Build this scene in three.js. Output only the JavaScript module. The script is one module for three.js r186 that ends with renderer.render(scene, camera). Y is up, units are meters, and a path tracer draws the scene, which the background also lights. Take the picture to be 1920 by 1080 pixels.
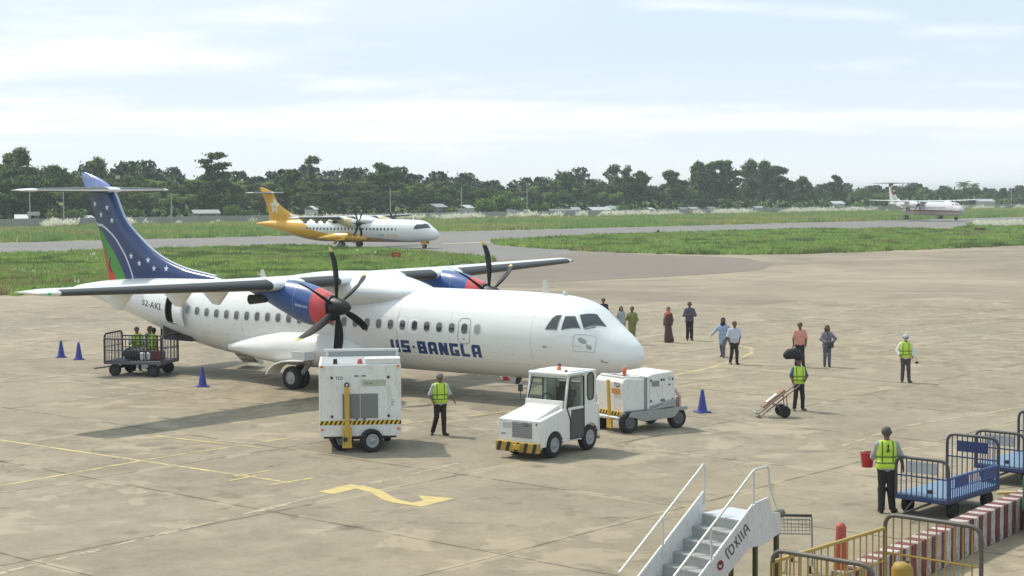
import * as THREE from 'three';
import { RoundedBoxGeometry } from 'three/addons/geometries/RoundedBoxGeometry.js';
import { mergeGeometries } from 'three/addons/utils/BufferGeometryUtils.js';

/* ---------- camera, sky, sun, exposure ---------- */
const scene = new THREE.Scene();
const FOCAL = 3064.1, CAM_H = 6.823, PITCH = 0.05803, ROLL = -0.005;
const camera = new THREE.PerspectiveCamera(2 * Math.atan(540 / FOCAL) * 180 / Math.PI, 16 / 9, 0.5, 6000);
camera.rotation.order = 'YXZ';
camera.position.set(0, CAM_H, 0);
camera.rotation.set(-PITCH, 0, ROLL);
const renderer = new THREE.WebGLRenderer({ antialias: true });
renderer.setSize(1024, 576);
renderer.toneMapping = THREE.LinearToneMapping;
renderer.toneMappingExposure = 1.08;
renderer.shadowMap.enabled = true;

const SUN_DIR = new THREE.Vector3(-0.56, 1, -0.46).normalize();
const sun = new THREE.DirectionalLight(new THREE.Color(1, 0.93, 0.8), 3.3);
sun.position.copy(SUN_DIR).multiplyScalar(300).add(new THREE.Vector3(0, 0, -60));
sun.target.position.set(0, 0, -60);
sun.castShadow = true;
sun.shadow.radius = 3;
sun.shadow.mapSize.set(4096, 4096);
Object.assign(sun.shadow.camera, { left: -80, right: 80, top: 80, bottom: -80, near: 1, far: 700 });
scene.add(sun, sun.target);

/* ---------- random numbers and noise ---------- */
function rng(seed) {
  let s = seed >>> 0;
  return () => { s = (s + 0x6d2b79f5) >>> 0; let t = Math.imul(s ^ (s >>> 15), 1 | s); t = (t + Math.imul(t ^ (t >>> 7), 61 | t)) ^ t; return ((t ^ (t >>> 14)) >>> 0) / 4294967296; };
}
const clamp = (x, a = 0, b = 1) => Math.min(Math.max(x, a), b), lerp = (a, b, t) => a + (b - a) * t;
const sstep = (a, b, x) => { const t = clamp((x - a) / (b - a)); return t * t * (3 - 2 * t); };
function hash2(ix, iy) { let h = Math.imul(ix, 374761393) + Math.imul(iy, 668265263); h = Math.imul(h ^ (h >>> 13), 1274126177); return ((h ^ (h >>> 16)) >>> 0) / 4294967296; }
function vnoise(x, y) {
  const ix = Math.floor(x), iy = Math.floor(y), fx = x - ix, fy = y - iy, u = fx * fx * (3 - 2 * fx), v = fy * fy * (3 - 2 * fy);
  return lerp(lerp(hash2(ix, iy), hash2(ix + 1, iy), u), lerp(hash2(ix, iy + 1), hash2(ix + 1, iy + 1), u), v);
}
function fbm(x, y, o = 4) { let s = 0, a = 0.5, n = 0; for (let i = 0; i < o; i++) { s += a * vnoise(x, y); n += a; x = x * 2.03 + 17.1; y = y * 2.03 + 9.7; a *= 0.55; } return s / n; }

/* ---------- the sky: pale blue with thin white cloud ---------- */
{
  const W = 4096, H = 2048, data = new Float32Array(W * H * 4);
  for (let j = 0; j < H; j++) {
    const el = ((j + 0.5) / H - 0.5) * Math.PI, deg = el * 180 / Math.PI, y = Math.sin(el), e = Math.max(deg, 0);
    for (let i = 0; i < W; i++) {
      const k = (j * W + i) * 4;
      if (deg < -1) { data[k] = 0.5; data[k + 1] = 0.5; data[k + 2] = 0.48; data[k + 3] = 1; continue; }
      const az = ((i + 0.5) / W - 0.5) * 2 * Math.PI, x = Math.cos(az) * Math.cos(el), z = Math.sin(az) * Math.cos(el);
      // clear air: white near the horizon, bluer above
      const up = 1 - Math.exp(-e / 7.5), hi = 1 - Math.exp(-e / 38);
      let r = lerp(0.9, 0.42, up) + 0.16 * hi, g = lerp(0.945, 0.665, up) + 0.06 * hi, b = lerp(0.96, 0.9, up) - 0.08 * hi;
      const c0 = x * SUN_DIR.x + y * SUN_DIR.y + z * SUN_DIR.z, glow = Math.pow(Math.max(c0, 0), 5) * 0.75;  // wide glow round the unseen sun, added to raise the fill light
      // thin cloud sheets laid on a plane high above
      const d = 1 / (y + 0.075), cx = x * d, cz = z * d;
      let n = fbm(cx * 0.55 + 3.1, cz * 0.8 + 7.7, 6), s = fbm(cx * 1.5 + 40.2, cz * 3.4 + 11.3, 5);
      const az2 = az * 180 / Math.PI;                                // softer, lower banks stretched along the horizon
      let bank = fbm(az2 * 0.06 + 5.3 + fbm(az2 * 0.2, e * 0.7, 3) * 1.4, e * 0.42 + 2.1, 6);
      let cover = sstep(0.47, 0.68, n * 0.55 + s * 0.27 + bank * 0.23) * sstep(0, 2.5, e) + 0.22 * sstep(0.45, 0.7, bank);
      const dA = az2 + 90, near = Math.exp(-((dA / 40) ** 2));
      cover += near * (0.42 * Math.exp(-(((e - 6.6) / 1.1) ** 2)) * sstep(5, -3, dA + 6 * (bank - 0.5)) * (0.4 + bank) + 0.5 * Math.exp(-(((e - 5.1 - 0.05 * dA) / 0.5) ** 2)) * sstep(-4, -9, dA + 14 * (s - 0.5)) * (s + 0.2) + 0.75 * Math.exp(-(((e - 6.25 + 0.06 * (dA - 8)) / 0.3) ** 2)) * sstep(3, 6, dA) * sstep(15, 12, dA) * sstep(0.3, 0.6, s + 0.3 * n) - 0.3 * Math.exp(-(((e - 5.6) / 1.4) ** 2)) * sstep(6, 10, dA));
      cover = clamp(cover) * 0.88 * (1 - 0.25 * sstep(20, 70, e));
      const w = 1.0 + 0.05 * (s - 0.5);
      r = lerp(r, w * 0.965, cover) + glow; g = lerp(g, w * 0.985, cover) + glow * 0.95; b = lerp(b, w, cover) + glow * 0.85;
      data[k] = r; data[k + 1] = g; data[k + 2] = b; data[k + 3] = 1;
    }
  }
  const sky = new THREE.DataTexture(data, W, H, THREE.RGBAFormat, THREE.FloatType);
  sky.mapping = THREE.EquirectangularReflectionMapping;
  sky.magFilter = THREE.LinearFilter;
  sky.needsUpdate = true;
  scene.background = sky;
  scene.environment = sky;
}
scene.fog = new THREE.FogExp2(new THREE.Color(0.9, 0.96, 0.98), 0.00027);

/* ---------- helpers ---------- */
const taken = {};
function numbered(name) { const n = taken[name] = (taken[name] ?? -1) + 1; return n ? name + '_' + String(n).padStart(3, '0') : name; }
function tag(o, label, category, group, kind) { if (label) o.userData.label = label; if (category) o.userData.category = category; if (group) o.userData.group = group; if (kind) o.userData.kind = kind; return o; }
function thing(name, label, category, [x, y, z] = [0, 0, 0], turn = 0, group) {
  const o = new THREE.Group(); o.name = numbered(name); scene.add(o);
  o.position.set(x, y, z); o.rotation.y = turn;
  return tag(o, label, category, group);
}
function clean(g) {
  g = g.index ? g.toNonIndexed() : g;
  if (!g.attributes.normal) g.computeVertexNormals();
  for (const k of Object.keys(g.attributes)) if (!['position', 'normal', 'uv'].includes(k)) g.deleteAttribute(k);
  if (!g.attributes.uv) g.setAttribute('uv', new THREE.BufferAttribute(new Float32Array(g.attributes.position.count * 2), 2));
  g.morphAttributes = {};
  return g;
}
const merge = (gs) => gs.length === 1 ? gs[0] : mergeGeometries(gs.map(clean));
function mesh(name, gs, mat, parent) {
  const m = new THREE.Mesh(Array.isArray(gs) ? merge(gs) : gs, mat);
  m.name = parent ? name : numbered(name); m.castShadow = m.receiveShadow = true;
  (parent ?? scene).add(m);
  return m;
}
const struct = (name, gs, mat) => tag(mesh(name, gs, mat), null, null, null, 'structure');
const group = (name, parent, [x, y, z] = [0, 0, 0], turn = 0) => { const g = new THREE.Group(); g.name = name; parent.add(g); g.position.set(x, y, z); g.rotation.y = turn; return g; };
const V = (x, y, z) => new THREE.Vector3(x, y, z);
function place(g, p = [0, 0, 0], r = [0, 0, 0]) { const m = new THREE.Matrix4().makeRotationFromEuler(new THREE.Euler(r[0], r[1], r[2], 'YXZ')); m.setPosition(p[0], p[1], p[2]); return g.applyMatrix4(m); }
const box = (w, h, d, p, r, bevel = 0.012) => place(bevel > 0 && Math.min(w, h, d) > 2.2 * bevel ? new RoundedBoxGeometry(w, h, d, 2, bevel) : new THREE.BoxGeometry(w, h, d), p, r);
const cyl = (r0, r1, h, p, r, n = 16) => place(new THREE.CylinderGeometry(r0, r1, h, n), p, r);
const ball = (r, p, s = [1, 1, 1], n = 14) => place(new THREE.SphereGeometry(r, n, Math.round(n * 0.7)).scale(...s), p);
const lathe = (pts, p, r, n = 24) => place(new THREE.LatheGeometry(pts.map(([a, b]) => new THREE.Vector2(a, b)), n), p, r);
/* a tube swept along a polyline, with caps */
function tube(pts, r, n = 8) {
  const P = pts.map((p) => V(...p)), rings = [], pos = [], idx = [];
  let nrm = null;
  for (let i = 0; i < P.length; i++) {
    const t = P[Math.min(i + 1, P.length - 1)].clone().sub(P[Math.max(i - 1, 0)]).normalize();
    if (!nrm) { nrm = Math.abs(t.y) < 0.9 ? V(0, 1, 0) : V(1, 0, 0); }
    nrm = nrm.clone().sub(t.clone().multiplyScalar(nrm.dot(t))).normalize();
    const b = t.clone().cross(nrm), rr = Array.isArray(r) ? r[i] : r;
    for (let k = 0; k < n; k++) { const a = k / n * 2 * Math.PI, q = P[i].clone().addScaledVector(nrm, Math.cos(a) * rr).addScaledVector(b, Math.sin(a) * rr); pos.push(q.x, q.y, q.z); }
  }
  for (let i = 0; i < P.length - 1; i++) for (let k = 0; k < n; k++) { const a = i * n + k, b = i * n + (k + 1) % n; idx.push(a, a + n, b, b, a + n, b + n); }
  for (const [i, f] of [[0, 1], [P.length - 1, -1]]) { const c = pos.length / 3; pos.push(P[i].x, P[i].y, P[i].z); for (let k = 0; k < n; k++) { const a = i * n + k, b = i * n + (k + 1) % n; f > 0 ? idx.push(c, a, b) : idx.push(c, b, a); } }
  const g = new THREE.BufferGeometry();
  g.setAttribute('position', new THREE.Float32BufferAttribute(pos, 3)); g.setIndex(idx); g.computeVertexNormals();
  return g;
}
function rounded(pts, rad, closed = false) {
  const out = [], n = pts.length;
  for (let i = 0; i < n; i++) {
    if (!closed && (i === 0 || i === n - 1)) { out.push(pts[i]); continue; }
    const p = V(...pts[i]), a = V(...pts[(i + n - 1) % n]), b = V(...pts[(i + 1) % n]), da = a.sub(p), db = b.sub(p), r = Math.min(rad, da.length() / 2, db.length() / 2);
    da.setLength(r); db.setLength(r);
    for (let k = 0; k <= 4; k++) { const t = k / 4, q = p.clone().addScaledVector(da, (1 - t) * (1 - t)).addScaledVector(db, t * t); out.push(q.toArray()); }
  }
  if (closed) out.push(out[0]);
  return out;
}
/* a surface from a function of (u, v) */
function grid(nu, nv, fn, uv, wrap, skip) {
  const pos = [], uvs = [], idx = [];
  for (let i = 0; i <= nu; i++) for (let j = 0; j <= nv; j++) { const p = fn(i / nu, j / nv, i, j); pos.push(...p); uvs.push(...(uv ? uv(i / nu, j / nv, p) : [i / nu, j / nv])); }
  for (let i = 0; i < nu; i++) for (let j = 0; j < nv; j++) {
    if (skip && skip(i, j)) continue;
    const a = i * (nv + 1) + j, b = a + nv + 1; idx.push(a, a + 1, b, b, a + 1, b + 1);
  }
  const g = new THREE.BufferGeometry();
  g.setAttribute('position', new THREE.Float32BufferAttribute(pos, 3)); g.setAttribute('uv', new THREE.Float32BufferAttribute(uvs, 2)); g.setIndex(idx); g.computeVertexNormals();
  if (wrap) { const n = g.attributes.normal, q = V(), w = V(); for (let i = 0; i <= nu; i++) { const a = i * (nv + 1), b = a + nv; q.fromBufferAttribute(n, a).add(w.fromBufferAttribute(n, b)).normalize(); n.setXYZ(a, q.x, q.y, q.z); n.setXYZ(b, q.x, q.y, q.z); } }
  return g;
}
function flat(pts, y, uvScale = 1) {              // a level polygon of ground points [x, z]
  const s = new THREE.Shape(pts.map(([x, z]) => new THREE.Vector2(x, -z))), g = new THREE.ShapeGeometry(s).rotateX(-Math.PI / 2).translate(0, y, 0), p = g.attributes.position, uv = g.attributes.uv;
  for (let i = 0; i < p.count; i++) uv.setXY(i, p.getX(i) * uvScale, p.getZ(i) * uvScale);
  return g;
}
function extrude(pts, depth, bevel = 0.01) {       // outline in x, y pushed along z, centred
  const g = new THREE.ExtrudeGeometry(new THREE.Shape(pts.map(([x, y]) => new THREE.Vector2(x, y))), { depth: depth - 2 * bevel, bevelEnabled: bevel > 0, bevelThickness: bevel, bevelSize: bevel, bevelOffset: -bevel, bevelSegments: 2, curveSegments: 8 });
  return g.translate(0, 0, -depth / 2 + bevel);
}
const S = THREE.DoubleSide;
const std = (c, roughness = 0.6, metalness = 0, more = {}) => new THREE.MeshStandardMaterial({ color: Array.isArray(c) ? new THREE.Color().setRGB(...c) : new THREE.Color(c), roughness, metalness, side: S, ...more });
const phys = (c, more = {}) => new THREE.MeshPhysicalMaterial({ color: Array.isArray(c) ? new THREE.Color().setRGB(...c) : new THREE.Color(c), side: S, ...more });
function canvasTex(w, h, draw, opts = {}) {
  const c = document.createElement('canvas'); c.width = w; c.height = h;
  draw(c.getContext('2d'), w, h);
  const t = new THREE.CanvasTexture(c); t.colorSpace = THREE.SRGBColorSpace; t.magFilter = THREE.LinearFilter; t.anisotropy = 8;
  Object.assign(t, opts);
  return t;
}
function dataTex(w, h, fn, srgb = true, repeat = true) {      // fn(x, y) -> linear colour 0..1
  const d = new Uint8Array(w * h * 4), enc = (x) => Math.round(255 * clamp(srgb ? (x <= 0.0031308 ? 12.92 * x : 1.055 * Math.pow(x, 1 / 2.4) - 0.055) : x));
  for (let j = 0; j < h; j++) for (let i = 0; i < w; i++) { const c = fn(i, j), k = (j * w + i) * 4; d[k] = enc(c[0]); d[k + 1] = enc(c[1]); d[k + 2] = enc(c[2]); d[k + 3] = 255; }
  const t = new THREE.DataTexture(d, w, h, THREE.RGBAFormat);
  t.magFilter = THREE.LinearFilter; t.minFilter = THREE.LinearMipmapLinearFilter; t.generateMipmaps = true; t.anisotropy = 8;
  if (srgb) t.colorSpace = THREE.SRGBColorSpace;
  if (repeat) t.wrapS = t.wrapT = THREE.RepeatWrapping;
  t.needsUpdate = true;
  return t;
}
/* a thin sheet of print on a flat face: canvas with a clear ground */
function print(w, h, draw, pw, ph) {
  const t = canvasTex(pw, ph, draw);
  return new THREE.MeshStandardMaterial({ map: t, transparent: true, alphaTest: 0.4, roughness: 0.6, side: S });
}
function sheet(w, h, p, r) { return place(new THREE.PlaneGeometry(w, h), p, r); }

/* ---------- shared materials ---------- */
const grime = dataTex(256, 256, (i, j) => { const a = fbm(i / 40, j / 40, 4), b = fbm(i / 7 + 7, j / 34, 4), c = fbm(i / 3 + 70, j / 3, 3), s = 0.92 + 0.1 * a - 0.16 * sstep(0.56, 0.78, b) - 0.16 * sstep(0.68, 0.8, c); return [s, s * 0.985, s * 0.955]; });
const M = {
  white: std([0.74, 0.74, 0.72], 0.42, 0, { map: grime }),
  whiteMetal: std([0.7, 0.7, 0.68], 0.45, 0.1),
  grey: std([0.3, 0.31, 0.31], 0.55, 0.1, { map: grime }),
  panelGrey: std([0.33, 0.34, 0.34], 0.5, 0.1),
  dark: std([0.035, 0.035, 0.036], 0.6),
  black: std([0.016, 0.016, 0.017], 0.5),
  rubber: std([0.022, 0.021, 0.021], 0.85),
  rim: std([0.34, 0.35, 0.36], 0.5, 0.3),
  yellow: std([0.56, 0.36, 0.05], 0.5, 0, { map: grime }),
  paintYellow: std([0.62, 0.42, 0.06], 0.5),
  steel: std([0.42, 0.42, 0.42], 0.4, 0.7),
  glass: phys([0.03, 0.035, 0.04], { roughness: 0.06, metalness: 0, clearcoat: 1, clearcoatRoughness: 0.03 }),
  clear: phys([0.75, 0.84, 0.82], { roughness: 0.02, transmission: 1, thickness: 0, ior: 1.5 }),
  red: std([0.5, 0.03, 0.03], 0.4),
  orange: phys([0.75, 0.14, 0.03], { roughness: 0.25, clearcoat: 0.6 }),
};
/* a road wheel standing in its own group: tyre and rim, axle along z */
function wheel(parent, x, y, z, r, w, side = 1, mats = [M.rubber, M.rim]) {
  const g = group('wheel', parent, [x, y, z]), q = r * 0.6;
  mesh('tyre', [lathe([[q, -w / 2], [r * 0.9, -w / 2], [r * 0.985, -w * 0.36], [r, -w * 0.18], [r, w * 0.18], [r * 0.985, w * 0.36], [r * 0.9, w / 2], [q, w / 2], [q, -w / 2]], [0, 0, 0], [Math.PI / 2, 0, 0], 28)], mats[0], g);
  const d = side * w / 2;
  mesh('rim', [lathe([[0, 0.1 * w], [q * 0.25, 0.1 * w], [q * 0.3, 0], [q * 0.72, -0.06 * w], [q * 0.8, 0.05 * w], [q, 0.06 * w], [q, -0.2 * w], [0, -0.2 * w]], [0, 0, d * 0.86], [side > 0 ? Math.PI / 2 : -Math.PI / 2, 0, 0], 24),
    ...[0, 1, 2, 3, 4].map((k) => cyl(0.014, 0.014, 0.03, [Math.cos(k * 1.2566) * q * 0.5, Math.sin(k * 1.2566) * q * 0.5, d * 0.86 + side * 0.01], [Math.PI / 2, 0, 0], 6))], mats[1], g);
  return g;
}
/* where a bearing of the camera meets a distance (used once to lay out the far background) */
const bearing = (u, d) => [(u - 960) / FOCAL * d, -d];
const horizonAt = (u) => 362 - 0.005 * (u - 960);
const heightAt = (u, v, d) => CAM_H + (horizonAt(u) - v) * d / FOCAL;
const wallDepth = (u) => 435.9 / (1 - 0.878 * (u - 960) / FOCAL);
/* ================= the setting ================= */
/* open ground out to the horizon */
{
  const soil = dataTex(512, 512, (i, j) => { const P = 512, f = (s, o, q) => { const u = i / P, v = j / P, a = fbm(u * s + o, v * s + o, q), b = fbm((u - 1) * s + o, v * s + o, q), c = fbm(u * s + o, (v - 1) * s + o, q), d = fbm((u - 1) * s + o, (v - 1) * s + o, q); return lerp(lerp(a, b, u), lerp(c, d, u), v); }; const n = f(6, 3, 5), m = f(24, 19, 3); return [0.085 + 0.05 * n + 0.02 * m, 0.125 + 0.05 * m, 0.04 + 0.02 * n]; });
  soil.repeat.set(1 / 40, 1 / 40);
  struct('ground', [flat([[-2500, 400], [2500, 400], [2500, -4500], [-2500, -4500]], -0.06)], std([1, 1, 1], 1, 0, { map: soil }));
}
/* the apron: cast slabs with joints between them, as far as they can be told apart */
const E1 = [0.652, -0.758], E2 = [-0.758, -0.652], A0 = [-0.2, -30.55], S1 = 6.0, S2 = 6.55;
const NX0 = -40, NX1 = 40, NZ0 = -118, NZ1 = -14;
const concrete = (function () {
  const W = 2048, H = 2048, r = rng(5);
  const spots = []; for (let i = 0; i < 170; i++) spots.push([NX0 + r() * 80, NZ0 + Math.pow(r(), 0.7) * 104, 0.06 + r() * r() * 0.5, r()]);
  const base = new Float32Array(W * H);
  // cell grid so that spots are cheap to look up
  const cells = new Map(); for (const s of spots) { const k = Math.floor(s[0] / 4) + ',' + Math.floor(s[1] / 4); for (let a = -1; a <= 1; a++) for (let b = -1; b <= 1; b++) { const q = (Math.floor(s[0] / 4) + a) + ',' + (Math.floor(s[1] / 4) + b); (cells.get(q) ?? cells.set(q, []).get(q)).push(s); } }
  return dataTex(W, H, (i, j) => {
    const x = NX0 + (i + 0.5) / W * (NX1 - NX0), z = NZ0 + (j + 0.5) / H * (NZ1 - NZ0);
    const big = fbm(x / 11 + 5, z / 11 + 2, 4), wx = x + 2.2 * (fbm(x / 3, z / 3, 3) - 0.5), wz = z + 2.2 * (fbm(x / 3 + 31, z / 3 + 8, 3) - 0.5);
    const mid = fbm(wx / 2.1 + 50, wz / 2.1, 5), small = fbm(x / 0.32 + 9, z / 0.32 + 70, 3), grain = hash2(i, j);
    const f2 = fbm(x / 0.75 + 31, z / 0.75 + 12, 5), f3 = fbm(x / 0.17 + 3, z / 0.17 + 8, 2);
    let v = 0.312 + 0.06 * (big - 0.5) + 0.09 * (mid - 0.5) + 0.12 * (f2 - 0.5) + 0.05 * (f3 - 0.5) + 0.04 * (small - 0.5) + 0.035 * (grain - 0.5);
    const wet = sstep(0.54, 0.6, fbm(wx / 3.4 + 90, wz / 3.4 + 13, 6));             // darker weathered patches
    v *= 1 - 0.06 * wet;
    const chalk = sstep(0.6, 0.66, fbm(wx / 0.9 + 17, wz / 0.9 + 44, 6)) * sstep(0.4, 0.56, fbm(x / 6 + 70, z / 6 + 3, 4)); // pale scaled cement
    v = lerp(v, 0.43, chalk * 0.62);
    const dirt = sstep(0.62, 0.7, fbm(x / 0.42 + 7, z / 0.42 + 99, 4)) * sstep(0.45, 0.6, fbm(x / 5 + 7, z / 5 + 4, 3));
    v *= 1 - 0.2 * dirt;
    // coordinates along the slabs, for worn joints
    const dx = x - A0[0], dz = z - A0[1], a = (dx * E1[0] + dz * E1[1]) / S1, b = (dx * E2[0] + dz * E2[1]) / S2, ja = Math.abs(a - Math.round(a)) * S1, jb = Math.abs(b - Math.round(b)) * S2, jd = Math.min(ja, jb);
    const worn = fbm(x / 0.8 + 3, z / 0.8 + 6, 5);
    v = lerp(v, 0.44, sstep(0.24, 0.05, jd) * sstep(0.54, 0.62, worn) * 0.85);       // chipped pale edges along some joints
    v = lerp(v, 0.14, sstep(0.11, 0.03, jd) * sstep(0.52, 0.42, worn) * 0.5);       // tar that has spread along others
    const tyre = Math.abs(((x * 0.6 + z * 0.8) + 1.5 * Math.sin(z / 17)) % 7.5 - 3.2); // rubber from turning wheels
    if (tyre < 0.16) v *= 1 - 0.16 * sstep(0.45, 0.65, fbm(x / 4 + 2, z / 4 + 55, 4));
    let tint = big * 0.5 + fbm(x / 5 + 12, z / 5 + 60, 3) * 0.5;
    for (const s of cells.get(Math.floor(x / 4) + ',' + Math.floor(z / 4)) ?? []) {  // old oil spots
      const d = Math.hypot(x - s[0], z - s[1]) / (s[2] * (0.7 + 0.6 * vnoise(x * 9, z * 9)));
      if (d < 1) v *= 1 - (0.22 + 0.4 * s[3]) * (1 - d * d);
    }
    const crack = Math.abs(fbm(x / 6.5 + 1.7, z / 6.5 + 8.8, 5) - 0.5);
    if (crack < 0.004 && vnoise(x / 7 + 5, z / 7 + 1) > 0.58) v *= 0.76;
    return [v * (0.815 + 0.05 * (tint - 0.5)), v * (0.672 - 0.02 * (tint - 0.5)), v * (0.455 - 0.1 * (tint - 0.5))];
  }, true, false);
})();
const slabMat = std([1, 1, 1], 0.86, 0, { map: concrete, vertexColors: true });
{
  const apron = new THREE.Group(); apron.name = 'apron'; scene.add(apron); tag(apron, null, null, null, 'structure');
  mesh('joint_filler', [flat([[-37, -10], [37, -10], [37, -97], [-37, -97]], -0.014)], std([0.09, 0.085, 0.075], 0.9), apron);
  const r = rng(11);
  for (let i = -14; i <= 26; i++) for (let j = -14; j <= 20; j++) {
    const cx = A0[0] + E1[0] * (i + 0.5) * S1 + E2[0] * (j + 0.5) * S2, cz = A0[1] + E1[1] * (i + 0.5) * S1 + E2[1] * (j + 0.5) * S2;
    const tone = 0.955 + 0.09 * r();
    if (cx < -0.36 * -cz - 9 || cx > 0.36 * -cz + 9 || cz > -15 || cz < -101 || Math.abs(cx) > 36) continue;
    const g = new THREE.BoxGeometry(S1 - 0.026, 0.05, S2 - 0.026), n = g.attributes.position.count, c = new Float32Array(n * 3).fill(tone);
    place(g, [cx, -0.025, cz], [0, Math.atan2(-E1[1], E1[0]), 0]);
    const p = g.attributes.position, uv = g.attributes.uv;
    for (let k = 0; k < n; k++) uv.setXY(k, (p.getX(k) - NX0) / (NX1 - NX0), (p.getZ(k) - NZ0) / (NZ1 - NZ0));
    g.setAttribute('color', new THREE.BufferAttribute(c, 3));
    mesh('slab', g, slabMat, apron);
  }
}
/* the rest of the paving, too far to tell its slabs apart */
{
  const FX0 = -150, FX1 = 150, FZ0 = -300, FZ1 = -60;
  const far = dataTex(2048, 1024, (i, j) => {
    const x = FX0 + (i + 0.5) / 2048 * 300, z = FZ0 + (j + 0.5) / 1024 * 240, big = fbm(x / 16 + 5, z / 26 + 2, 5), mid = fbm(x / 4.1 + 50, z / 4.1, 5), s = fbm(x / 0.9, z / 0.9, 2);
    let v = 0.325 + 0.14 * (big - 0.5) + 0.15 * (mid - 0.5) + 0.05 * (s - 0.5);
    v *= 1 - 0.18 * sstep(0.56, 0.66, fbm(x / 15 + 30, z / 9 + 4, 4));
    v = lerp(v, 0.44, 0.55 * sstep(0.6, 0.7, fbm(x / 9 + 60, z / 5 + 14, 5)));
    const dx = x - A0[0], dz = z - A0[1], a = (dx * E1[0] + dz * E1[1]) / S1, b = (dx * E2[0] + dz * E2[1]) / S2, jd = Math.min(Math.abs(a - Math.round(a)) * S1, Math.abs(b - Math.round(b)) * S2);
    if (jd < 0.14) v *= 0.84 + 0.3 * vnoise(x / 3, z / 3);
    return [v * 0.8, v * 0.65, v * 0.45];
  }, true, false);
  const g = flat([[-150, -88], [-38.6, -110], [-19.4, -129.3], [-10, -146], [-1, -163], [2, -180], [2, -236], [60, -286], [90, -300], [150, -300], [150, -60], [40, -60], [40, -96], [-40, -96], [-40, -60], [-150, -60]], -0.018);
  const p = g.attributes.position; for (let k = 0; k < p.count; k++) g.attributes.uv.setXY(k, (p.getX(k) - FX0) / 300, (p.getZ(k) - FZ0) / 240);
  struct('apron_far', [g], std([1, 1, 1], 0.88, 0, { map: far }));
  // the service road beside the barrier, near the terminal
}
/* runway and the link to the apron */
const asphalt = dataTex(1024, 1024, (i, j) => { const u = i / 1024, v = j / 1024, f = (sx, sy, o, q) => { const A = (a, b) => fbm(a * sx + o, b * sy + o, q); return lerp(lerp(A(u, v), A(u - 1, v), u), lerp(A(u, v - 1), A(u - 1, v - 1), u), v); }; const n = 0.205 + 0.07 * (f(8, 8, 2, 5) - 0.5) + 0.05 * (f(40, 40, 9, 3) - 0.5); return [n * 1.01, n * 0.985, n * 0.95]; });
asphalt.repeat.set(1 / 60, 1 / 60);
const tarmac = std([0.86, 0.82, 0.78], 0.9, 0, { map: asphalt }), tarmacOld = std([0.88, 0.74, 0.6], 0.9, 0, { map: asphalt });
struct('runway', [flat([[-300, -33], [-58, -184.5], [-28.2, -211.8], [-1.5, -231], [21.5, -256], [53, -284], [68, -300], [300, -508], [300, -575], [114, -407.6], [29.7, -329], [-74.3, -237.4], [-300, -33.5]], -0.012)], tarmac);
struct('taxiway', [flat([[-29, -212.5], [-10.5, -187.5], [-2.4, -165.5], [4, -176], [8.6, -191], [0, -214], [-1.6, -231.5], [-12, -240]], -0.008)], tarmac);
struct('taxiway_patch', [flat([[-2.4, -165.5], [-9, -149], [-19, -130], [-6, -122.5], [1.6, -124.5], [9.3, -130], [17.4, -136.9], [22.1, -144], [24.8, -154.5], [24.2, -168], [20.5, -174.7], [16.3, -178.3], [8.8, -192.3], [4, -176]], -0.005)], tarmacOld);
struct('runway_edge_line', [flat([[-9.6, -222.6], [-2.4, -230.6], [-1.7, -229.9], [-9.1, -221.6]], -0.002)], std([0.56, 0.52, 0.36], 0.8));
struct('turning_pad', [flat([[46, -266], [62, -287], [75, -304.5], [97, -327], [130, -320], [130, -262], [90, -258]], -0.006)], std([1.1, 0.95, 0.75], 0.9, 0, { map: asphalt }));

/* grass */
const lawn = dataTex(1024, 1024, (i, j) => { const u = i / 1024, v = j / 1024, f = (sx, o, q) => { const A = (a, b) => fbm(a * sx + o, b * sx + o, q); return lerp(lerp(A(u, v), A(u - 1, v), u), lerp(A(u, v - 1), A(u - 1, v - 1), u), v); }; const n = f(10, 2, 5), m = f(60, 9, 3); return [0.085 + 0.06 * n + 0.03 * m, 0.16 + 0.065 * n + 0.045 * m, 0.035 + 0.02 * n]; });
lawn.repeat.set(1 / 30, 1 / 30);
const turf = std([1, 1, 1], 1, 0, { map: lawn });
const ISL1 = [[-130, -120], [-58, -185], [-50, -192], [-28.3, -211.2], [-11.6, -187], [-2.8, -165.4], [-10, -147], [-19.4, -129.5], [-27, -119], [-38.6, -109], [-130, -60]];
const ISL2 = [[-1.4, -230], [11.7, -250.5], [21.5, -263], [39, -277], [53, -289], [67.7, -288], [84, -266], [110, -240], [120, -222], [64.5, -205.5], [38.7, -185], [31, -180], [25.7, -178.7], [17.2, -181.4], [8.8, -192.5], [0, -213.5]];
const ISL3 = [[79, -289], [88, -310], [94, -332], [120, -350], [180, -320], [150, -270], [95, -281]];
const VERGE = [[-300, -30], [-74.3, -236.6], [29.7, -328], [114, -406.5], [300, -574], [300, -700], [190, -606], [71, -500], [-8, -432], [-107, -345], [-330, -145]];
const inside = (pts, x, z) => { let c = false; for (let i = 0, j = pts.length - 1; i < pts.length; j = i++) { const [xi, zi] = pts[i], [xj, zj] = pts[j]; if ((zi > z) !== (zj > z) && x < (xj - xi) * (z - zi) / (zj - zi) + xi) c = !c; } return c; };
struct('grass_island', [flat(ISL1, 0.03)], turf);
struct('grass_island', [flat(ISL2, 0.03)], turf);
struct('grass_island', [flat(ISL3, 0.03)], turf);
struct('grass_verge', [flat(VERGE, 0.0)], std([1.5, 1.05, 1.0], 1, 0, { map: lawn }));
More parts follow.
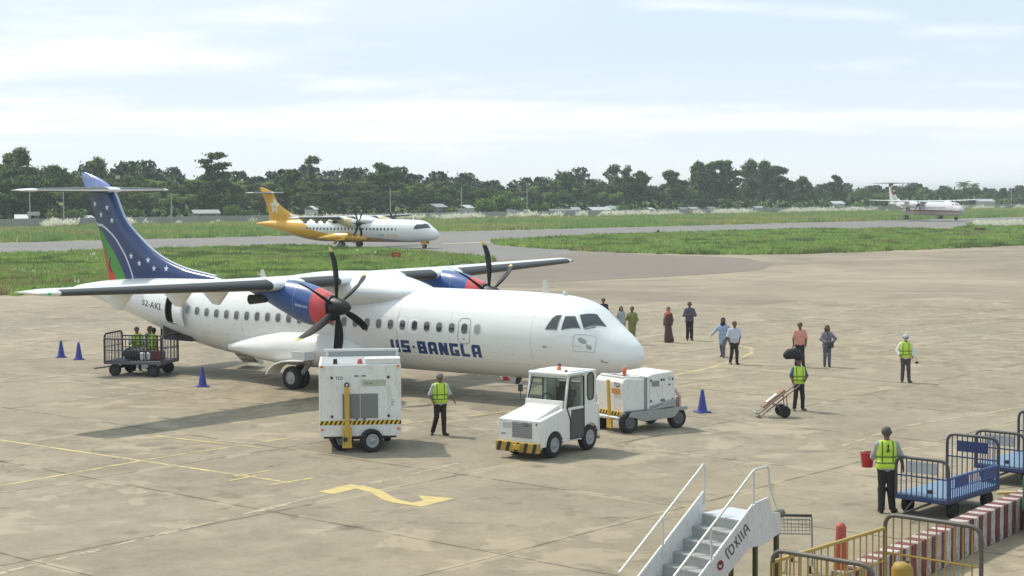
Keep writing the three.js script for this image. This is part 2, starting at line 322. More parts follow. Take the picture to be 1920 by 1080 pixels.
/* tufts: a few blades each, thousands of them */
function tuftGeo(seed, n, h, spread, lean, plume) {
  const r = rng(seed), pos = [], col = [], q = (a, b, c, k) => { pos.push(...a, ...b, ...c); for (let i = 0; i < 3; i++) col.push(...k); };
  for (let i = 0; i < n; i++) {
    const a = r() * 6.283, d = Math.sqrt(r()) * spread, x = Math.cos(a) * d, z = Math.sin(a) * d, b = r() * 6.283, w = 0.05 + 0.06 * r(), hh = h * (0.55 + 0.6 * r()), lx = Math.cos(b) * lean * hh, lz = Math.sin(b) * lean * hh, c = b + 1.57;
    const k = 0.75 + 0.5 * r(), t = plume ? [0.78, 0.75, 0.63] : [k * (0.9 + 0.3 * r()), k, k * 0.9];
    q([x - Math.cos(c) * w, 0, z - Math.sin(c) * w], [x + Math.cos(c) * w, 0, z + Math.sin(c) * w], [x + lx, hh, z + lz], plume ? [0.3, 0.32, 0.16] : t);
    if (plume) { const e = hh * 0.42, f = hh * 1.12, pw = 0.1 + 0.08 * r(); q([x + lx * 0.6 - Math.cos(c) * pw, e * 1.5, z + lz * 0.6 - Math.sin(c) * pw], [x + lx * 0.6 + Math.cos(c) * pw, e * 1.5, z + lz * 0.6 + Math.sin(c) * pw], [x + lx * 1.6, f, z + lz * 1.6], t); }
  }
  const g = new THREE.BufferGeometry(); g.setAttribute('position', new THREE.Float32BufferAttribute(pos, 3)); g.setAttribute('color', new THREE.Float32BufferAttribute(col, 3)); g.computeVertexNormals();
  return g;
}
function scatter(name, geo, mat, pts, seed, label, category, tint) {
  const m = new THREE.InstancedMesh(geo, mat, pts.length), r = rng(seed), M4 = new THREE.Matrix4(), Q = new THREE.Quaternion(), c = new THREE.Color();
  pts.forEach(([x, z, s = 1, y = 0], i) => { Q.setFromAxisAngle(V(0, 1, 0), r() * 6.283); const k = s * (0.75 + 0.5 * r()); M4.compose(V(x, y, z), Q, V(k, k * (0.8 + 0.4 * r()), k)); m.setMatrixAt(i, M4); if (tint) { const t = tint(x, z, r); c.setRGB(...t); m.setColorAt(i, c); } });
  m.name = numbered(name); m.castShadow = m.receiveShadow = true; scene.add(m);
  return tag(m, label, category, null, 'stuff');
}
const blade = phys([1, 1, 1], { roughness: 0.95, vertexColors: true, transmission: 0.4, thickness: 0 });
{
  const seen = (x, z, m = 4) => Math.abs(x) < 0.325 * -z + m;
  const fill = (poly, n, seed, size) => { const r = rng(seed), out = [], bx = [Math.min(...poly.map((p) => p[0])), Math.max(...poly.map((p) => p[0]))], bz = [Math.min(...poly.map((p) => p[1])), Math.max(...poly.map((p) => p[1]))]; let guard = 0; while (out.length < n && guard++ < n * 30) { const x = lerp(bx[0], bx[1], r()), z = lerp(bz[0], bz[1], r()); if (seen(x, z) && inside(poly, x, z)) { const q = fbm(x / 5 + 8, z / 5 + 2, 3); if (r() < 0.25 + q * 1.1) out.push([x, z, size * (0.55 + q), 0]); } } return out; };
  const green = (x, z, r) => { const n = fbm(x / 9 + 4, z / 9 + 9, 4), k = 0.62 + 0.55 * r(), d = lerp(1, 0.5, sstep(0.52, 0.66, fbm(x / 3.5 + 21, z / 5 + 3, 4))), dry = sstep(0.6, 0.72, fbm(x / 6 + 2, z / 12 + 41, 4)); if (dry > 0.3 && r() < 0.6) return [k * 0.3, k * 0.3, k * 0.12]; return [k * d * (0.2 + 0.13 * n), k * d * (0.345 + 0.11 * n), k * d * 0.1]; };
  const tg = tuftGeo(3, 9, 0.42, 0.34, 0.35);
  const edge = (poly, n, seed, w) => { const r = rng(seed), out = []; let g = 0; while (out.length < n && g++ < n * 40) { const i = (r() * poly.length) | 0, a = poly[i], b = poly[(i + 1) % poly.length], t = r(), x = lerp(a[0], b[0], t) + (r() - 0.5) * w, z = lerp(a[1], b[1], t) + (r() - 0.5) * w; if (seen(x, z) && r() < Math.hypot(b[0] - a[0], b[1] - a[1]) / 60 && fbm(x / 1.6, z / 1.6, 3) > 0.42) out.push([x, z, 0.7 + 0.6 * r(), 0]); } return out; };
  scatter('grass_tufts', tg, blade, [...edge(ISL1, 3000, 41, 2.6), ...edge(ISL2, 3000, 42, 2.8), ...edge(ISL3, 500, 43, 2.4)], 9, 'ragged grass growing over the edges of the paving', 'grass', green);
  scatter('grass_tufts', tg, blade, fill(ISL1, 26000, 21, 0.85), 1, 'bright green rough grass on the left island behind the parked aircraft', 'grass', green);
  scatter('grass_tufts', tg, blade, fill(ISL2, 17000, 22, 1.0), 2, 'bright green rough grass on the long island right of centre', 'grass', green);
  scatter('grass_tufts', tg, blade, fill(ISL3, 2500, 23, 1.2), 3, 'small patch of green grass at the far right by the turning pad', 'grass', green);
  scatter('grass_tufts', tuftGeo(4, 9, 0.6, 0.5, 0.3), blade, fill(VERGE, 26000, 24, 1.15), 4, 'olive green rough grass verge beyond the runway', 'grass', (x, z, r) => { const k = 0.7 + 0.5 * r(), n = fbm(x / 10 + 4, z / 10, 4); const m = sstep(0.4, 0.65, fbm(x / 22 + 9, z / 22, 3)); return [k * lerp(0.2, 0.33, m) * (0.7 + 0.6 * n), k * lerp(0.34, 0.37, m) * (0.75 + 0.5 * n), k * lerp(0.1, 0.14, m)]; });
  // white plumed grass: a band before the wall, more of it in some places, and a little on the island
  const r = rng(31), kash = [];
  while (kash.length < 2900) {
    const u = -40 + r() * 2000, d = wallDepth(u) - 2 - Math.pow(r(), 1.3) * 15, [x, z] = bearing(u, d), n = fbm(u / 60 + 3, 5, 3) * 0.55 + fbm(u / 14 + 9, d / 6, 3) * 0.45, k = u < 760 ? 0.52 : u < 1100 ? 0.51 : 0.47;
    if (r() < sstep(k, k + 0.08, n)) kash.push([x, z, 0.7 + 0.8 * r(), 0]);
  }
  for (let i = 0; i < 500; i++) { const u = 1828 + r() * 120, d = 300 + r() * 30, [x, z] = bearing(u, d); kash.push([x, z, 0.8, 0]); }
  const plume = tuftGeo(7, 9, 1.15, 0.7, 0.3, true);
  scatter('plumed_grass', plume, blade, kash, 5, 'white flowering plumed grass in a band before the grey boundary wall', 'grass');
  const few = []; while (few.length < 45) { const x = -60 + r() * 56, z = -120 - r() * 85; if (inside(ISL1, x, z) && seen(x, z) && r() < sstep(0.5, 0.62, fbm(x / 7, z / 7 + 3, 3))) few.push([x, z, 0.55, 0]); }
  scatter('plumed_grass', tuftGeo(9, 2, 1.0, 0.25, 0.35, true), blade, few, 6, 'scattered white plumes rising from the left grass island', 'grass');
}
/* paint on the apron */
const wornYellow = (() => { const t = dataTex(256, 256, (i, j) => { const a = fbm(i / 30, j / 30, 5), k = sstep(0.47, 0.6, a); return [lerp(0.5, 0.34, k), lerp(0.39, 0.28, k), lerp(0.17, 0.17, k)]; }); t.repeat.set(0.4, 0.4); return std([1, 1, 1], 0.8, 0, { map: t }); })();
const paleLine = (() => { const t = dataTex(256, 256, (i, j) => { const a = fbm(i / 12, j / 12, 5), k = sstep(0.46, 0.62, a); return [lerp(0.4, 0.24, k), lerp(0.34, 0.2, k), lerp(0.22, 0.15, k)]; }); t.repeat.set(0.5, 0.5); return std([1, 1, 1], 0.85, 0, { map: t }); })();
function stripe(pts, w, jitter = 0, seed = 1) {    // a painted line on the ground through points [x, z]; ragged where it is worn
  const r = rng(seed), L = [], R = [];
  const path = []; for (let i = 0; i < pts.length - 1; i++) { const n = Math.max(1, Math.round(Math.hypot(pts[i + 1][0] - pts[i][0], pts[i + 1][1] - pts[i][1]) / (jitter ? 0.35 : 30))); for (let k = 0; k < n; k++) path.push([lerp(pts[i][0], pts[i + 1][0], k / n), lerp(pts[i][1], pts[i + 1][1], k / n)]); } path.push(pts[pts.length - 1]);
  for (let i = 0; i < path.length; i++) { const a = path[Math.max(i - 1, 0)], b = path[Math.min(i + 1, path.length - 1)], l = Math.hypot(b[0] - a[0], b[1] - a[1]), nx = -(b[1] - a[1]) / l, nz = (b[0] - a[0]) / l, h = w / 2 * (1 + jitter * (r() - 0.5)), o = jitter * w * 0.25 * (r() - 0.5); L.push([path[i][0] + nx * (h + o), path[i][1] + nz * (h + o)]); R.push([path[i][0] - nx * (h - o), path[i][1] - nz * (h - o)]); }
  return grid(path.length - 1, 1, (u, v, i, j) => { const p = (j ? R : L)[i]; return [p[0], 0.004, p[1]]; }, (u, v, p) => [p[0], p[2]]);
}
struct('stand_lead_in_line', [stripe([[-20, -49.8], [-14.34, -45.38], [-5.27, -38.38]], 0.13, 0.5, 3), stripe([[-6.75, -39.25], [-6.0, -40.05]], 0.1, 0.4, 4).translate(0, 0.003, 0), stripe([[-6.75, -38.65], [-6.2, -39.35]], 0.1).translate(0, 0.005, 0)], wornYellow);
struct('stand_cross_line', [stripe([[-5.75, -38.05], [-4.8, -39.0]], 0.13, 0.4, 5).translate(0, 0.002, 0)], wornYellow);
struct('stand_side_line', [stripe([[-12.06, -38.08], [-9.45, -41.85], [-5.5, -46.3], [1.52, -52.25]], 0.11, 0.9, 6).translate(0, 0.001, 0), stripe([[-10.2, -46.0], [-6.77, -43.7]], 0.12, 0.9, 7).translate(0, 0.004, 0)], wornYellow);
struct('worn_joint_line', [stripe([[-13, -24.0], [-9.29, -29.22], [-3.95, -37.3], [-1.4, -41.0]], 0.13, 1.7, 8)], paleLine);
struct('worn_joint_line', [stripe([[8.6, -43.2], [11.28, -47.1], [16.5, -51.6]], 0.11, 1.6, 9), stripe([[12.2, -70], [18, -77.5], [26, -86]], 0.16, 1.6, 10)], paleLine);
struct('turn_line', [stripe([[1.6, -54.0], [7.65, -63.2], [9.3, -66.6], [10.1, -68.9], [10.45, -70.9], [10.0, -72.8], [9.0, -74.2]], 0.17, 0.6, 11)], wornYellow);
const numberPaint = (() => { const t = dataTex(256, 256, (i, j) => { const a = fbm(i / 20, j / 20, 5), k = 0.5 * sstep(0.5, 0.7, a); return [lerp(0.52, 0.36, k), lerp(0.4, 0.3, k), lerp(0.15, 0.17, k)]; }); t.repeat.set(0.5, 0.5); return std([1, 1, 1], 0.8, 0, { map: t }); })();
struct('stand_number', [flat([[-4.46, -37.18], [-3.83, -38.11], [-3.29, -37.67], [-3.05, -37.32], [-2.6, -36.22], [-2.22, -35.75], [-2.0, -36.07], [-2.16, -36.64], [-1.3, -36.25], [-2.0, -35.29], [-2.66, -35.8], [-2.92, -36.18], [-3.28, -37.06], [-3.63, -37.52], [-4.11, -36.82]], 0.006, 1)], numberPaint);
/* ================= aircraft ================= */
function pchip(xs, ys) {
  const n = xs.length, h = [], d = [], m = new Array(n).fill(0);
  for (let i = 0; i < n - 1; i++) { h[i] = xs[i + 1] - xs[i]; d[i] = (ys[i + 1] - ys[i]) / h[i]; }
  for (let i = 1; i < n - 1; i++) if (d[i - 1] * d[i] > 0) { const w1 = 2 * h[i] + h[i - 1], w2 = h[i] + 2 * h[i - 1]; m[i] = (w1 + w2) / (w1 / d[i - 1] + w2 / d[i]); }
  m[0] = d[0]; m[n - 1] = d[n - 2];
  return (x) => { x = clamp(x, xs[0], xs[n - 1]); let i = 0; while (i < n - 2 && x >= xs[i + 1]) i++; const t = (x - xs[i]) / h[i], u = 1 - t; return (1 + 2 * t) * u * u * ys[i] + t * u * u * h[i] * m[i] + t * t * (3 - 2 * t) * ys[i + 1] + t * t * (t - 1) * h[i] * m[i + 1]; };
}
/* a body of elliptic sections: rows are [distance behind the nose, top, bottom, half width]; th is the angle from the top, towards starboard */
function hull(rows, zc = 0) {
  const xs = rows.map((r) => r[0]), T = pchip(xs, rows.map((r) => r[1])), B = pchip(xs, rows.map((r) => r[2])), W = pchip(xs, rows.map((r) => r[3])), len = xs[xs.length - 1], s0 = xs[0];
  const raw = (s, th) => { const t = T(s), b = B(s); return V(-s, (t + b) / 2 + (t - b) / 2 * Math.cos(th), zc + W(s) * Math.sin(th)); };
  const at = (s, th, off = 0) => {
    const p = raw(s, th);
    if (!off) return p.toArray();
    const a = raw(Math.min(s + 0.02, len), th).sub(raw(Math.max(s - 0.02, s0), th)), b = raw(s, th + 0.01).sub(raw(s, th - 0.01)), n = a.cross(b).normalize(), t = T(s), m = (t + B(s)) / 2;
    if (n.dot(p.clone().sub(V(-s, m, zc))) < 0) n.negate();
    return p.addScaledVector(n, off).toArray();
  };
  return { T, B, W, len, s0, at };
}
const deg = Math.PI / 180;
/* patch of a hull bounded by points [s, th in degrees], laid off the skin */
function skinPatch(h, pts, off, rings = 3) {
  const n = pts.length, cs = pts.reduce((a, p) => a + p[0], 0) / n, ct = pts.reduce((a, p) => a + p[1], 0) / n;
  return grid(rings, n, (u, v, i, j) => { const p = pts[j % n], k = 1 - i / rings; return h.at(lerp(cs, p[0], k), lerp(ct, p[1], k) * deg, off); });
}
function dense(h, pts) { const out = []; pts.forEach((p, i) => { const q = pts[(i + 1) % pts.length], l = Math.hypot(q[0] - p[0], (q[1] - p[1]) * deg * h.W(p[0])), n = Math.max(1, Math.ceil(l / 0.07)); for (let k = 0; k < n; k++) out.push([lerp(p[0], q[0], k / n), lerp(p[1], q[1], k / n)]); }); return out; }
function skinRim(h, pts0, width, off) {            // a narrow frame along the edge of such a patch
  const pts = dense(h, pts0);
  const n = pts.length, cs = pts.reduce((a, p) => a + p[0], 0) / n, ct = pts.reduce((a, p) => a + p[1], 0) / n, R = h.W(cs);
  return grid(1, n, (u, v, i, j) => { const p = pts[j % n], ds = p[0] - cs, dt = (p[1] - ct) * deg * R, l = Math.hypot(ds, dt), k = i ? (l - width) / l : 1; return h.at(cs + ds * k, (ct + (p[1] - ct) * k) * deg, off); });
}
function roundRect(s0, s1, t0, t1, rs, R = 1.43, n = 5) {    // corner radius rs in metres
  const rt = rs / R / deg, out = [];
  for (const [cs, ct, a0] of [[s1 - rs, t1 - rt, 0], [s0 + rs, t1 - rt, 90], [s0 + rs, t0 + rt, 180], [s1 - rs, t0 + rt, 270]]) for (let k = 0; k <= n; k++) { const a = (a0 + 90 * k / n) * deg; out.push([cs + rs * Math.cos(a), ct + rt * Math.sin(a)]); }
  return out;
}
function naca(x, tau) { return 5 * tau * (0.2969 * Math.sqrt(x) - 0.126 * x - 0.3516 * x * x + 0.2843 * x ** 3 - 0.1036 * x ** 4); }
/* a flying surface: stations [z, s of leading edge, s of trailing edge, y, thickness ratio]; t runs from trailing edge over the top (-1) round the nose (0) to the underside (1) */
function wingGeo(st, t0, t1, n, off = 0, zFrom = st[0][0], zTo = st[st.length - 1][0], nz = 14) {
  const zs = st.map((q) => q[0]), f = [1, 2, 3, 4].map((k) => (z) => { let i = 0; while (i < zs.length - 2 && z > zs[i + 1]) i++; return lerp(st[i][k], st[i + 1][k], clamp((z - zs[i]) / (zs[i + 1] - zs[i]))); });
  const rows = []; for (let i = 0; i <= nz; i++) rows.push(lerp(zFrom, zTo, i / nz)); for (const z of zs) if (z > Math.min(zFrom, zTo) + 1e-3 && z < Math.max(zFrom, zTo) - 1e-3) rows.push(z);
  rows.sort((a, b) => a - b);
  return grid(rows.length - 1, n, (u, v, i) => {
    const z = rows[i], le = f[0](z), te = f[1](z), y = f[2](z), tau = f[3](z), c = te - le, t = lerp(t0, t1, v), x = t * t, yy = naca(x, tau) * c, cam = 0.1 * tau * c * 4 * x * (1 - x);
    return [-(le + x * c) + off * (1 - Math.min(1, x * 5)), y + cam + Math.sign(t) * (yy + off), z];
  });
}
function tipCap(st, atEnd) { const q = atEnd ? st[st.length - 1] : st[0]; return grid(20, 1, (u, v) => { const t = (v ? -1 : 1), x = u * u, c = q[2] - q[1]; return [-(q[1] + x * c), q[3] + 0.1 * q[4] * c * 4 * x * (1 - x) + t * naca(x, q[4]) * c, q[0]]; }); }
const FUS = hull([[0, 1.70, 1.68, 0.01], [0.02, 1.83, 1.55, 0.13], [0.06, 1.93, 1.45, 0.22], [0.12, 2.02, 1.37, 0.32], [0.3, 2.19, 1.22, 0.5], [0.6, 2.42, 1.07, 0.74], [0.9, 2.62, 1.0, 0.9], [1.2, 2.86, 0.95, 1.04], [1.55, 3.13, 0.9, 1.17], [2.0, 3.36, 0.85, 1.29], [2.5, 3.48, 0.81, 1.37], [3.2, 3.55, 0.77, 1.415], [4.2, 3.59, 0.745, 1.43], [5.5, 3.6, 0.74, 1.4325], [12, 3.6, 0.74, 1.4325], [16.5, 3.6, 0.74, 1.4325], [17.8, 3.6, 0.8, 1.43], [19, 3.6, 0.94, 1.405], [20.4, 3.6, 1.18, 1.32], [21.5, 3.585, 1.42, 1.21], [23.5, 3.52, 1.95, 0.9], [25.5, 3.38, 2.45, 0.55], [27, 3.2, 2.76, 0.27], [27.6, 3.1, 2.86, 0.13], [27.85, 3.02, 2.92, 0.05]]);
const DOOR = [20.05, 20.72, 58, 112];
function fuselageGeo(cut) {
  const xs = []; for (let i = 0; i <= 26; i++) xs.push(3.2 * (i / 26) ** 2); for (let s = 3.8; s < 19.8; s += 0.8) xs.push(s);
  xs.push(19.8, DOOR[0], 20.38, DOOR[1], 21, 21.5, 22, 22.6, 23.2, 23.8, 24.4, 25, 25.6, 26.2, 26.8, 27.2, 27.5, 27.7, 27.85);
  const th = []; for (let a = 0; a <= 360; a += 6) th.push(a); const k58 = th.indexOf(60), k112 = th.indexOf(114); th[k58] = DOOR[2]; th[k112] = DOOR[3];
  return grid(xs.length - 1, th.length - 1, (u, v, i, j) => FUS.at(xs[i], th[j] * deg), (u, v, p) => [-p[0] / 27.85, 0], true, cut ? (i, j) => xs[i] > DOOR[0] - 0.01 && xs[i + 1] < DOOR[1] + 0.01 && th[j] > DOOR[2] - 1 && th[j + 1] < DOOR[3] + 1 : null);
}
function fuselageUv(g) {                           // v is the angle round the hull, kept from the grid order
  const p = g.attributes.position, uv = g.attributes.uv; let last = 0;
  for (let i = 0; i < p.count; i++) {
    const s = -p.getX(i), c = (FUS.T(s) + FUS.B(s)) / 2, h = (FUS.T(s) - FUS.B(s)) / 2, w = FUS.W(s);
    let a = Math.atan2(p.getZ(i) / w, (p.getY(i) - c) / h) / (2 * Math.PI); if (a < -1e-4) a += 1; if (a < 0.02 && last > 0.9) a = 1; uv.setY(i, a); last = a;
    if (i && -p.getX(i) !== -p.getX(i - 1)) { uv.setY(i, 0); last = 0; }
  }
  return g;
}
/* paints the hull: metres along (aft) and round, with a writer for starboard lettering */
function hullTex(draw) {
  return canvasTex(2048, 1024, (c, W, H) => {
    const sx = W / 27.85, sy = H / 360;
    const P = (s, th) => [s * sx, H - th * sy];
    const poly = (pts, fill) => { c.fillStyle = fill; c.beginPath(); pts.forEach(([s, t], i) => { const [x, y] = P(s, t); i ? c.lineTo(x, y) : c.moveTo(x, y); }); c.closePath(); c.fill(); };
    const write = (s, th, f) => { c.save(); const [x, y] = P(s, th); c.translate(x, y); c.rotate(Math.PI); c.scale(sx, sy / (1.4325 * deg)); f(c); c.restore(); };
    const line = (pts, col, w) => { c.strokeStyle = col; c.lineWidth = w; c.beginPath(); pts.forEach(([s, t], i) => { const [x, y] = P(s, t); i ? c.lineTo(x, y) : c.moveTo(x, y); }); c.stroke(); };
    draw(c, { W, H, P, poly, write, line });
    const r = rng(77);
    for (let s = 3.5; s < 23; s += 0.09) for (const t of [50.5, 53.5, 124.5, 127.5, 306.5, 309.5]) { c.fillStyle = 'rgba(120,120,120,0.18)'; const q = P(s, t); c.fillRect(q[0], q[1], 1, 1); }
    for (let i = 0; i < 60; i++) { c.fillStyle = ['rgba(60,60,66,0.5)', 'rgba(140,40,40,0.45)'][i % 6 ? 0 : 1]; const q = P(3.4 + r() * 18.5, 95 + r() * 40); c.fillRect(q[0], q[1], 2 + r() * 5, 1.5); }      // small placards
    for (let i = 0; i < 260; i++) { const q = P(4 + r() * 19, 142 + r() * 76); c.fillStyle = `rgba(92,80,62,${0.05 + 0.08 * r()})`; c.fillRect(q[0], q[1], 12 + r() * 90, 1 + r() * 2.5); }          // oil streaks on the belly                             // faint dirt: streaks and specks
    for (let i = 0; i < 1500; i++) { c.fillStyle = `rgba(${90 + r() * 40 | 0},${85 + r() * 35 | 0},${70 + r() * 30 | 0},${0.015 + 0.03 * r()})`; c.fillRect(r() * W, H * (1 - (0.2 + 0.6 * r())), 2 + r() * 30, 1 + r() * 2); }
    for (const s of [3.3, 6.6, 8.9, 11.3, 13.9, 16.4, 18.6, 21.2, 23.3]) line([[s, 0], [s, 360]], 'rgba(110,110,112,0.3)', 1.4);
    for (const t of [52, 126, 234, 308]) line([[3, t], [23, t]], 'rgba(110,110,112,0.22)', 1);
  }, {});
}
function blockLetters(c, text, h, w, gap) {        // squarish slab lettering drawn in strokes; origin left end of the baseline, y down
  const t = w * 0.37, q = h * 0.245; let x = 0;   // upright and level strokes
  const R = (a, b, ww, hh) => c.fillRect(x + a, -h + b, ww, hh);
  for (const ch of text) {
    if (ch === '-') { c.fillRect(x + gap * 0.4, -h * 0.5 - q * 0.4, t * 0.7, q * 0.8); x += t * 0.7 + gap * 1.9; continue; }
    if (ch === 'U') { R(0, 0, t, h); R(w - t, 0, t, h); R(0, h - q, w, q); }
    if (ch === 'S') { R(0, 0, w, q); R(0, 0, t, h * 0.55); R(0, h / 2 - q / 2, w, q); R(w - t, h * 0.45, t, h * 0.55); R(0, h - q, w, q); }
    if (ch === 'B') { R(0, 0, t, h); R(0, 0, w - 0.03, q); R(0, h / 2 - q / 2, w, q); R(0, h - q, w, q); R(w - t - 0.02, 0, t, h * 0.5); R(w - t, h * 0.45, t, h * 0.55); }
    if (ch === 'A') { R(0, 0.04, t, h - 0.04); R(w - t, 0.04, t, h - 0.04); R(0.04, 0, w - 0.08, q); R(0, h * 0.52, w, q * 0.9); }
    if (ch === 'N') { R(0, 0, t, h); R(w - t, 0, t, h); c.beginPath(); c.moveTo(x, -h); c.lineTo(x + t * 1.15, -h); c.lineTo(x + w, 0); c.lineTo(x + w - t * 1.15, 0); c.fill(); }
    if (ch === 'G') { R(0, 0, w, q); R(0, 0, t, h); R(0, h - q, w, q); R(w - t, h * 0.5, t, h * 0.5); R(w * 0.52, h * 0.48, w * 0.48, q * 0.85); }
    if (ch === 'L') { R(0, 0, t, h); R(0, h - q, w * 0.92, q); }
    x += w + gap;
  }
  return x - gap;
}
const star = (c, x, y, r, rot = -Math.PI / 2) => { c.beginPath(); for (let k = 0; k < 10; k++) { const a = rot + k * Math.PI / 5, q = k % 2 ? r * 0.42 : r; k ? c.lineTo(x + Math.cos(a) * q, y + Math.sin(a) * q) : c.moveTo(x + Math.cos(a) * q, y + Math.sin(a) * q); } c.closePath(); c.fill(); };
const FIN_LE = pchip([3.3, 3.66, 3.93, 4.42, 5.14, 5.87, 7.03, 7.25, 7.6, 7.76], [17.6, 19.15, 20.92, 22.46, 23.64, 24.5, 25.22, 25.5, 26.33, 26.95].map((s) => s));
const FIN_TE = pchip([3.2, 3.32, 5.69, 6.95, 7.3, 7.76], [25.5, 25.53, 26.26, 26.86, 27.05, 27.22]);
function finGeo(leT, y0, y1, rows, T0, T1, uvs) {
  return grid(rows, 28, (u, v) => { const y = lerp(y0, y1, u ** (y0 < 5 ? 2 : 1)), le = FIN_LE(y), te = FIN_TE(y), t = lerp(-1, 1, v), x = t * t, th = lerp(T0, T1, (y - y0) / (y1 - y0)) * Math.min(1, (7.8 - y) * 4); return [-(le + x * (te - le)), y, Math.sign(t) * th / 2 * naca(x, 1) / 0.5]; }, (u, v, p) => [(-p[0] - 19) / 8.6, (p[1] - 3.2) / 4.7]);
}
const finTex = (draw) => canvasTex(1024, 560, (c, W, H) => draw(c, (s, y) => [(s - 19) / 8.6 * W, H - (y - 3.2) / 4.7 * H], W, H));

function propeller(parent, [x, y, z], bladeMat, spinMat, phase = 0, R = 1.965, n = 6) {
  const g = group('propeller', parent, [x, y, z]);
  mesh('spinner', [lathe([[0.001, 0.62], [0.06, 0.6], [0.16, 0.48], [0.25, 0.28], [0.3, 0.05], [0.31, -0.12], [0.3, -0.2]], [0, 0, 0], [0, 0, -Math.PI / 2], 28), cyl(0.36, 0.4, 0.16, [-0.2, 0, 0], [0, 0, -Math.PI / 2], 28)], spinMat, g);
  const chord = pchip([0.2, 0.4, 0.75, 1.15, 1.5, 1.8, 1.965].map((q) => q * R / 1.965), [0.13, 0.17, 0.29, 0.34, 0.31, 0.22, 0.05]), sweep = pchip([0, 0.8, 1.4, 1.965].map((q) => q * R / 1.965), [0, 0.05, -0.02, -0.26]);
  const pos = [], col = [], nr = 26, ns = 14, geo = grid(nr, ns, (u, v) => {
    const r = lerp(0.22, R, u), c = chord(r), pitch = lerp(62, 83, u) * deg, a = v * 2 * Math.PI, cx = Math.cos(a) * c / 2 + sweep(r), th = Math.sin(a) * c * lerp(0.3, 0.06, Math.min(1, u * 1.6));
    return [cx * Math.sin(pitch) + th * Math.cos(pitch), r, cx * Math.cos(pitch) - th * Math.sin(pitch)];
  }, null, true);
  const p = geo.attributes.position; for (let i = 0; i < p.count; i++) { const t = p.getY(i) > R * 0.915; col.push(...(t ? [0.62, 0.5, 0.16] : [0.018, 0.018, 0.019])); }
  geo.setAttribute('color', new THREE.Float32BufferAttribute(col, 3));
  for (let k = 0; k < n; k++) { const b = mesh('blade', geo, bladeMat, g); b.rotation.x = phase + k * 2 * Math.PI / n; }
  return g;
}
const bladeMat = phys([1, 1, 1], { roughness: 0.6, specularIntensity: 0.35, vertexColors: true });
const paint = (c) => phys(c, { roughness: 0.3, clearcoat: 0.5, clearcoatRoughness: 0.12 });
const windowPane = phys([0.055, 0.055, 0.058], { roughness: 0.12, clearcoat: 0.8 });
const windowShade = std([0.17, 0.17, 0.165], 0.35);
const windowBlind = std([0.34, 0.34, 0.33], 0.4);
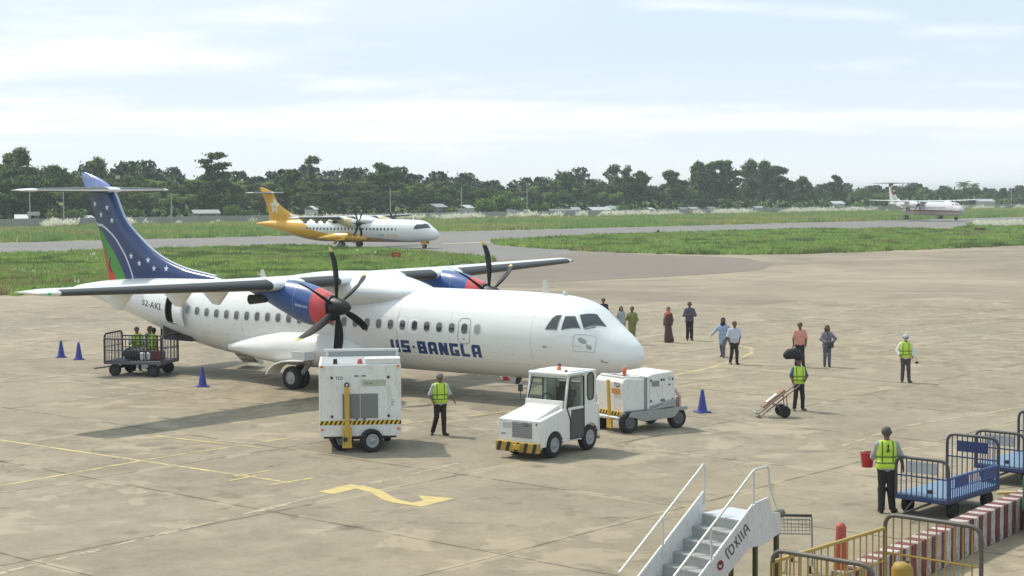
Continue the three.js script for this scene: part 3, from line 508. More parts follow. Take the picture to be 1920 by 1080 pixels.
function atr(name, label, [x, y, z], turn, L) {
  const o = thing(name, label, 'aircraft', [x, y, z], turn);
  const hullMat = phys([1, 1, 1], { map: L.hull, roughness: 0.32, clearcoat: 0.45, clearcoatRoughness: 0.15 });
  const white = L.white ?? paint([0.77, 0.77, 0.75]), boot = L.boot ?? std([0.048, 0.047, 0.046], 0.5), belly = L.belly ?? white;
  const fus = mesh('fuselage', fuselageUv(fuselageGeo(L.openDoor)), hullMat, o);
  // windows down both sides: a white frame with a pane in it
  const frameMat = std([0.62, 0.62, 0.6], 0.4), protoW = {};
  for (const side of [1, -1]) for (let k = 0; k < 27; k++) {
    const s = 5.45 + 0.535 * k; if (side < 0 && k > 25) continue;
    const q = roundRect(s - 0.125, s + 0.125, 74.2, 87.6, 0.11).map(([a, t]) => [a, side * t]);
    mesh('window_frame', skinRim(FUS, roundRect(s - 0.145, s + 0.145, 73.4, 88.4, 0.125).map(([a, t]) => [a, side * t]), 0.03, 0.008), frameMat, fus);
    mesh('window', skinPatch(FUS, q, 0.004, 2), side > 0 && (k === 0 || k === 26) ? windowBlind : windowPane, fus);
    if (L.detail && side > 0 && k && k < 26) { const lo = 74.6, hi = lo + [5.5, 6.5, 4.5, 6, 0, 7, 5][(k * 5) % 7]; if (hi > lo) mesh('window_shade', skinPatch(FUS, roundRect(s - 0.112, s + 0.112, lo, hi, 0.05), 0.006, 2), windowShade, fus); }
  }
  // flight deck glazing
  const glazing = [[[2.78, 74.8], [2.36, 73.6], [2.33, 50.8], [2.51, 52.3], [2.62, 58]], [[2.21, 72.6], [1.62, 61.4], [1.9, 46.4], [2.21, 51.3]], [[1.54, 59.5], [1.03, 28.3], [1.44, 20.4], [1.81, 41.6]]];
  for (const side of [1, -1]) for (const g of glazing) { const q = g.map(([a, t]) => [a, side * t]), dense = []; q.forEach((p, i) => { const n = q[(i + 1) % q.length]; for (let k = 0; k < 4; k++) dense.push([lerp(p[0], n[0], k / 4), lerp(p[1], n[1], k / 4)]); }); mesh('cockpit_window', skinPatch(FUS, dense, 0.006, 5), M.glass, fus); if (L.mask) mesh('cockpit_surround', skinRim(FUS, dense.map(([a, t]) => [a, t]), -0.1, 0.003), M.black, fus); else mesh('window_seal', skinRim(FUS, dense, 0.025, 0.012), std([0.2, 0.2, 0.2], 0.5), fus); }
  if (!L.mask) { mesh('wiper', [tube([FUS.at(1.5, 60 * deg, 0.03), FUS.at(1.25, 45 * deg, 0.03)], 0.012, 6)], M.black, fus); }
  // emergency exit and the round covers on the nose
  if (L.detail) {
    const ex = roundRect(5.74, 6.26, 66.5, 101.5, 0.17);
    mesh('emergency_exit', [skinPatch(FUS, ex, 0.002, 6)], white, fus);
    mesh('exit_seal', [skinRim(FUS, ex, 0.03, 0.006)], std([0.33, 0.33, 0.32], 0.5), fus);
    mesh('window', skinPatch(FUS, roundRect(5.86, 6.11, 74.2, 87.6, 0.11), 0.01, 2), windowPane, fus);
    mesh('exit_handle', [skinPatch(FUS, roundRect(5.96, 6.05, 94, 95.2, 0.012), 0.008, 1)], M.dark, fus);
    const hat = roundRect(0, 1, 0, 1, 0.16, 1 / deg, 5).map(([u, v]) => [lerp(1.1, 1.79, u), lerp(lerp(60, 74.4, u), lerp(93.2, 100.9, u), v)]);
    mesh('access_panel', [skinRim(FUS, hat, 0.025, 0.005)], std([0.5, 0.5, 0.5], 0.5), fus);
    const oval = (s, t, a, b) => { const q = []; for (let k = 0; k < 18; k++) q.push([s + Math.cos(k * 20 * deg) * a, t + Math.sin(k * 20 * deg) * b]); return q; };
    mesh('vent_cover', [skinPatch(FUS, oval(1.5, 79.5, 0.14, 4.4), 0.006)], std([0.36, 0.36, 0.36], 0.6), fus);
    mesh('vent_cover', [skinPatch(FUS, oval(1.29, 86, 0.09, 4.2), 0.006)], std([0.36, 0.36, 0.36], 0.6), fus);
    mesh('pitot_probe', [tube([FUS.at(0.95, 105 * deg), FUS.at(0.93, 105 * deg, 0.12), FUS.at(0.75, 106 * deg, 0.12)], 0.012, 6)], M.dark, fus);
    mesh('pitot_probe', [tube([FUS.at(2.8, 97 * deg), FUS.at(2.78, 97 * deg, 0.1), FUS.at(2.65, 97 * deg, 0.1)], 0.014, 6)], M.dark, fus);
    mesh('antenna', [place(extrude([[0, 0], [-0.3, 0], [-0.26, 0.4], [-0.13, 0.42]], 0.05, 0.01), [-3.55, 3.56, 0])], std([0.6, 0.58, 0.5], 0.5), fus);
    mesh('beacon', [lathe([[0.08, 0], [0.08, 0.05], [0.05, 0.11], [0, 0.12]], [-2.95, 3.53, 0])], std([0.55, 0.55, 0.52], 0.3), fus);
    mesh('antenna', [place(extrude([[0, 0], [-0.32, 0], [-0.34, 0.42], [-0.2, 0.44]], 0.05, 0.01), [-16.5, 3.58, 0])], std([0.6, 0.58, 0.5], 0.5), fus);
    mesh('drain_mast', [place(extrude([[0, 0], [-0.25, 0], [-0.3, -0.24], [-0.16, -0.24]], 0.03, 0.006), [-4.6, 0.76, 0.1])], M.dark, fus);
  } else mesh('antenna', [place(extrude([[0, 0], [-0.3, 0], [-0.26, 0.4], [-0.13, 0.42]], 0.05, 0.01), [-3.55, 3.56, 0])], white, fus);
  if (L.openDoor) {
    mesh('dark_cabin_box', [box(1.6, 1.9, 1.9, [-20.4, 2.2, 0.05], [0, 0, 0], 0)], std([0.05, 0.048, 0.045], 0.9), o);  // near-black box paints the gloom of the cabin behind the open door
    mesh('door_surround', [skinRim(FUS, roundRect(DOOR[0] - 0.01, DOOR[1] + 0.03, DOOR[2] - 1, DOOR[3] + 1, 0.12, 1.35), 0.07, 0.006)], std([0.1, 0.1, 0.1], 0.5), o);
    const leaf = (off) => grid(8, 10, (u, v) => { const s = lerp(-0.36, 0.36, u), t = lerp(56, 113, v), p = FUS.at(20.3 + s, t * deg); return [-(19.78 + s * 0.92), p[1], p[2] + 0.32 + off - 0.12 * u]; });
    mesh('service_door', [leaf(0), leaf(-0.09), tube([...[0, 1, 2, 3, 4, 5, 6, 7, 8, 9, 10].map((k) => { const t = lerp(56, 113, k / 10), p = FUS.at(19.94, t * deg); return [-19.449, p[1], p[2] + 0.275]; })], 0.045, 8), tube([...[0, 1, 2, 3, 4, 5, 6, 7, 8, 9, 10].map((k) => { const t = lerp(56, 113, k / 10), p = FUS.at(20.66, t * deg); return [-20.111, p[1], p[2] + 0.155]; })], 0.045, 8)], white, o);
    mesh('door_handle', [box(0.16, 0.05, 0.03, [-19.75, 2.0, 1.66 + 0.02])], M.steel, o);
  }
  // wing
  const half = [[0, 11.15, 13.72, 3.8, 0.17], [4.9, 11.15, 13.72, 3.8, 0.17], [13.1, 11.82, 13.42, 3.96, 0.14], [13.4, 11.98, 13.4, 3.965, 0.11], [13.52, 12.4, 13.36, 3.97, 0.05]];
  const other = half.map((q) => [-q[0], ...q.slice(1)]).reverse();
  mesh('wing', [wingGeo(half, -1, 1, 40), wingGeo(other, -1, 1, 40), tipCap(half, true), tipCap(other, false)], L.wing ?? white, o);
  for (const [sgn, st] of [[1, half], [-1, other]]) {
    mesh('deicing_boot_or_shade', [wingGeo(st, -0.3, 0.36, 12, 0.005, sgn * 4.98, sgn * 12.95)], boot, o);
    mesh('deicing_boot_or_shade', [wingGeo(st, -0.3, 0.36, 12, 0.005, sgn * 1.72, sgn * 3.45)], boot, o);
    mesh('boot_collar', [wingGeo(st, -0.42, 0.5, 12, 0.012, sgn * 4.62, sgn * 4.98, 2)], white, o);
    for (const zz of [5.6, 7.25, 9.7]) mesh('flap_fairing', [place(extrude([[0.55, 0.12], [-0.75, 0.16], [-1.0, 0.02], [-0.35, -0.5], [-0.1, -0.52]], 0.15, 0.03), [-13.0, 3.66 + (zz - 4.9) * 0.018, sgn * zz])], L.fairing ?? white, o);
    mesh('nav_light', [ball(0.07, [-11.95, 3.96, sgn * 13.28], [1.2, 0.7, 1])], sgn > 0 ? phys([0.03, 0.5, 0.12], { roughness: 0.1, clearcoat: 1 }) : phys([0.2, 0.02, 0.02], { roughness: 0.1, clearcoat: 1 }), o);
  }
  // fairing where the wing crosses the hull
  const hump = hull([[8.55, 3.5, 3.3, 0.35], [9.2, 3.72, 3.0, 1.0], [10.2, 3.98, 2.8, 1.34], [11.2, 4.1, 2.7, 1.5], [13.2, 4.06, 2.7, 1.52], [14.6, 3.92, 2.8, 1.36], [16, 3.7, 3.1, 0.95], [17, 3.55, 3.3, 0.3]]);
  mesh('wing_fairing', [grid(40, 40, (u, v) => hump.at(lerp(8.55, 17, u), v * 2 * Math.PI), null, true)], white, o);
  // engines
  for (const sgn of [1, -1]) {
    const nac = hull([[9.36, 3.5, 2.72, 0.37], [9.42, 3.55, 2.63, 0.42], [9.75, 3.68, 2.53, 0.5], [10.2, 3.82, 2.5, 0.55], [10.7, 3.92, 2.58, 0.58], [11.3, 3.97, 2.82, 0.58], [12.0, 3.96, 3.12, 0.54], [12.6, 3.9, 3.36, 0.44], [13.3, 3.8, 3.56, 0.28], [13.9, 3.72, 3.66, 0.06]], sgn * 4.06);
    const part = (a, b, n) => grid(n, 40, (u, v) => nac.at(lerp(a, b, u), v * 2 * Math.PI), null, true);
    const n0 = mesh('nacelle', [part(9.95, 13.9, 30)], L.nacelle, o);
    mesh('nacelle_lip', [part(9.36, 9.95, 8)], L.lip, n0);
    mesh('air_intake', [grid(1, 24, (u, v) => { const q = nac.at(9.37, v * 2 * Math.PI); return [-9.4, lerp(3.1, q[1], u * 0.97), lerp(sgn * 4.06, q[2], u * 0.97)]; }), place(new THREE.TorusGeometry(0.16, 0.035, 10, 24).scale(1.5, 0.7, 1), [-9.36, 2.82, sgn * 4.06], [0, Math.PI / 2, 0])], M.black, n0);
    mesh('panel_seam', [grid(1, 40, (u, v) => nac.at(10.62 + u * 0.02, v * 2 * Math.PI, 0.004), null, true)], std([0.25, 0.25, 0.27], 0.5), n0);
    mesh('exhaust', [tube([[-12.0, 3.35, sgn * 4.5], [-12.6, 3.3, sgn * 4.66]], [0.14, 0.17], 12)], M.dark, n0);
    if (L.web && sgn > 0) { const wt = print(1, 1, (c, W, H) => { c.fillStyle = '#d8dce8'; c.font = 'bold 44px sans-serif'; c.fillText('usbair.com', 4, 48); }, 256, 64); mesh('lettering', [grid(10, 3, (u, v) => nac.at(lerp(10.55, 9.98, u), lerp(97, 82, v) * deg, 0.006))], wt, n0); }
    propeller(o, [-9.2, 3.15, sgn * 4.06], bladeMat, L.spinner ?? M.black, L.phase ?? 0.03);
  }
  // fin, rudder, tailplane
  const finMat = phys([1, 1, 1], { map: L.fin, roughness: 0.3, clearcoat: 0.5, clearcoatRoughness: 0.12 });
  const fin = mesh('fin', [finGeo(0, 3.36, 7.03, 80, 0.4, 0.3)], finMat, o);
  mesh('fin_tip', [finGeo(0, 7.03, 7.76, 12, 0.3, 0.18)], L.finTip ?? finMat, fin);
  mesh('fin_leading_edge', [tube([...Array(70)].map((_, k) => { const y = 3.68 + 3.3 * (k / 69) ** 2; return [-FIN_LE(y) + 0.025, y + 0.012, 0]; }), 0.05, 8)], L.finEdge ?? white, fin);
  const tail = [[0, 24.98, 26.85, 7.02, 0.13], [3.3, 25.8, 26.98, 7.03, 0.11], [3.58, 25.98, 27.0, 7.03, 0.09], [3.66, 26.3, 27.0, 7.03, 0.04]], tail2 = tail.map((q) => [-q[0], ...q.slice(1)]).reverse();
  const tp = mesh('tailplane', [wingGeo(tail, -1, 1, 30), wingGeo(tail2, -1, 1, 30), tipCap(tail, true), tipCap(tail2, false)], L.tailMat ?? white, o);
  for (const [sgn, st] of [[1, tail], [-1, tail2]]) { mesh('deicing_boot_or_shade', [wingGeo(st, 0.1, 0.6, 10, 0.005, sgn * 0.3, sgn * 3.2)], boot, tp); mesh('deicing_boot_or_shade', [wingGeo(st, -0.6, -0.16, 10, 0.005, sgn * 0.3, sgn * 3.2)], boot, tp); }  // underside band is tailplane shade put into the colour, laid on like a boot
  // main gear: bulges on the lower hull, wheels with their covers
  for (const sgn of [1, -1]) {
    const sp = hull([[9.7, 1.3, 1.0, 0.06], [10.6, 1.58, 0.82, 0.42], [11.6, 1.86, 0.74, 0.68], [12.6, 1.95, 0.72, 0.78], [14.0, 1.93, 0.74, 0.76], [15.2, 1.76, 0.82, 0.56], [16.4, 1.5, 1.0, 0.28], [17.2, 1.3, 1.1, 0.04]], sgn * 1.34);
    mesh('gear_fairing', [grid(34, 32, (u, v) => sp.at(lerp(9.7, 17.2, u), v * 2 * Math.PI), null, true)], belly, o);
    const gear = group('main_gear', o, [-13.05, 0, sgn * 2.05]);
    mesh('gear_strut', [tube([[0.5, 1.0, -sgn * 0.3], [0.35, 0.62, 0], [0, 0.41, 0]], 0.09, 10), tube([[0, 0.41, -0.3], [0, 0.41, 0.3]], 0.06, 10), tube([[0.7, 0.95, 0], [0.1, 0.5, 0]], 0.05, 8)], M.grey, gear);
    for (const w of [-0.2, 0.2]) { const k = w * sgn > 0 ? 1 : -1; mesh('tyre', [lathe([[0.23, -0.11], [0.37, -0.11], [0.405, -0.07], [0.41, 0], [0.405, 0.07], [0.37, 0.11], [0.23, 0.11]], [0, 0.41, w], [Math.PI / 2, 0, 0], 28)], M.rubber, gear); mesh('rim', [lathe([[0, 0.03], [0.08, 0.04], [0.1, 0], [0.2, -0.02], [0.235, 0.02], [0.235, -0.06], [0, -0.06]], [0, 0.41, w + Math.sign(w) * 0.09], [w > 0 ? Math.PI / 2 : -Math.PI / 2, 0, 0], 22)], M.rim, gear); }
    const arc = [[-0.98, 0.52], [-0.82, 0.72], [-0.55, 0.9], [-0.2, 1.0], [0.15, 1.04], [0.6, 1.06], [0.85, 1.08]];
    mesh('gear_door', [grid(arc.length - 1, 2, (u, v, i, j) => [arc[i][0], arc[i][1] + (j === 1 ? 0.02 : 0), sgn * lerp(-0.15, 0.5, v)]), grid(arc.length - 1, 2, (u, v, i, j) => [arc[i][0], arc[i][1] - 0.035, sgn * lerp(-0.15, 0.5, v)]), tube(arc.map(([a, b]) => [a, b - 0.018, sgn * 0.5]), 0.03, 8), box(0.04, 0.3, 0.6, [0.88, 1.22, sgn * 0.18]), box(0.62, 0.3, 0.03, [0.58, 1.23, sgn * 0.48])], belly, gear);
  }
  const nose = group('nose_gear', o, [-2.1, 0, 0]);
  mesh('gear_strut', [tube([[0, 0.95, 0], [0, 0.28, 0]], 0.055, 10), tube([[-0.5, 0.95, 0], [0, 0.45, 0]], 0.03, 8), tube([[0, 0.28, -0.17], [0, 0.28, 0.17]], 0.04, 8)], M.whiteMetal, nose);
  for (const w of [-0.16, 0.16]) { mesh('tyre', [lathe([[0.13, -0.07], [0.22, -0.08], [0.255, -0.04], [0.26, 0], [0.255, 0.04], [0.22, 0.08], [0.13, 0.07]], [0, 0.26, w], [Math.PI / 2, 0, 0], 24)], M.rubber, nose); mesh('rim', [cyl(0.13, 0.13, 0.12, [0, 0.26, w], [Math.PI / 2, 0, 0], 18)], M.rim, nose); }
  mesh('gear_door', [box(0.9, 0.32, 0.025, [0.05, 0.72, 0.24]), box(0.9, 0.32, 0.025, [0.05, 0.72, -0.24])], belly, nose);
  return o;
}
/* the parked aircraft */
const PLANE = [4.067, 0, -50.883], PLANE_TURN = -0.6456;
{
  const navy = '#1f3a70';
  const hullT = hullTex((c, { W, H, poly, write, line }) => {
    c.fillStyle = '#e4e4e1'; c.fillRect(0, 0, W, H);
    c.fillStyle = navy;
    write(9.26, 119.8, (c) => { c.save(); c.transform(1, 0, -0.06, 1, 0, 0); const w = blockLetters(c, 'US-BANGLA', 0.46, 0.375, 0.088); c.restore(); });
    c.fillStyle = '#262a33';
    write(22.3, 92.3, (c) => { c.save(); c.scale(0.0105, 0.0105); c.font = 'bold 40px sans-serif'; c.fillText('S2-AKI', 0, 0); c.restore(); });
    c.fillStyle = 'rgba(130,130,130,0.8)';
    write(1.72, 91, (c) => { c.scale(0.004, 0.004); c.font = '22px sans-serif'; c.fillText('ooooo', 0, 0); });
    for (const s of [8.16, 7.62]) { /* plain frames */ }
    for (const s of [8.17, 8.7]) line(roundRect(s - 0.19, s + 0.19, 72, 90, 0.16).concat([roundRect(s - 0.19, s + 0.19, 72, 90, 0.16)[0]]), 'rgba(255,255,255,0.9)', 4);
    line([[8.9, 62], [8.9, 126]], 'rgba(110,110,110,0.3)', 2);
  });
  const fin = finTex((c, P, W, H) => {
    c.fillStyle = navy; c.fillRect(0, 0, W, H);
    const path = (pts, close) => { c.beginPath(); pts.forEach(([s, y], i) => { const q = P(s, y); i ? c.lineTo(...q) : c.moveTo(...q); }); if (close) c.closePath(); };
    const G1 = [[26.3, 5.62], [25.87, 5.3], [25.55, 4.96], [25.2, 4.62], [24.91, 4.26], [24.65, 3.85], [24.45, 3.42], [24.38, 3.1]], R1 = [[26.2, 5.35], [25.99, 4.96], [25.75, 4.5], [25.58, 4.14], [25.3, 3.75], [25.04, 3.38], [24.95, 3.1]];
    c.fillStyle = '#2f8a35'; path([...G1, [27.6, 3.1], [27.6, 5.62]], true); c.fill();
    c.fillStyle = '#3f9440'; path([...G1.slice(2), ...R1.slice().reverse().slice(0, 4)], true); c.fill();
    c.fillStyle = '#c8322f'; path([...R1, [27.6, 3.1], [27.6, 5.35]], true); c.fill();
    c.strokeStyle = '#151515'; c.lineWidth = 9; path([[25.42, 4.3], [25.5, 3.95], [25.35, 3.7]]); c.stroke();
    c.strokeStyle = '#c9d3e6'; c.lineWidth = 11; path([[26.55, 5.85], [26.37, 5.7], [26.05, 5.6], [25.9, 5.62], [25.5, 5.44], [25.15, 5.23], [24.85, 4.98], [24.57, 4.66], [24.36, 4.4], [24.2, 4.1], [24.06, 3.75], [23.95, 3.35], [23.92, 3.1]]); c.stroke();
    c.fillStyle = '#dfe6f2';
    for (const [s, y] of [[26.3, 6.47], [25.43, 6.32], [25.88, 6.03], [25.13, 5.8], [23.99, 4.39], [23.5, 4.11], [22.96, 4.25], [22.61, 3.93], [21.9, 3.94]]) star(c, ...P(s, y), 17);
  });
  atr('parked_turboprop_airliner', 'large white twin turboprop airliner with a navy starred tail parked in the foreground', PLANE, PLANE_TURN, {
    hull: hullT, fin, nacelle: paint([0.022, 0.078, 0.27]), lip: paint([0.62, 0.06, 0.065]), finTip: paint([0.2, 0.25, 0.5]), openDoor: true, detail: true, web: true, finEdge: std([0.45, 0.5, 0.62], 0.4), phase: 0.04,
  });
  const o = scene.children[scene.children.length - 1];
  // the folding stair of the passenger door on the far side
  const a = group('airstair', o, [-19.9, 0, -1.3]);
  mesh('stair_panel', [grid(8, 1, (u, v) => [lerp(-0.45, 0.45, v), lerp(1.2, 0.14, u) - 0.1 * Math.sin(u * 3.1), -lerp(0.05, 1.15, u)]), ...[-0.46, 0.46].map((x) => place(extrude([[0, 1.25], [0.05, 0.95], [1.15, 0.02], [1.3, 0.02], [1.3, 0.14], [0.5, 0.95]], 0.04, 0.01), [x, 0.06, 0], [0, Math.PI / 2, 0]))], std([0.55, 0.54, 0.5], 0.5), a);
  for (let k = 0; k < 4; k++) mesh('step', [box(0.86, 0.04, 0.24, [0, 0.95 - k * 0.24, -0.25 - k * 0.27])], M.grey, a);
  for (const x of [-0.44, 0.44]) mesh('handrail', [tube(rounded([[x, 1.1, -0.15], [x, 1.7, -0.35], [x, 0.85, -1.35], [x, 0.2, -1.15]], 0.1), 0.018, 6)], M.steel, a);
  mesh('tail_support', [tube([[-22.9, 2.0, -0.4], [-22.9, 0.02, -0.4]], 0.045, 8), cyl(0.14, 0.16, 0.03, [-22.9, 0.016, -0.4])], M.dark, o);
}
/* the yellow-tailed one taxiing */
{
  const gold = '#e2a81a';
  const hullT = hullTex((c, { W, H, poly, write, line }) => {
    c.fillStyle = '#e6e6e4'; c.fillRect(0, 0, W, H);
    for (const m of [(t) => t, (t) => 360 - t]) poly([[28, 0], [20.6, 0], [20.0, 30], [19.2, 62], [17.6, 92], [15.4, 108], [12.5, 112], [10.2, 121], [8.6, 136], [7.2, 160], [6.8, 180], [28, 180]].map(([s, t]) => [s, m(t)]), gold);
    for (const m of [(t) => t, (t) => 360 - t]) poly([[8.6, 136], [9.6, 124], [8.2, 128], [5.5, 143], [3, 165], [3, 180], [6.8, 180], [7.2, 160]].map(([s, t]) => [s, m(t)]), '#a9a49a');
    write(8.05, 122, (c) => { c.save(); c.scale(0.0125, 0.0125); c.font = '48px sans-serif'; c.fillStyle = '#8d9296'; c.fillText('AIR', 0, 0); c.fillStyle = '#caa048'; c.fillText('ASTRA', 96, 0); c.restore(); });
  });
  const fin = finTex((c, P, W, H) => { c.fillStyle = gold; c.fillRect(0, 0, W, H); c.fillStyle = '#e4e2dc'; c.beginPath(); [[19, 3.1], [19, 3.9], [22.4, 4.6], [22.0, 3.1]].forEach(([s, y], i) => { const q = P(s, y); i ? c.lineTo(...q) : c.moveTo(...q); }); c.fill(); c.fillStyle = '#e8dfc8'; const q = P(24.75, 5.3); c.save(); c.translate(...q); c.scale(1, 1.35); star(c, 0, 0, 112); c.restore(); c.fillStyle = gold; star(c, q[0], q[1] + 18, 34); });
  atr('taxiing_turboprop_airliner', 'white and golden yellow twin turboprop airliner with a star on its tail, taxiing behind', [-8.997, 0.0, -202.3], -0.4854, {
    hull: hullT, fin, mask: true, nacelle: paint([0.62, 0.52, 0.3]), lip: paint([0.7, 0.7, 0.66]), belly: phys([0.7, 0.4, 0.025], { roughness: 0.22, metalness: 0.35, clearcoat: 0.6 }), finTip: paint([0.66, 0.36, 0.02]), finEdge: paint([0.66, 0.36, 0.02]), fairing: std([0.4, 0.36, 0.3], 0.5), phase: 0.5,
  });
}
/* the far one: longer body, tall gear legs under the engines, seen from behind its right side */
{
  const o = thing('distant_turboprop_airliner', 'distant white turboprop airliner with a red disc on its tail at the far right', 'aircraft', [98.8, 0.35, -358.4], -1.2863);
  const hullMat0 = hull([[0, 2.2, 2.15, 0.02], [0.1, 2.5, 1.85, 0.28], [0.5, 2.85, 1.5, 0.65], [1.2, 3.2, 1.2, 0.98], [2.2, 3.75, 1.05, 1.25], [3.4, 3.95, 0.98, 1.345], [8, 4.0, 0.97, 1.345], [20, 4.0, 0.97, 1.345], [23, 4.0, 1.3, 1.3], [26, 3.98, 2.0, 1.05], [29, 3.92, 2.75, 0.66], [31.5, 3.8, 3.25, 0.3], [32.4, 3.65, 3.4, 0.08]]);
  const W = canvasTex(1024, 512, (c, w, h) => { c.fillStyle = '#c3bebf'; c.fillRect(0, 0, w, h); const band = (t0, t1, col, up) => { for (const m of [(t) => t, (t) => 360 - t]) { c.fillStyle = col; c.beginPath(); const pts = []; for (let s = 0; s <= 33; s += 1) pts.push([s, m(t0 - up * sstep(22, 32, s))]); for (let s = 33; s >= 0; s -= 1) pts.push([s, m(t1 - up * sstep(22, 32, s))]); pts.forEach(([s, t], i) => { const x = s / 32.4 * w, y = h - t / 360 * h; i ? c.lineTo(x, y) : c.moveTo(x, y); }); c.fill(); } }; band(103, 112, '#3a2c2c', 22); band(112, 122, '#a08486', 18); band(122, 150, '#c4b6b4', 6); c.fillStyle = '#3a3a40'; for (let s = 5; s < 25; s += 0.55) for (const t of [80, 280]) c.fillRect(s / 32.4 * w, h - t / 360 * h - 9, 7, 18); });  // greyed hull fill puts distance haze into the white paint
  const g = grid(60, 36, (u, v) => hullMat0.at(32.4 * u ** 1.25, v * 2 * Math.PI), (u, v) => [u ** 1.25, v], true);
  const fus = mesh('fuselage', g, phys([1, 1, 1], { map: W, roughness: 0.35, clearcoat: 0.4 }), o);
  const white = paint([0.76, 0.76, 0.75]), grey = std([0.3, 0.3, 0.3], 0.5);
  for (const side of [1, -1]) for (const q of [[[2.0, 38], [1.4, 22], [1.7, 10], [2.3, 26]], [[2.7, 58], [2.05, 44], [2.35, 30], [2.8, 40]]]) mesh('cockpit_window', skinPatch(hullMat0, q.map(([a, t]) => [a, side * t]), 0.02, 4), M.glass, fus);
  const half = [[0, 14.2, 16.9, 4.05, 0.16], [4.6, 14.25, 16.8, 4.1, 0.16], [14.0, 15.0, 16.3, 4.45, 0.12], [14.2, 15.4, 16.25, 4.46, 0.05]], other = half.map((q) => [-q[0], ...q.slice(1)]).reverse();
  mesh('wing', [wingGeo(half, -1, 1, 24), wingGeo(other, -1, 1, 24), tipCap(half, true), tipCap(other, false)], white, o);
  for (const sgn of [1, -1]) {
    const nac = hull([[11.2, 3.75, 3.05, 0.36], [11.8, 3.95, 2.8, 0.52], [13, 4.15, 2.7, 0.62], [15, 4.2, 2.75, 0.62], [17.5, 4.05, 2.95, 0.55], [19.3, 3.85, 3.4, 0.25], [19.8, 3.75, 3.6, 0.05]], sgn * 4.4);
    mesh('nacelle', [grid(24, 28, (u, v) => nac.at(lerp(11.2, 19.8, u), v * 2 * Math.PI), null, true)], paint([0.66, 0.64, 0.65]), o);
    propeller(o, [-11.0, 3.4, sgn * 4.4], bladeMat, M.dark, 0.3, 2.05);
    const gear = group('main_gear', o, [-16.5, 0, sgn * 4.4]);
    mesh('gear_strut', [tube([[0.3, 2.9, 0], [0, 0.5, 0]], 0.12, 10), tube([[-1.2, 2.9, 0], [0, 1.1, 0]], 0.07, 8), box(1.6, 0.9, 0.04, [0.1, 2.3, 0.5]), box(1.6, 0.9, 0.04, [0.1, 2.3, -0.5])], grey, gear);
    for (const w of [-0.28, 0.28]) { mesh('tyre', [lathe([[0.2, -0.14], [0.46, -0.14], [0.52, -0.06], [0.52, 0.06], [0.46, 0.14], [0.2, 0.14]], [0, 0.52, w], [Math.PI / 2, 0, 0], 22)], M.rubber, gear); mesh('rim', [cyl(0.22, 0.22, 0.24, [0, 0.52, w], [Math.PI / 2, 0, 0], 16)], M.rim, gear); }
  }
  const LE = pchip([3.9, 4.2, 4.8, 5.6, 7.9, 8.3], [23.5, 26.2, 28.0, 29.0, 30.1, 30.35]), TE = pchip([3.4, 8.3], [31.6, 32.4]);
  const ft = canvasTex(256, 256, (c, w, h) => { c.fillStyle = '#e0dedb'; c.fillRect(0, 0, w, h); c.fillStyle = '#3a2626'; c.beginPath(); c.moveTo(256, 60); c.lineTo(178, 0); c.lineTo(232, 0); c.lineTo(256, 20); c.fill(); c.fillStyle = '#7e1a24'; c.beginPath(); c.ellipse(176, 96, 30, 60, 0, 0, 7); c.fill(); c.fillStyle = '#e6e2de'; c.beginPath(); c.ellipse(176, 104, 8, 12, 0, 0, 7); c.fill(); c.fillRect(160, 92, 34, 6); });
  mesh('fin', [grid(26, 22, (u, v) => { const y = lerp(3.85, 8.3, u), le = LE(y), te = TE(y), t = lerp(-1, 1, v), x = t * t; return [-(le + x * (te - le)), y, Math.sign(t) * 0.4 * naca(x, 1) * (1 - 0.4 * u)]; }, (u, v, p) => [(-p[0] - 23.5) / 9, (p[1] - 3.85) / 4.45])], phys([1, 1, 1], { map: ft, roughness: 0.35 }), o);
  const tail = [[0, 29.6, 32.3, 8.35, 0.12], [4.5, 30.6, 32.0, 8.35, 0.1], [4.64, 31.0, 32.0, 8.35, 0.05]], tail2 = tail.map((q) => [-q[0], ...q.slice(1)]).reverse();
  mesh('tailplane', [wingGeo(tail, -1, 1, 18), wingGeo(tail2, -1, 1, 18)], std([0.3, 0.26, 0.25], 0.5), o);
  const nose = group('nose_gear', o, [-2.6, 0, 0]);
  mesh('gear_strut', [tube([[0, 1.2, 0], [0, 0.35, 0]], 0.09, 8)], grey, nose);
  mesh('tyre', [lathe([[0.15, -0.1], [0.33, -0.1], [0.37, 0], [0.33, 0.1], [0.15, 0.1]], [0, 0.37, 0.2], [Math.PI / 2, 0, 0], 20), lathe([[0.15, -0.1], [0.33, -0.1], [0.37, 0], [0.33, 0.1], [0.15, 0.1]], [0, 0.37, -0.2], [Math.PI / 2, 0, 0], 20)], M.rubber, nose);
}
/* ================= ground equipment ================= */
const hazardTex = canvasTex(512, 64, (c, w, h) => { c.fillStyle = '#d8b728'; c.fillRect(0, 0, w, h); c.fillStyle = '#22201c'; for (let i = -1; i < 9; i++) { const x = i * 64; c.beginPath(); c.moveTo(x, h); c.lineTo(x + 30, h); c.lineTo(x + 62, 0); c.lineTo(x + 32, 0); c.fill(); } });
hazardTex.wrapS = hazardTex.wrapT = THREE.RepeatWrapping;
const hazard = new THREE.MeshStandardMaterial({ map: hazardTex, roughness: 0.6, side: S });
const tldPrint = print(1, 1, (c, w, h) => { c.strokeStyle = '#3a3d40'; c.lineWidth = 9; c.lineJoin = 'miter'; const P = (a) => { c.beginPath(); a.forEach(([x, y], i) => i ? c.lineTo(x, y) : c.moveTo(x, y)); c.stroke(); }; P([[8, 14], [58, 14]]); P([[30, 14], [30, 56]]); P([[62, 8], [62, 52], [98, 52]]); P([[84, 14], [126, 14], [136, 24], [136, 42], [126, 52], [106, 52], [106, 28]]); }, 150, 64);
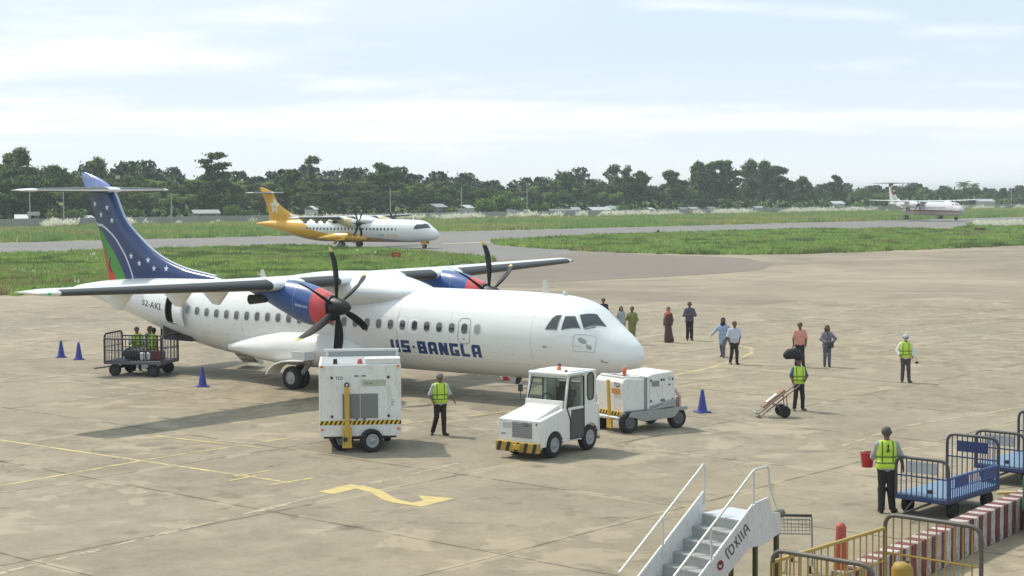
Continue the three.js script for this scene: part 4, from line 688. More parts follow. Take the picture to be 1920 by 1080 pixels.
const smallPrint = (text, col = '#55585a', lines = 1) => print(1, 1, (c, w, h) => { c.fillStyle = col; c.font = 'bold 26px sans-serif'; text.split('|').forEach((t, i) => c.fillText(t, 4, 28 + i * 30)); }, 256, 32 * lines + 8);

/* the air unit on its two-axle trailer, standing before the main gear */
{
  const o = thing('ground_air_unit', 'tall white boxy ground unit with a grey grille, before the main wheels', 'ground unit', [-4.03, 0, -43.0], 0.1);
  const W = 2.17, z0 = 0;                          // front face at z = 0, body behind it
  const body = mesh('cabinet', [box(W, 1.64, 2.3, [0, 0.68 + 0.82, -1.15], [0, 0, 0], 0.035), box(0.93, 0.2, 0.5, [W / 2 - 0.48, 2.37, -0.3], [0, 0, 0], 0.02), box(W - 0.1, 0.07, 0.07, [0.06, 2.5, -2.2]), box(0.07, 0.22, 0.07, [-W / 2 + 0.2, 2.39, -2.2]), box(0.07, 0.22, 0.07, [W / 2 - 0.04, 2.39, -2.2]), box(W, 0.3, 0.05, [0, 0.56, -0.03])], M.white, o);
  mesh('roof_recess', [box(W - 0.12, 0.012, 2.1, [0, 2.326, -1.1], [0, 0, 0], 0)], std([0.36, 0.37, 0.37], 0.5), o);
  mesh('roof_back', [box(W - 0.3, 0.22, 0.02, [0.06, 2.38, -2.2], [0, 0, 0], 0)], std([0.36, 0.37, 0.37], 0.5), o);
  for (const x of [-0.37, 0.37]) {                 // double doors standing a little proud
    const d = mesh('door', [box(0.725, 1.2, 0.025, [x, 1.46, 0.008])], M.white, o);
    mesh('grille', [box(0.46, 0.66, 0.012, [x > 0 ? 0.24 : -0.24, 1.22, 0.02], [0, 0, 0], 0), ...[...Array(20)].map((_, k) => box(0.45, 0.012, 0.014, [x > 0 ? 0.24 : -0.24, 0.915 + k * 0.032, 0.03], [0.5, 0, 0], 0))], std([0.27, 0.28, 0.28], 0.5, 0.3), d);
    mesh('hinge', [0.95, 1.98].map((y) => cyl(0.035, 0.035, 0.05, [Math.sign(x) * 0.745, y, 0.02], [Math.PI / 2, 0, 0], 12)), M.black, d);
    mesh('latch', [box(0.1, 0.03, 0.03, [x > 0 ? 0.1 : -0.1, 2.02, 0.025]), box(0.07, 0.04, 0.03, [x > 0 ? 0.1 : -0.1, 0.87, 0.025])], M.dark, d);
  }
  mesh('lettering', [sheet(0.21, 0.11, [-0.55, 1.97, 0.024])], tldPrint, o);
  mesh('sign_plate', [box(0.63, 0.17, 0.008, [0.36, 1.83, 0.025], [0, 0, 0], 0)], std([0.42, 0.43, 0.34], 0.5), o);
  mesh('lettering', [sheet(0.5, 0.1, [0.36, 1.82, 0.032])], smallPrint('TLD  ACE', '#3c4a3a'), o);
  mesh('lettering', [sheet(0.26, 0.22, [0.94, 1.3, 0.003])], smallPrint('USB|GPU-02|2290', '#6b6e72', 3), o);
  mesh('lettering', [sheet(0.06, 0.12, [-0.84, 0.97, 0.003])], smallPrint('TLD', '#7a3030'), o);
  mesh('hazard_band', [sheet(W - 0.02, 0.11, [0, 0.775, 0.004])], (() => { const t = hazardTex.clone(); t.repeat.set(2.2, 1); t.needsUpdate = true; return new THREE.MeshStandardMaterial({ map: t, roughness: 0.6, side: S }); })(), o);
  mesh('corner_lamp', [[-1, 0.6], [1, 0.6], [-1, 2.27], [1, 2.27]].map(([s, y]) => cyl(0.035, 0.035, 0.04, [s * (W / 2 - 0.08), y, 0.0], [Math.PI / 2, 0, 0], 12)), M.orange, o);
  mesh('beacon', [cyl(0.05, 0.06, 0.14, [-0.65, 2.39, -0.15])], M.black, o);
  mesh('beacon', [lathe([[0.07, 0], [0.075, 0.05], [0.05, 0.13], [0, 0.15]], [0.0, 2.32, -0.15])], std([0.5, 0.12, 0.13], 0.3), o);
  mesh('chassis', [box(1.9, 0.16, 2.2, [0, 0.43, -1.15]), box(0.12, 0.12, 1.6, [-0.4, 0.36, -0.6]), box(1.5, 0.1, 0.1, [0, 0.32, -0.45]), box(1.5, 0.1, 0.1, [0, 0.32, -1.9])], M.dark, o);
  mesh('mud_flap', [box(0.5, 0.2, 0.02, [-0.72, 0.46, -0.02])], M.black, o);
  const bar = mesh('tow_bar', [box(0.13, 1.62, 0.1, [-0.35, 0.94, 0.16], [0.03, 0, 0], 0.02), box(0.05, 0.5, 0.07, [-0.45, 0.42, 0.15]), box(0.05, 0.5, 0.07, [-0.26, 0.42, 0.15]), box(0.26, 0.07, 0.1, [-0.355, 0.16, 0.15])], M.yellow, o);
  mesh('tow_eye', [place(new THREE.TorusGeometry(0.055, 0.02, 8, 18), [-0.35, 1.8, 0.19])], M.dark, bar);
  for (const [x, z] of [[0.28, 0.12], [-0.5, -0.3]]) wheel(o, x, 0.31, z, 0.31, 0.2, 1).rotation.y = 0.35;
  for (const [x, z] of [[0.75, -1.9], [-0.75, -1.9]]) wheel(o, x, 0.31, z, 0.31, 0.2, 1).rotation.y = Math.PI / 2;
}
/* the tow tractor */
{
  const F = [-0.6, 0.8], o = thing('tow_tractor', 'white cab tow tractor with yellow and black bumper before the nose of the parked airliner', 'tow tractor', [1.03, 0, -42.85], Math.atan2(-F[1], F[0]) );   // local +x is forward
  // side outline, then wheel arches cut as openings of the outline
  const arch = (cx, r, n = 9) => [...Array(n + 1)].map((_, k) => { const a = Math.PI * k / n; return [cx + Math.cos(a) * r, 0.3 + Math.sin(a) * r]; });
  const side = [[1.42, 0.3], [1.44, 0.98], [0.55, 1.2], [0.35, 1.26], [0.35, 0.3], ...[]];
  const low = [[1.42, 0.32], [1.44, 1.0], [0.3, 1.22], [-1.25, 1.22], [-1.3, 0.34], [-1.18, 0.34], ...arch(-0.82, 0.4).reverse().map(([x, y]) => [x, y + 0.02]), [-0.35, 0.34], [0.35, 0.34], ...arch(0.8, 0.37).reverse().map(([x, y]) => [x, y + 0.02])];
  for (const s of [1, -1]) mesh('body_side', [place(extrude(low, 0.1, 0.02), [0, 0, s * 0.62])], M.white, o);
  mesh('hood', [grid(1, 1, (u, v) => [lerp(1.44, 0.32, u), lerp(1.0, 1.22, u), lerp(-0.66, 0.66, v)]), box(0.06, 0.62, 1.3, [1.42, 0.7, 0]), place(extrude([[1.42, 1.0], [1.3, 1.06], [0.45, 1.3], [0.3, 1.3], [0.3, 1.1], [1.4, 0.9]], 1.0, 0.03), [0, 0, 0])], M.white, o);
  const gr = mesh('grille', [box(0.02, 0.4, 0.62, [1.452, 0.75, -0.1], [0, 0, 0], 0)], std([0.2, 0.2, 0.2], 0.5), o);
  for (let k = 0; k < 8; k++) mesh('slat', [box(0.025, 0.02, 0.6, [1.465, 0.58 + k * 0.048, -0.1], [0, 0, 0], 0)], std([0.36, 0.36, 0.35], 0.4, 0.3), gr);
  mesh('headlight', [box(0.02, 0.14, 0.26, [1.455, 0.86, -0.52 + 0.0], [0, 0, 0], 0.01)], std([0.5, 0.5, 0.48], 0.2, 0.2), o).position.z = 0.9;
  mesh('headlight', [cyl(0.025, 0.025, 0.02, [1.455, 0.93, -0.56], [0, 0, Math.PI / 2])], M.dark, o);
  mesh('lettering', [sheet(0.2, 0.1, [1.482, 0.9, -0.24], [0, Math.PI / 2, 0])], tldPrint, o);
  mesh('lettering', [sheet(0.3, 0.09, [1.457, 0.62, 0.42], [0, Math.PI / 2, 0])], smallPrint('USB-02 01', '#5a5d62'), o);
  // bumper of hazard plates
  const bump = mesh('bumper', [box(0.14, 0.26, 1.36, [1.5, 0.32, 0], [0, 0, 0], 0.03)], std([0.4, 0.27, 0.04], 0.6, 0, { map: grime }), o);
  for (let k = 0; k < 5; k++) { const z = -0.56 + k * 0.28; mesh('bumper_stripe', [place(extrude([[-0.07, -0.125], [0.03, -0.125], [0.1, 0.125], [0.0, 0.125]], 0.012, 0), [1.577, 0.32, z], [0, Math.PI / 2, 0])], M.black, bump); }
  mesh('tow_hitch', [box(0.12, 0.12, 0.22, [1.6, 0.34, -0.05]), cyl(0.03, 0.03, 0.2, [1.63, 0.36, -0.05])], M.yellow, bump);
  // cab: floor, back, pillars, roof
  const cab = mesh('cab', [
    box(1.32, 0.1, 1.32, [-0.5, 2.08, 0], [0, 0, 0], 0.045), box(0.7, 0.05, 1.1, [-0.45, 2.13, 0]),
    box(0.07, 0.9, 0.07, [0.17, 1.64, 0.61], [0, 0, 0.19]), box(0.07, 0.9, 0.07, [0.17, 1.64, -0.61], [0, 0, 0.19]),
    box(0.09, 0.95, 0.08, [-0.58, 1.63, 0.6]), box(0.09, 0.95, 0.08, [-0.58, 1.63, -0.6]), box(0.09, 0.95, 0.08, [-1.12, 1.63, 0.6]), box(0.09, 0.95, 0.08, [-1.12, 1.63, -0.6]),
    box(0.5, 0.2, 0.05, [-0.85, 1.28, 0.61]), box(0.5, 0.2, 0.05, [-0.85, 1.28, -0.61]), box(0.06, 0.24, 1.2, [0.34, 1.3, 0], [0, 0, 0.19]), box(0.06, 0.7, 1.2, [-1.16, 1.4, 0]), box(1.4, 0.06, 1.2, [-0.5, 0.4, 0]),
    box(0.06, 0.09, 1.2, [0.045, 2.01, 0], [0, 0, 0.19]),
  ], M.white, o);
  mesh('windscreen', [place(new THREE.PlaneGeometry(1.16, 0.62), [0.16, 1.68, 0], [0, Math.PI / 2, 0]).applyMatrix4(new THREE.Matrix4())], M.clear, cab).rotation.z = 0;
  for (const s of [1, -1]) {
    const q = []; for (let k = 0; k < 20; k++) { const a = k * Math.PI / 10; q.push([Math.sign(Math.cos(a)) * Math.abs(Math.cos(a)) ** 0.6 * 0.15, Math.sign(Math.sin(a)) * Math.abs(Math.sin(a)) ** 0.45 * 0.36]); }
    mesh('side_window', [place(new THREE.ShapeGeometry(new THREE.Shape(q.map(([x, y]) => new THREE.Vector2(x, y)))), [-0.86, 1.7, s * 0.655])], phys([0.06, 0.09, 0.08], { roughness: 0.05, clearcoat: 1 }), cab);
    mesh('window_seal', [tube([...q, q[0]].map(([x, y]) => [-0.86 + x, 1.7 + y, s * 0.655]), 0.018, 6)], M.black, cab);
    mesh('side_panel', [box(0.5, 0.9, 0.03, [-0.86, 1.66, s * 0.635])], M.white, cab);
    const door = mesh('door', [box(0.6, 0.66, 0.02, [-0.22, 0.72, s * 0.668], [0, 0, 0], 0.004), place(extrude([[-0.53, 1.04], [-0.53, 1.16], [0.06, 1.16], [0.06, 1.04]], 0.02, 0.003), [0, 0, s * 0.668])], std([0.06, 0.063, 0.066], 0.4), o);
    mesh('door_window', [place(new THREE.ShapeGeometry(new THREE.Shape([[-0.52, 1.14], [0.22, 1.14], [0.08, 1.98], [-0.52, 1.98]].map(([x, y]) => new THREE.Vector2(x, y)))), [0, 0, s * 0.655])], M.clear, door);
    mesh('door_frame', [tube([[-0.53, 0.4, s * 0.67], [-0.53, 2.0, s * 0.66], [0.08, 2.0, s * 0.66], [0.24, 1.2, s * 0.67], [0.1, 0.9, s * 0.675], [0.1, 0.4, s * 0.675], [-0.53, 0.4, s * 0.67]], 0.022, 6)], M.black, door);
    mesh('mirror', [box(0.05, 0.2, 0.13, [0.22, 1.66, s * 0.86]), tube([[0.25, 1.3, s * 0.66], [0.24, 1.4, s * 0.84], [0.22, 1.6, s * 0.86]], 0.012, 6)], M.dark, cab);
  }
  mesh('seat', [box(0.42, 0.12, 0.45, [-0.62, 0.95, 0.2]), box(0.12, 0.6, 0.45, [-0.86, 1.3, 0.2]), box(0.1, 0.16, 0.24, [-0.86, 1.68, 0.2])], M.black, cab);
  mesh('steering_wheel', [place(new THREE.TorusGeometry(0.17, 0.018, 8, 24), [-0.1, 1.36, 0.2], [0, Math.PI / 2, 0]), tube([[-0.1, 1.36, 0.2], [0.2, 1.05, 0.2]], 0.025, 8), box(0.25, 0.2, 1.1, [0.22, 1.12, 0])], M.black, cab);
  mesh('window_rubber', [tube(rounded([[0.06, 1.97, -0.56], [0.06, 1.97, 0.56], [0.3, 1.4, 0.56], [0.3, 1.4, -0.56]], 0.06, true), 0.018, 6)], M.black, cab);
  mesh('wiper', [tube([[0.32, 1.42, 0.05], [0.2, 1.8, 0.12]], 0.01, 5)], M.black, cab);
  mesh('beacon', [lathe([[0.06, 0], [0.06, 0.05], [0.04, 0.11], [0, 0.12]], [-0.2, 2.15, -0.1])], M.orange, cab);
  mesh('roof_lamp', [ball(0.05, [-1.0, 2.18, 0.45]), ball(0.035, [-0.1, 2.15, -0.4])], M.black, cab);
  mesh('rear_deck', [box(0.5, 0.5, 1.24, [-1.05, 0.85, 0])], M.white, o);
  mesh('chassis', [box(2.5, 0.2, 1.0, [0.05, 0.42, 0])], M.dark, o);
  mesh('wheel_well', [[0.8, 0.37], [-0.82, 0.4]].flatMap(([x, r]) => [1, -1].map((s) => grid(10, 1, (u, v) => [x + Math.cos(u * Math.PI) * r, 0.32 + Math.sin(u * Math.PI) * r, s * lerp(0.66, 0.35, v)]))), M.black, o);
  mesh('side_marker', [cyl(0.02, 0.02, 0.1, [1.2, 0.78, 0.675]), box(0.14, 0.08, 0.01, [0.75, 1.0, 0.678]), ...[]], M.panelGrey, o);
  for (const s of [1, -1]) { wheel(o, 0.8, 0.33, s * 0.57, 0.33, 0.2, s); wheel(o, -0.82, 0.34, s * 0.57, 0.34, 0.2, s); }
  mesh('mud_guard', [box(0.03, 0.3, 0.24, [-1.27, 0.4, 0.55]), box(0.03, 0.3, 0.24, [-1.27, 0.4, -0.55])], std([0.35, 0.27, 0.1], 0.7), o);
}
/* the generator trailer behind it */
{
  const D = [0.86, -0.51], o = thing('ground_power_unit', 'low white ground power unit on a grey four wheeled trailer behind the tow tractor', 'ground unit', [3.05, 0, -46.17], 0.6);   // local +x runs back along the trailer, +z faces the viewer
  const W = 1.5;
  const shell = [[-0.72, 0.0], [-0.62, 0.04]];
  mesh('cabinet_front', [place(extrude([[-0.02, 0], [-0.08, 0.82], [0.0, 0.93], [0.12, 0.96], [0.95, 0.9], [0.95, 0]], W, 0.04), [0.05, 0.6, -W / 2 + 0.2])], M.white, o);
  mesh('cabinet_rear', [place(extrude([[1.08, 0], [1.08, 0.96], [1.4, 1.02], [2.3, 1.06], [2.44, 1.02], [2.46, 0]], W, 0.035), [0.05, 0.6, -W / 2 + 0.2])], M.white, o);
  mesh('joint_strip', [box(0.14, 0.94, W - 0.01, [1.065, 1.07, -W / 2 + 0.2], [0, 0, 0], 0.01)], std([0.24, 0.25, 0.25], 0.5), o);
  mesh('roof_opening', [place(box(0.62, 0.03, 1.2, [0, 0, 0], [0, 0, -0.08], 0.005), [0.5, 1.555, -0.55])], M.black, o);
  mesh('roof_rim', [tube(rounded([[0.12, 1.58, 0.08], [0.9, 1.535, 0.08], [0.9, 1.535, -1.2], [0.12, 1.58, -1.2]], 0.08, true), 0.035, 6)], M.white, o);
  mesh('beacon', [lathe([[0.085, 0], [0.085, 0.08], [0.06, 0.17], [0, 0.2]], [0.88, 1.6, -0.75]), cyl(0.05, 0.06, 0.06, [0.88, 1.57, -0.75])], M.orange, o);
  for (const [x, w] of [[1.55, 0.62], [2.14, 0.54]]) {
    const d = mesh('door', [box(w, 0.7, 0.025, [x, 1.15, 0.205])], M.white, o);
    for (const [a, b] of [[x - w / 2 + 0.05, 1.44], [x + w / 2 - 0.06, 1.44], [x - w / 2 + 0.05, 0.85], [x + w / 2 - 0.06, 0.85]]) mesh('latch', [cyl(0.035, 0.035, 0.03, [a, b, 0.225], [Math.PI / 2, 0, 0], 12)], M.dark, d);
  }
  mesh('vent', [box(0.36, 0.16, 0.02, [1.52, 1.34, 0.222], [0, 0, 0], 0), ...[...Array(7)].map((_, k) => box(0.016, 0.15, 0.02, [1.37 + k * 0.05, 1.34, 0.232], [0, 0, 0], 0))], std([0.3, 0.3, 0.3], 0.6), o);
  mesh('sticker', [box(0.12, 0.045, 0.004, [2.2, 1.28, 0.222], [0, 0, 0], 0)], std([0.3, 0.1, 0.08], 0.6), o);
  mesh('sticker', [box(0.13, 0.1, 0.004, [2.2, 1.46, 0.222], [0, 0, 0], 0)], std([0.42, 0.46, 0.48], 0.6), o);
  mesh('rear_grille', [box(0.02, 0.4, 0.5, [2.525, 1.28, -0.3], [0, 0, 0], 0.005), box(0.018, 0.4, 0.16, [2.52, 1.3, 0.0], [0, 0, 0], 0.005)], M.black, o);
  mesh('lettering', [sheet(0.34, 0.17, [-0.045, 1.37, -0.12], [0, -Math.PI / 2, 0])], tldPrint, o);
  mesh('sign_plate', [box(0.006, 0.15, 0.42, [-0.035, 1.18, -0.2], [0, 0, 0.08], 0)], std([0.62, 0.25, 0.05], 0.5), o);
  // trailer: bed, running boards, wheels, raised tow bar
  const bed = mesh('trailer_bed', [box(2.9, 0.22, 1.5, [1.35, 0.48, -0.52], [0, 0, 0], 0.03), place(extrude([[0.2, 0.58], [2.95, 0.63], [2.95, 0.52], [2.55, 0.52], [2.3, 0.34], [0.8, 0.3], [0.45, 0.42], [0.1, 0.47]], 0.06, 0.015), [0, 0, 0.34]), box(1.3, 0.16, 0.06, [1.9, 0.69, 0.18], [0, 0, 0.08])], std([0.34, 0.35, 0.33], 0.6, 0.1, { map: grime }), o);
  mesh('foam_wedge', [place(extrude([[1.1, 0], [2.4, 0.05], [2.4, 0.26], [2.0, 0.22], [1.6, 0.08]], 0.12, 0.03), [0, 0.6, 0.28])], M.panelGrey, o);
  mesh('hazard_band', [place(new THREE.PlaneGeometry(1.3, 0.1), [-0.105, 0.56, -0.52], [0, -Math.PI / 2, 0])], hazard, o);
  mesh('front_beam', [box(0.1, 0.14, 1.4, [-0.05, 0.54, -0.52])], M.yellow, o);
  mesh('tow_bar', [box(0.09, 1.32, 0.12, [-0.3, 0.86, -0.25], [0, 0, 0.06], 0.02), box(0.08, 0.3, 0.26, [-0.27, 0.28, -0.25])], M.yellow, o);
  mesh('axle', [tube([[-0.1, 0.4, 0.3], [-0.1, 0.4, -1.3]], 0.045, 8), tube([[-0.3, 0.46, 0.25], [-0.3, 0.46, -0.9]], 0.035, 8), tube([[2.5, 0.34, 0.2], [2.5, 0.34, -1.3]], 0.05, 8)], M.whiteMetal, o);
  mesh('cable_bracket', [box(0.1, 0.3, 0.1, [2.62, 0.75, 0.2]), tube([[2.55, 1.12, 0.12], [2.65, 0.9, 0.3], [2.62, 0.62, 0.3]], 0.05, 8)], std([0.52, 0.36, 0.32], 0.7), o);
  for (const [x, z, s] of [[0.2, 0.22, 1], [0.2, -1.2, -1], [2.55, 0.22, 1], [2.55, -1.2, -1]]) wheel(o, x, 0.3, z, 0.3, 0.2, s, [M.rubber, std([0.12, 0.12, 0.12], 0.6)]).scale.set(1 / 0.76, 1, 1 / 0.85);
  o.scale.set(0.76, 1, 0.85);
}
/* traffic cones */
{
  const blue = std([0.045, 0.055, 0.27], 0.55);
  const cone = (label, x, z, h, mat, name = 'traffic_cone') => { const o = thing(name, label, 'traffic cone', [x, 0, z]); mesh('cone', [lathe([[0.18, 0.03], [0.15, 0.06], [0.045, h - 0.03], [0.03, h], [0.0, h]], [0, 0, 0], [0, 0, 0], 24)], mat, o); mesh('base', [place(new RoundedBoxGeometry(0.44, 0.04, 0.44, 2, 0.015), [0, 0.021, 0], [0, 0.3, 0])], mat, o); return o; };
  cone('blue traffic cone at the far left, left of a second blue cone', -19.03, -68.66, 0.72, blue);
  cone('blue traffic cone between the leftmost cone and the baggage cart', -18.04, -67.72, 0.72, blue);
  cone('blue traffic cone under the wing right of the baggage cart', -11.03, -57.86, 0.72, blue);
  cone('blue traffic cone behind the ground power unit trailer, right of it', 5.89, -50.42, 0.72, blue);
  const o = thing('tall_cone', 'tall red and white road cone behind the yellow cart railing', 'traffic cone', [5.35, 0, -26.4]);
  mesh('cone', [lathe([[0.2, 0.03], [0.17, 0.06], [0.085, 1.2], [0.085, 1.36], [0.05, 1.42], [0, 1.43]], [0, 0, 0], [0, 0, 0], 20)], std([0.42, 0.08, 0.05], 0.6), o);
  mesh('band', [lathe([[0.143, 0.42], [0.125, 0.62]], [0, 0, 0], [0, 0, 0], 20)], M.white, o);
  mesh('base', [box(0.5, 0.05, 0.5, [0, 0.026, 0])], M.red, o);
  const m = thing('wheel_chock', 'small red and white marker lying on the apron behind the parked airliner', 'chock', [-0.31, 0, -59.4]);
  mesh('block', [place(extrude([[-0.2, 0], [0.22, 0], [0.12, 0.14], [-0.08, 0.17]], 0.14, 0.012), [0, 0, 0], [0, 0.2, 0])], M.red, m);
  mesh('band', [place(box(0.1, 0.13, 0.15, [-0.1, 0.08, 0]), [0, 0, 0], [0, 0.2, 0])], M.white, m);
}
/* caged baggage carts: a deck on four wheels, a tall and a low end, a side rail; local +x points to the tall end, +z to the side with the rail */
function bagCart(name, label, pos, turn, C, opt = {}) {
  const { L = 2.5, W = 1.35, deckY = 0.56, tall = 1.05, low = 0.72, rail = 0.62, bars = 9, group: gname } = opt;
  const o = thing(name, label, 'baggage cart', pos, turn, gname);
  const deck = mesh('deck', [box(L, 0.05, W, [0, deckY, 0], [0, 0, 0], 0.01)], C.deck, o);
  mesh('deck_frame', [box(L + 0.06, 0.09, 0.06, [0, deckY - 0.05, W / 2]), box(L + 0.06, 0.09, 0.06, [0, deckY - 0.05, -W / 2]), box(0.06, 0.09, W, [L / 2, deckY - 0.05, 0]), box(0.06, 0.09, W, [-L / 2, deckY - 0.05, 0])], C.frame, o);
  const end = (x, h, name2, plate) => {
    const f = mesh(name2, [tube(rounded([[x, deckY - 0.05, -W / 2], [x, deckY + h, -W / 2], [x, deckY + h, W / 2], [x, deckY - 0.05, W / 2]], 0.2), 0.034, 10)], C.top, o);
    mesh('rail', [tube([[x, deckY + h * 0.52, -W / 2], [x, deckY + h * 0.52, W / 2]], 0.016, 8)], C.frame, f);
    for (let k = 1; k < bars; k++) mesh('bar', [tube([[x, deckY, -W / 2 + W * k / bars], [x, deckY + h - 0.02, -W / 2 + W * k / bars]], 0.013, 8)], C.bar, f);
    if (plate) mesh('name_plate', [box(0.014, 0.24, W * 0.58, [x, deckY + h * 0.76, 0], [0, 0, 0], 0.003)], plate, f);
    return f;
  };
  if (!opt.noLow) end(-L / 2, low, 'end_frame', C.plateLow);
  end(L / 2, tall, 'end_frame', C.plateTall);
  for (const s of opt.sides ?? [1]) {
    const z = s * W / 2, r = mesh('side_rail', [box(L, 0.05, 0.05, [0, deckY + rail, z]), tube([[-L / 2, deckY + rail * 0.5, z], [L / 2, deckY + rail * 0.5, z]], 0.014, 6), box(0.06, rail, 0.06, [L / 2, deckY + rail / 2, z]), box(0.06, rail, 0.06, [-L / 2, deckY + rail / 2, z])], C.side ?? C.frame, o);
    const n = opt.sideBars ?? 20; for (let k = 1; k < n; k++) mesh('bar', [tube([[-L / 2 + L * k / n, deckY, z], [-L / 2 + L * k / n, deckY + rail, z]], 0.013, 8)], C.side ?? C.bar, r);
    if (C.sidePlate) for (const [a, b] of [[-0.55, 0.55], [0.75, 0.6]]) mesh('name_plate', [box(b, 0.2, 0.014, [a, deckY + rail * 0.76, z], [0, 0, 0], 0.003)], C.sidePlate, r);
  }
  mesh('axle', [box(0.08, 0.1, W * 0.85, [-L * 0.34, 0.3, 0]), box(0.08, 0.1, W * 0.85, [L * 0.34, 0.3, 0]), box(0.1, 0.22, 0.1, [-L * 0.34, 0.42, 0]), box(0.1, 0.22, 0.1, [L * 0.34, 0.42, 0])], M.dark, o);
  for (const [x, s] of [[-1, 1], [-1, -1], [1, 1], [1, -1]]) wheel(o, x * L * 0.34, deckY * 0.42, s * W * 0.43, deckY * 0.42, 0.15, s, [M.rubber, M.dark]);
  mesh('drawbar', [tube([[-L / 2, 0.32, 0.2], [-L / 2 - 0.8, 0.2, 0], [-L / 2, 0.32, -0.2]], 0.028, 8)], M.dark, o);
  return o;
}
const dirtyPlate = std([0.42, 0.43, 0.46], 0.5, 0, { map: grime });
const BLUE = { deck: std([0.17, 0.26, 0.38], 0.4, 0.2, { map: grime }), frame: std([0.03, 0.05, 0.13], 0.5), top: std([0.06, 0.055, 0.06], 0.5), bar: std([0.03, 0.05, 0.13], 0.5), side: std([0.03, 0.085, 0.25], 0.4), sidePlate: std([0.03, 0.06, 0.18], 0.4), plateTall: std([0.025, 0.04, 0.13], 0.4), plateLow: dirtyPlate };
{
  const t = Math.atan2(0.62, 0.78);
  bagCart('baggage_cart', 'blue baggage cart with a light blue deck beside the man in the lime vest', [9.32, 0, -34.74], 0.84, BLUE, { L: 2.3, W: 1.2, bars: 10, sideBars: 23, deckY: 0.43, low: 0.8, tall: 1.02, rail: 0.44 });
  bagCart('baggage_cart', 'second blue baggage cart half out of frame at the right edge', [12.07, 0, -38.5], 0.84, { ...BLUE, plateTall: BLUE.plateLow }, { L: 2.3, W: 1.2, bars: 10, sideBars: 23, deckY: 0.43, low: 0.8, tall: 1.02, rail: 0.44 });
  const Y = { deck: std([0.3, 0.22, 0.09], 0.6), frame: std([0.4, 0.25, 0.045], 0.55), top: std([0.1, 0.085, 0.07], 0.5), bar: std([0.38, 0.25, 0.06], 0.5), side: std([0.42, 0.28, 0.07], 0.5) };
  bagCart('baggage_cart', 'yellow caged cart in the lower right corner', [5.27, 0, -23.25], 0.827, Y, { L: 3.1, W: 1.6, tall: 1.24, low: 1.2, rail: 1.02, deckY: 0.62, bars: 11, sideBars: 17, sides: [-1] });
  bagCart('baggage_cart', 'green baggage cart cut off by the right edge beyond the striped barrier', [11.42, 0, -32.55], 0.84, { deck: std([0.12, 0.36, 0.22], 0.5), frame: std([0.04, 0.16, 0.1], 0.5), top: std([0.05, 0.16, 0.1], 0.5), bar: std([0.06, 0.2, 0.13], 0.5) }, { L: 2.2, W: 1.4, low: 0.7 });
  const K = { deck: std([0.08, 0.08, 0.09], 0.6), frame: std([0.1, 0.09, 0.11], 0.5), top: std([0.035, 0.025, 0.025], 0.5), bar: std([0.13, 0.11, 0.17], 0.5), side: std([0.03, 0.03, 0.04], 0.5) };
  bagCart('baggage_cart', 'dark caged baggage cart being loaded beside the open rear door', [-14.1, 0, -61.9], -0.22, K, { L: 2.3, W: 1.5, tall: 0.98, low: 1.05, rail: 0.86, sides: [1, -1], sideBars: 16, deckY: 0.55, bars: 11 });
  // what lies on it
  const b1 = thing('suitcase', 'dark red suitcase at the right end of the dark baggage cart', 'suitcase', [-13.45, 0.585, -61.55], -0.25);
  mesh('shell', [box(0.62, 0.36, 0.26, [0, 0.18, 0], [0, 0, 0], 0.05)], std([0.14, 0.03, 0.045], 0.5), b1); mesh('handle', [tube(rounded([[-0.1, 0.36, 0], [-0.1, 0.41, 0], [0.1, 0.41, 0], [0.1, 0.36, 0]], 0.03), 0.012, 6)], M.black, b1);
  const b2 = thing('duffel_bag', 'large dark grey bag in the middle of the dark baggage cart', 'bag', [-14.3, 0.585, -61.75], -0.22);
  mesh('bag_body', [place(new THREE.CapsuleGeometry(0.23, 0.5, 8, 18), [0, 0.23, 0], [0, 0, Math.PI / 2])], std([0.04, 0.045, 0.05], 0.8), b2); mesh('strap', [tube(rounded([[-0.25, 0.2, 0.2], [-0.2, 0.5, 0.05], [0.2, 0.5, 0.05], [0.25, 0.2, 0.2]], 0.1), 0.016, 6)], M.black, b2);
  for (const [x, z, l] of [[-13.98, -61.5, 'left'], [-13.74, -61.55, 'right']]) { const p = thing('white_parcel', `small white plastic parcel, the ${l} one of two on the dark baggage cart`, 'parcel', [x, 0.585, z]); mesh('wrap', [place(new RoundedBoxGeometry(0.2, 0.3, 0.18, 3, 0.06), [0, 0.15, 0], [0.1, 0.3, 0])], std([0.7, 0.7, 0.7], 0.5), p); }
}
/* the striped barrier wall: cast pieces painted red and white in turn */
{
  const A = [5.3, -26.2], B = [12.6, -36.0], dx = B[0] - A[0], dz = B[1] - A[1], len = Math.hypot(dx, dz), o = thing('striped_barrier', 'low red and white striped barrier wall at the lower right', 'barrier', [A[0], 0, A[1]], Math.atan2(-dz, dx));
  const worn = dataTex(256, 256, (i, j) => { const a = fbm(i / 30, j / 30, 5), b = fbm(i / 10 + 7, j / 60, 4), q = lerp(1, 0.45, sstep(0.5, 0.68, a)) * (1 - 0.35 * sstep(0.5, 0.7, b)); return [q, q * 0.97, q * 0.93]; });
  const r = rng(8), n = 54, w = len / n, red = [0, 1, 2].map((k) => std([0.16 + 0.03 * k, 0.055, 0.055], 0.8, 0, { map: worn })), wh = [0, 1, 2].map((k) => std([0.47 + 0.05 * k, 0.41 + 0.05 * k, 0.39 + 0.05 * k], 0.8, 0, { map: worn }));
  const geos = [0, 1, 2].map((k) => new RoundedBoxGeometry(w - 0.006, 0.66 + 0.006 * k, 0.34, 2, 0.015));
  for (let k = 0; k < n; k++) { const m = mesh('block', geos[k % 3], (k % 2 ? red : wh)[(r() * 3) | 0], o); m.position.set((k + 0.5) * w, 0.335, (r() - 0.5) * 0.012); }
}
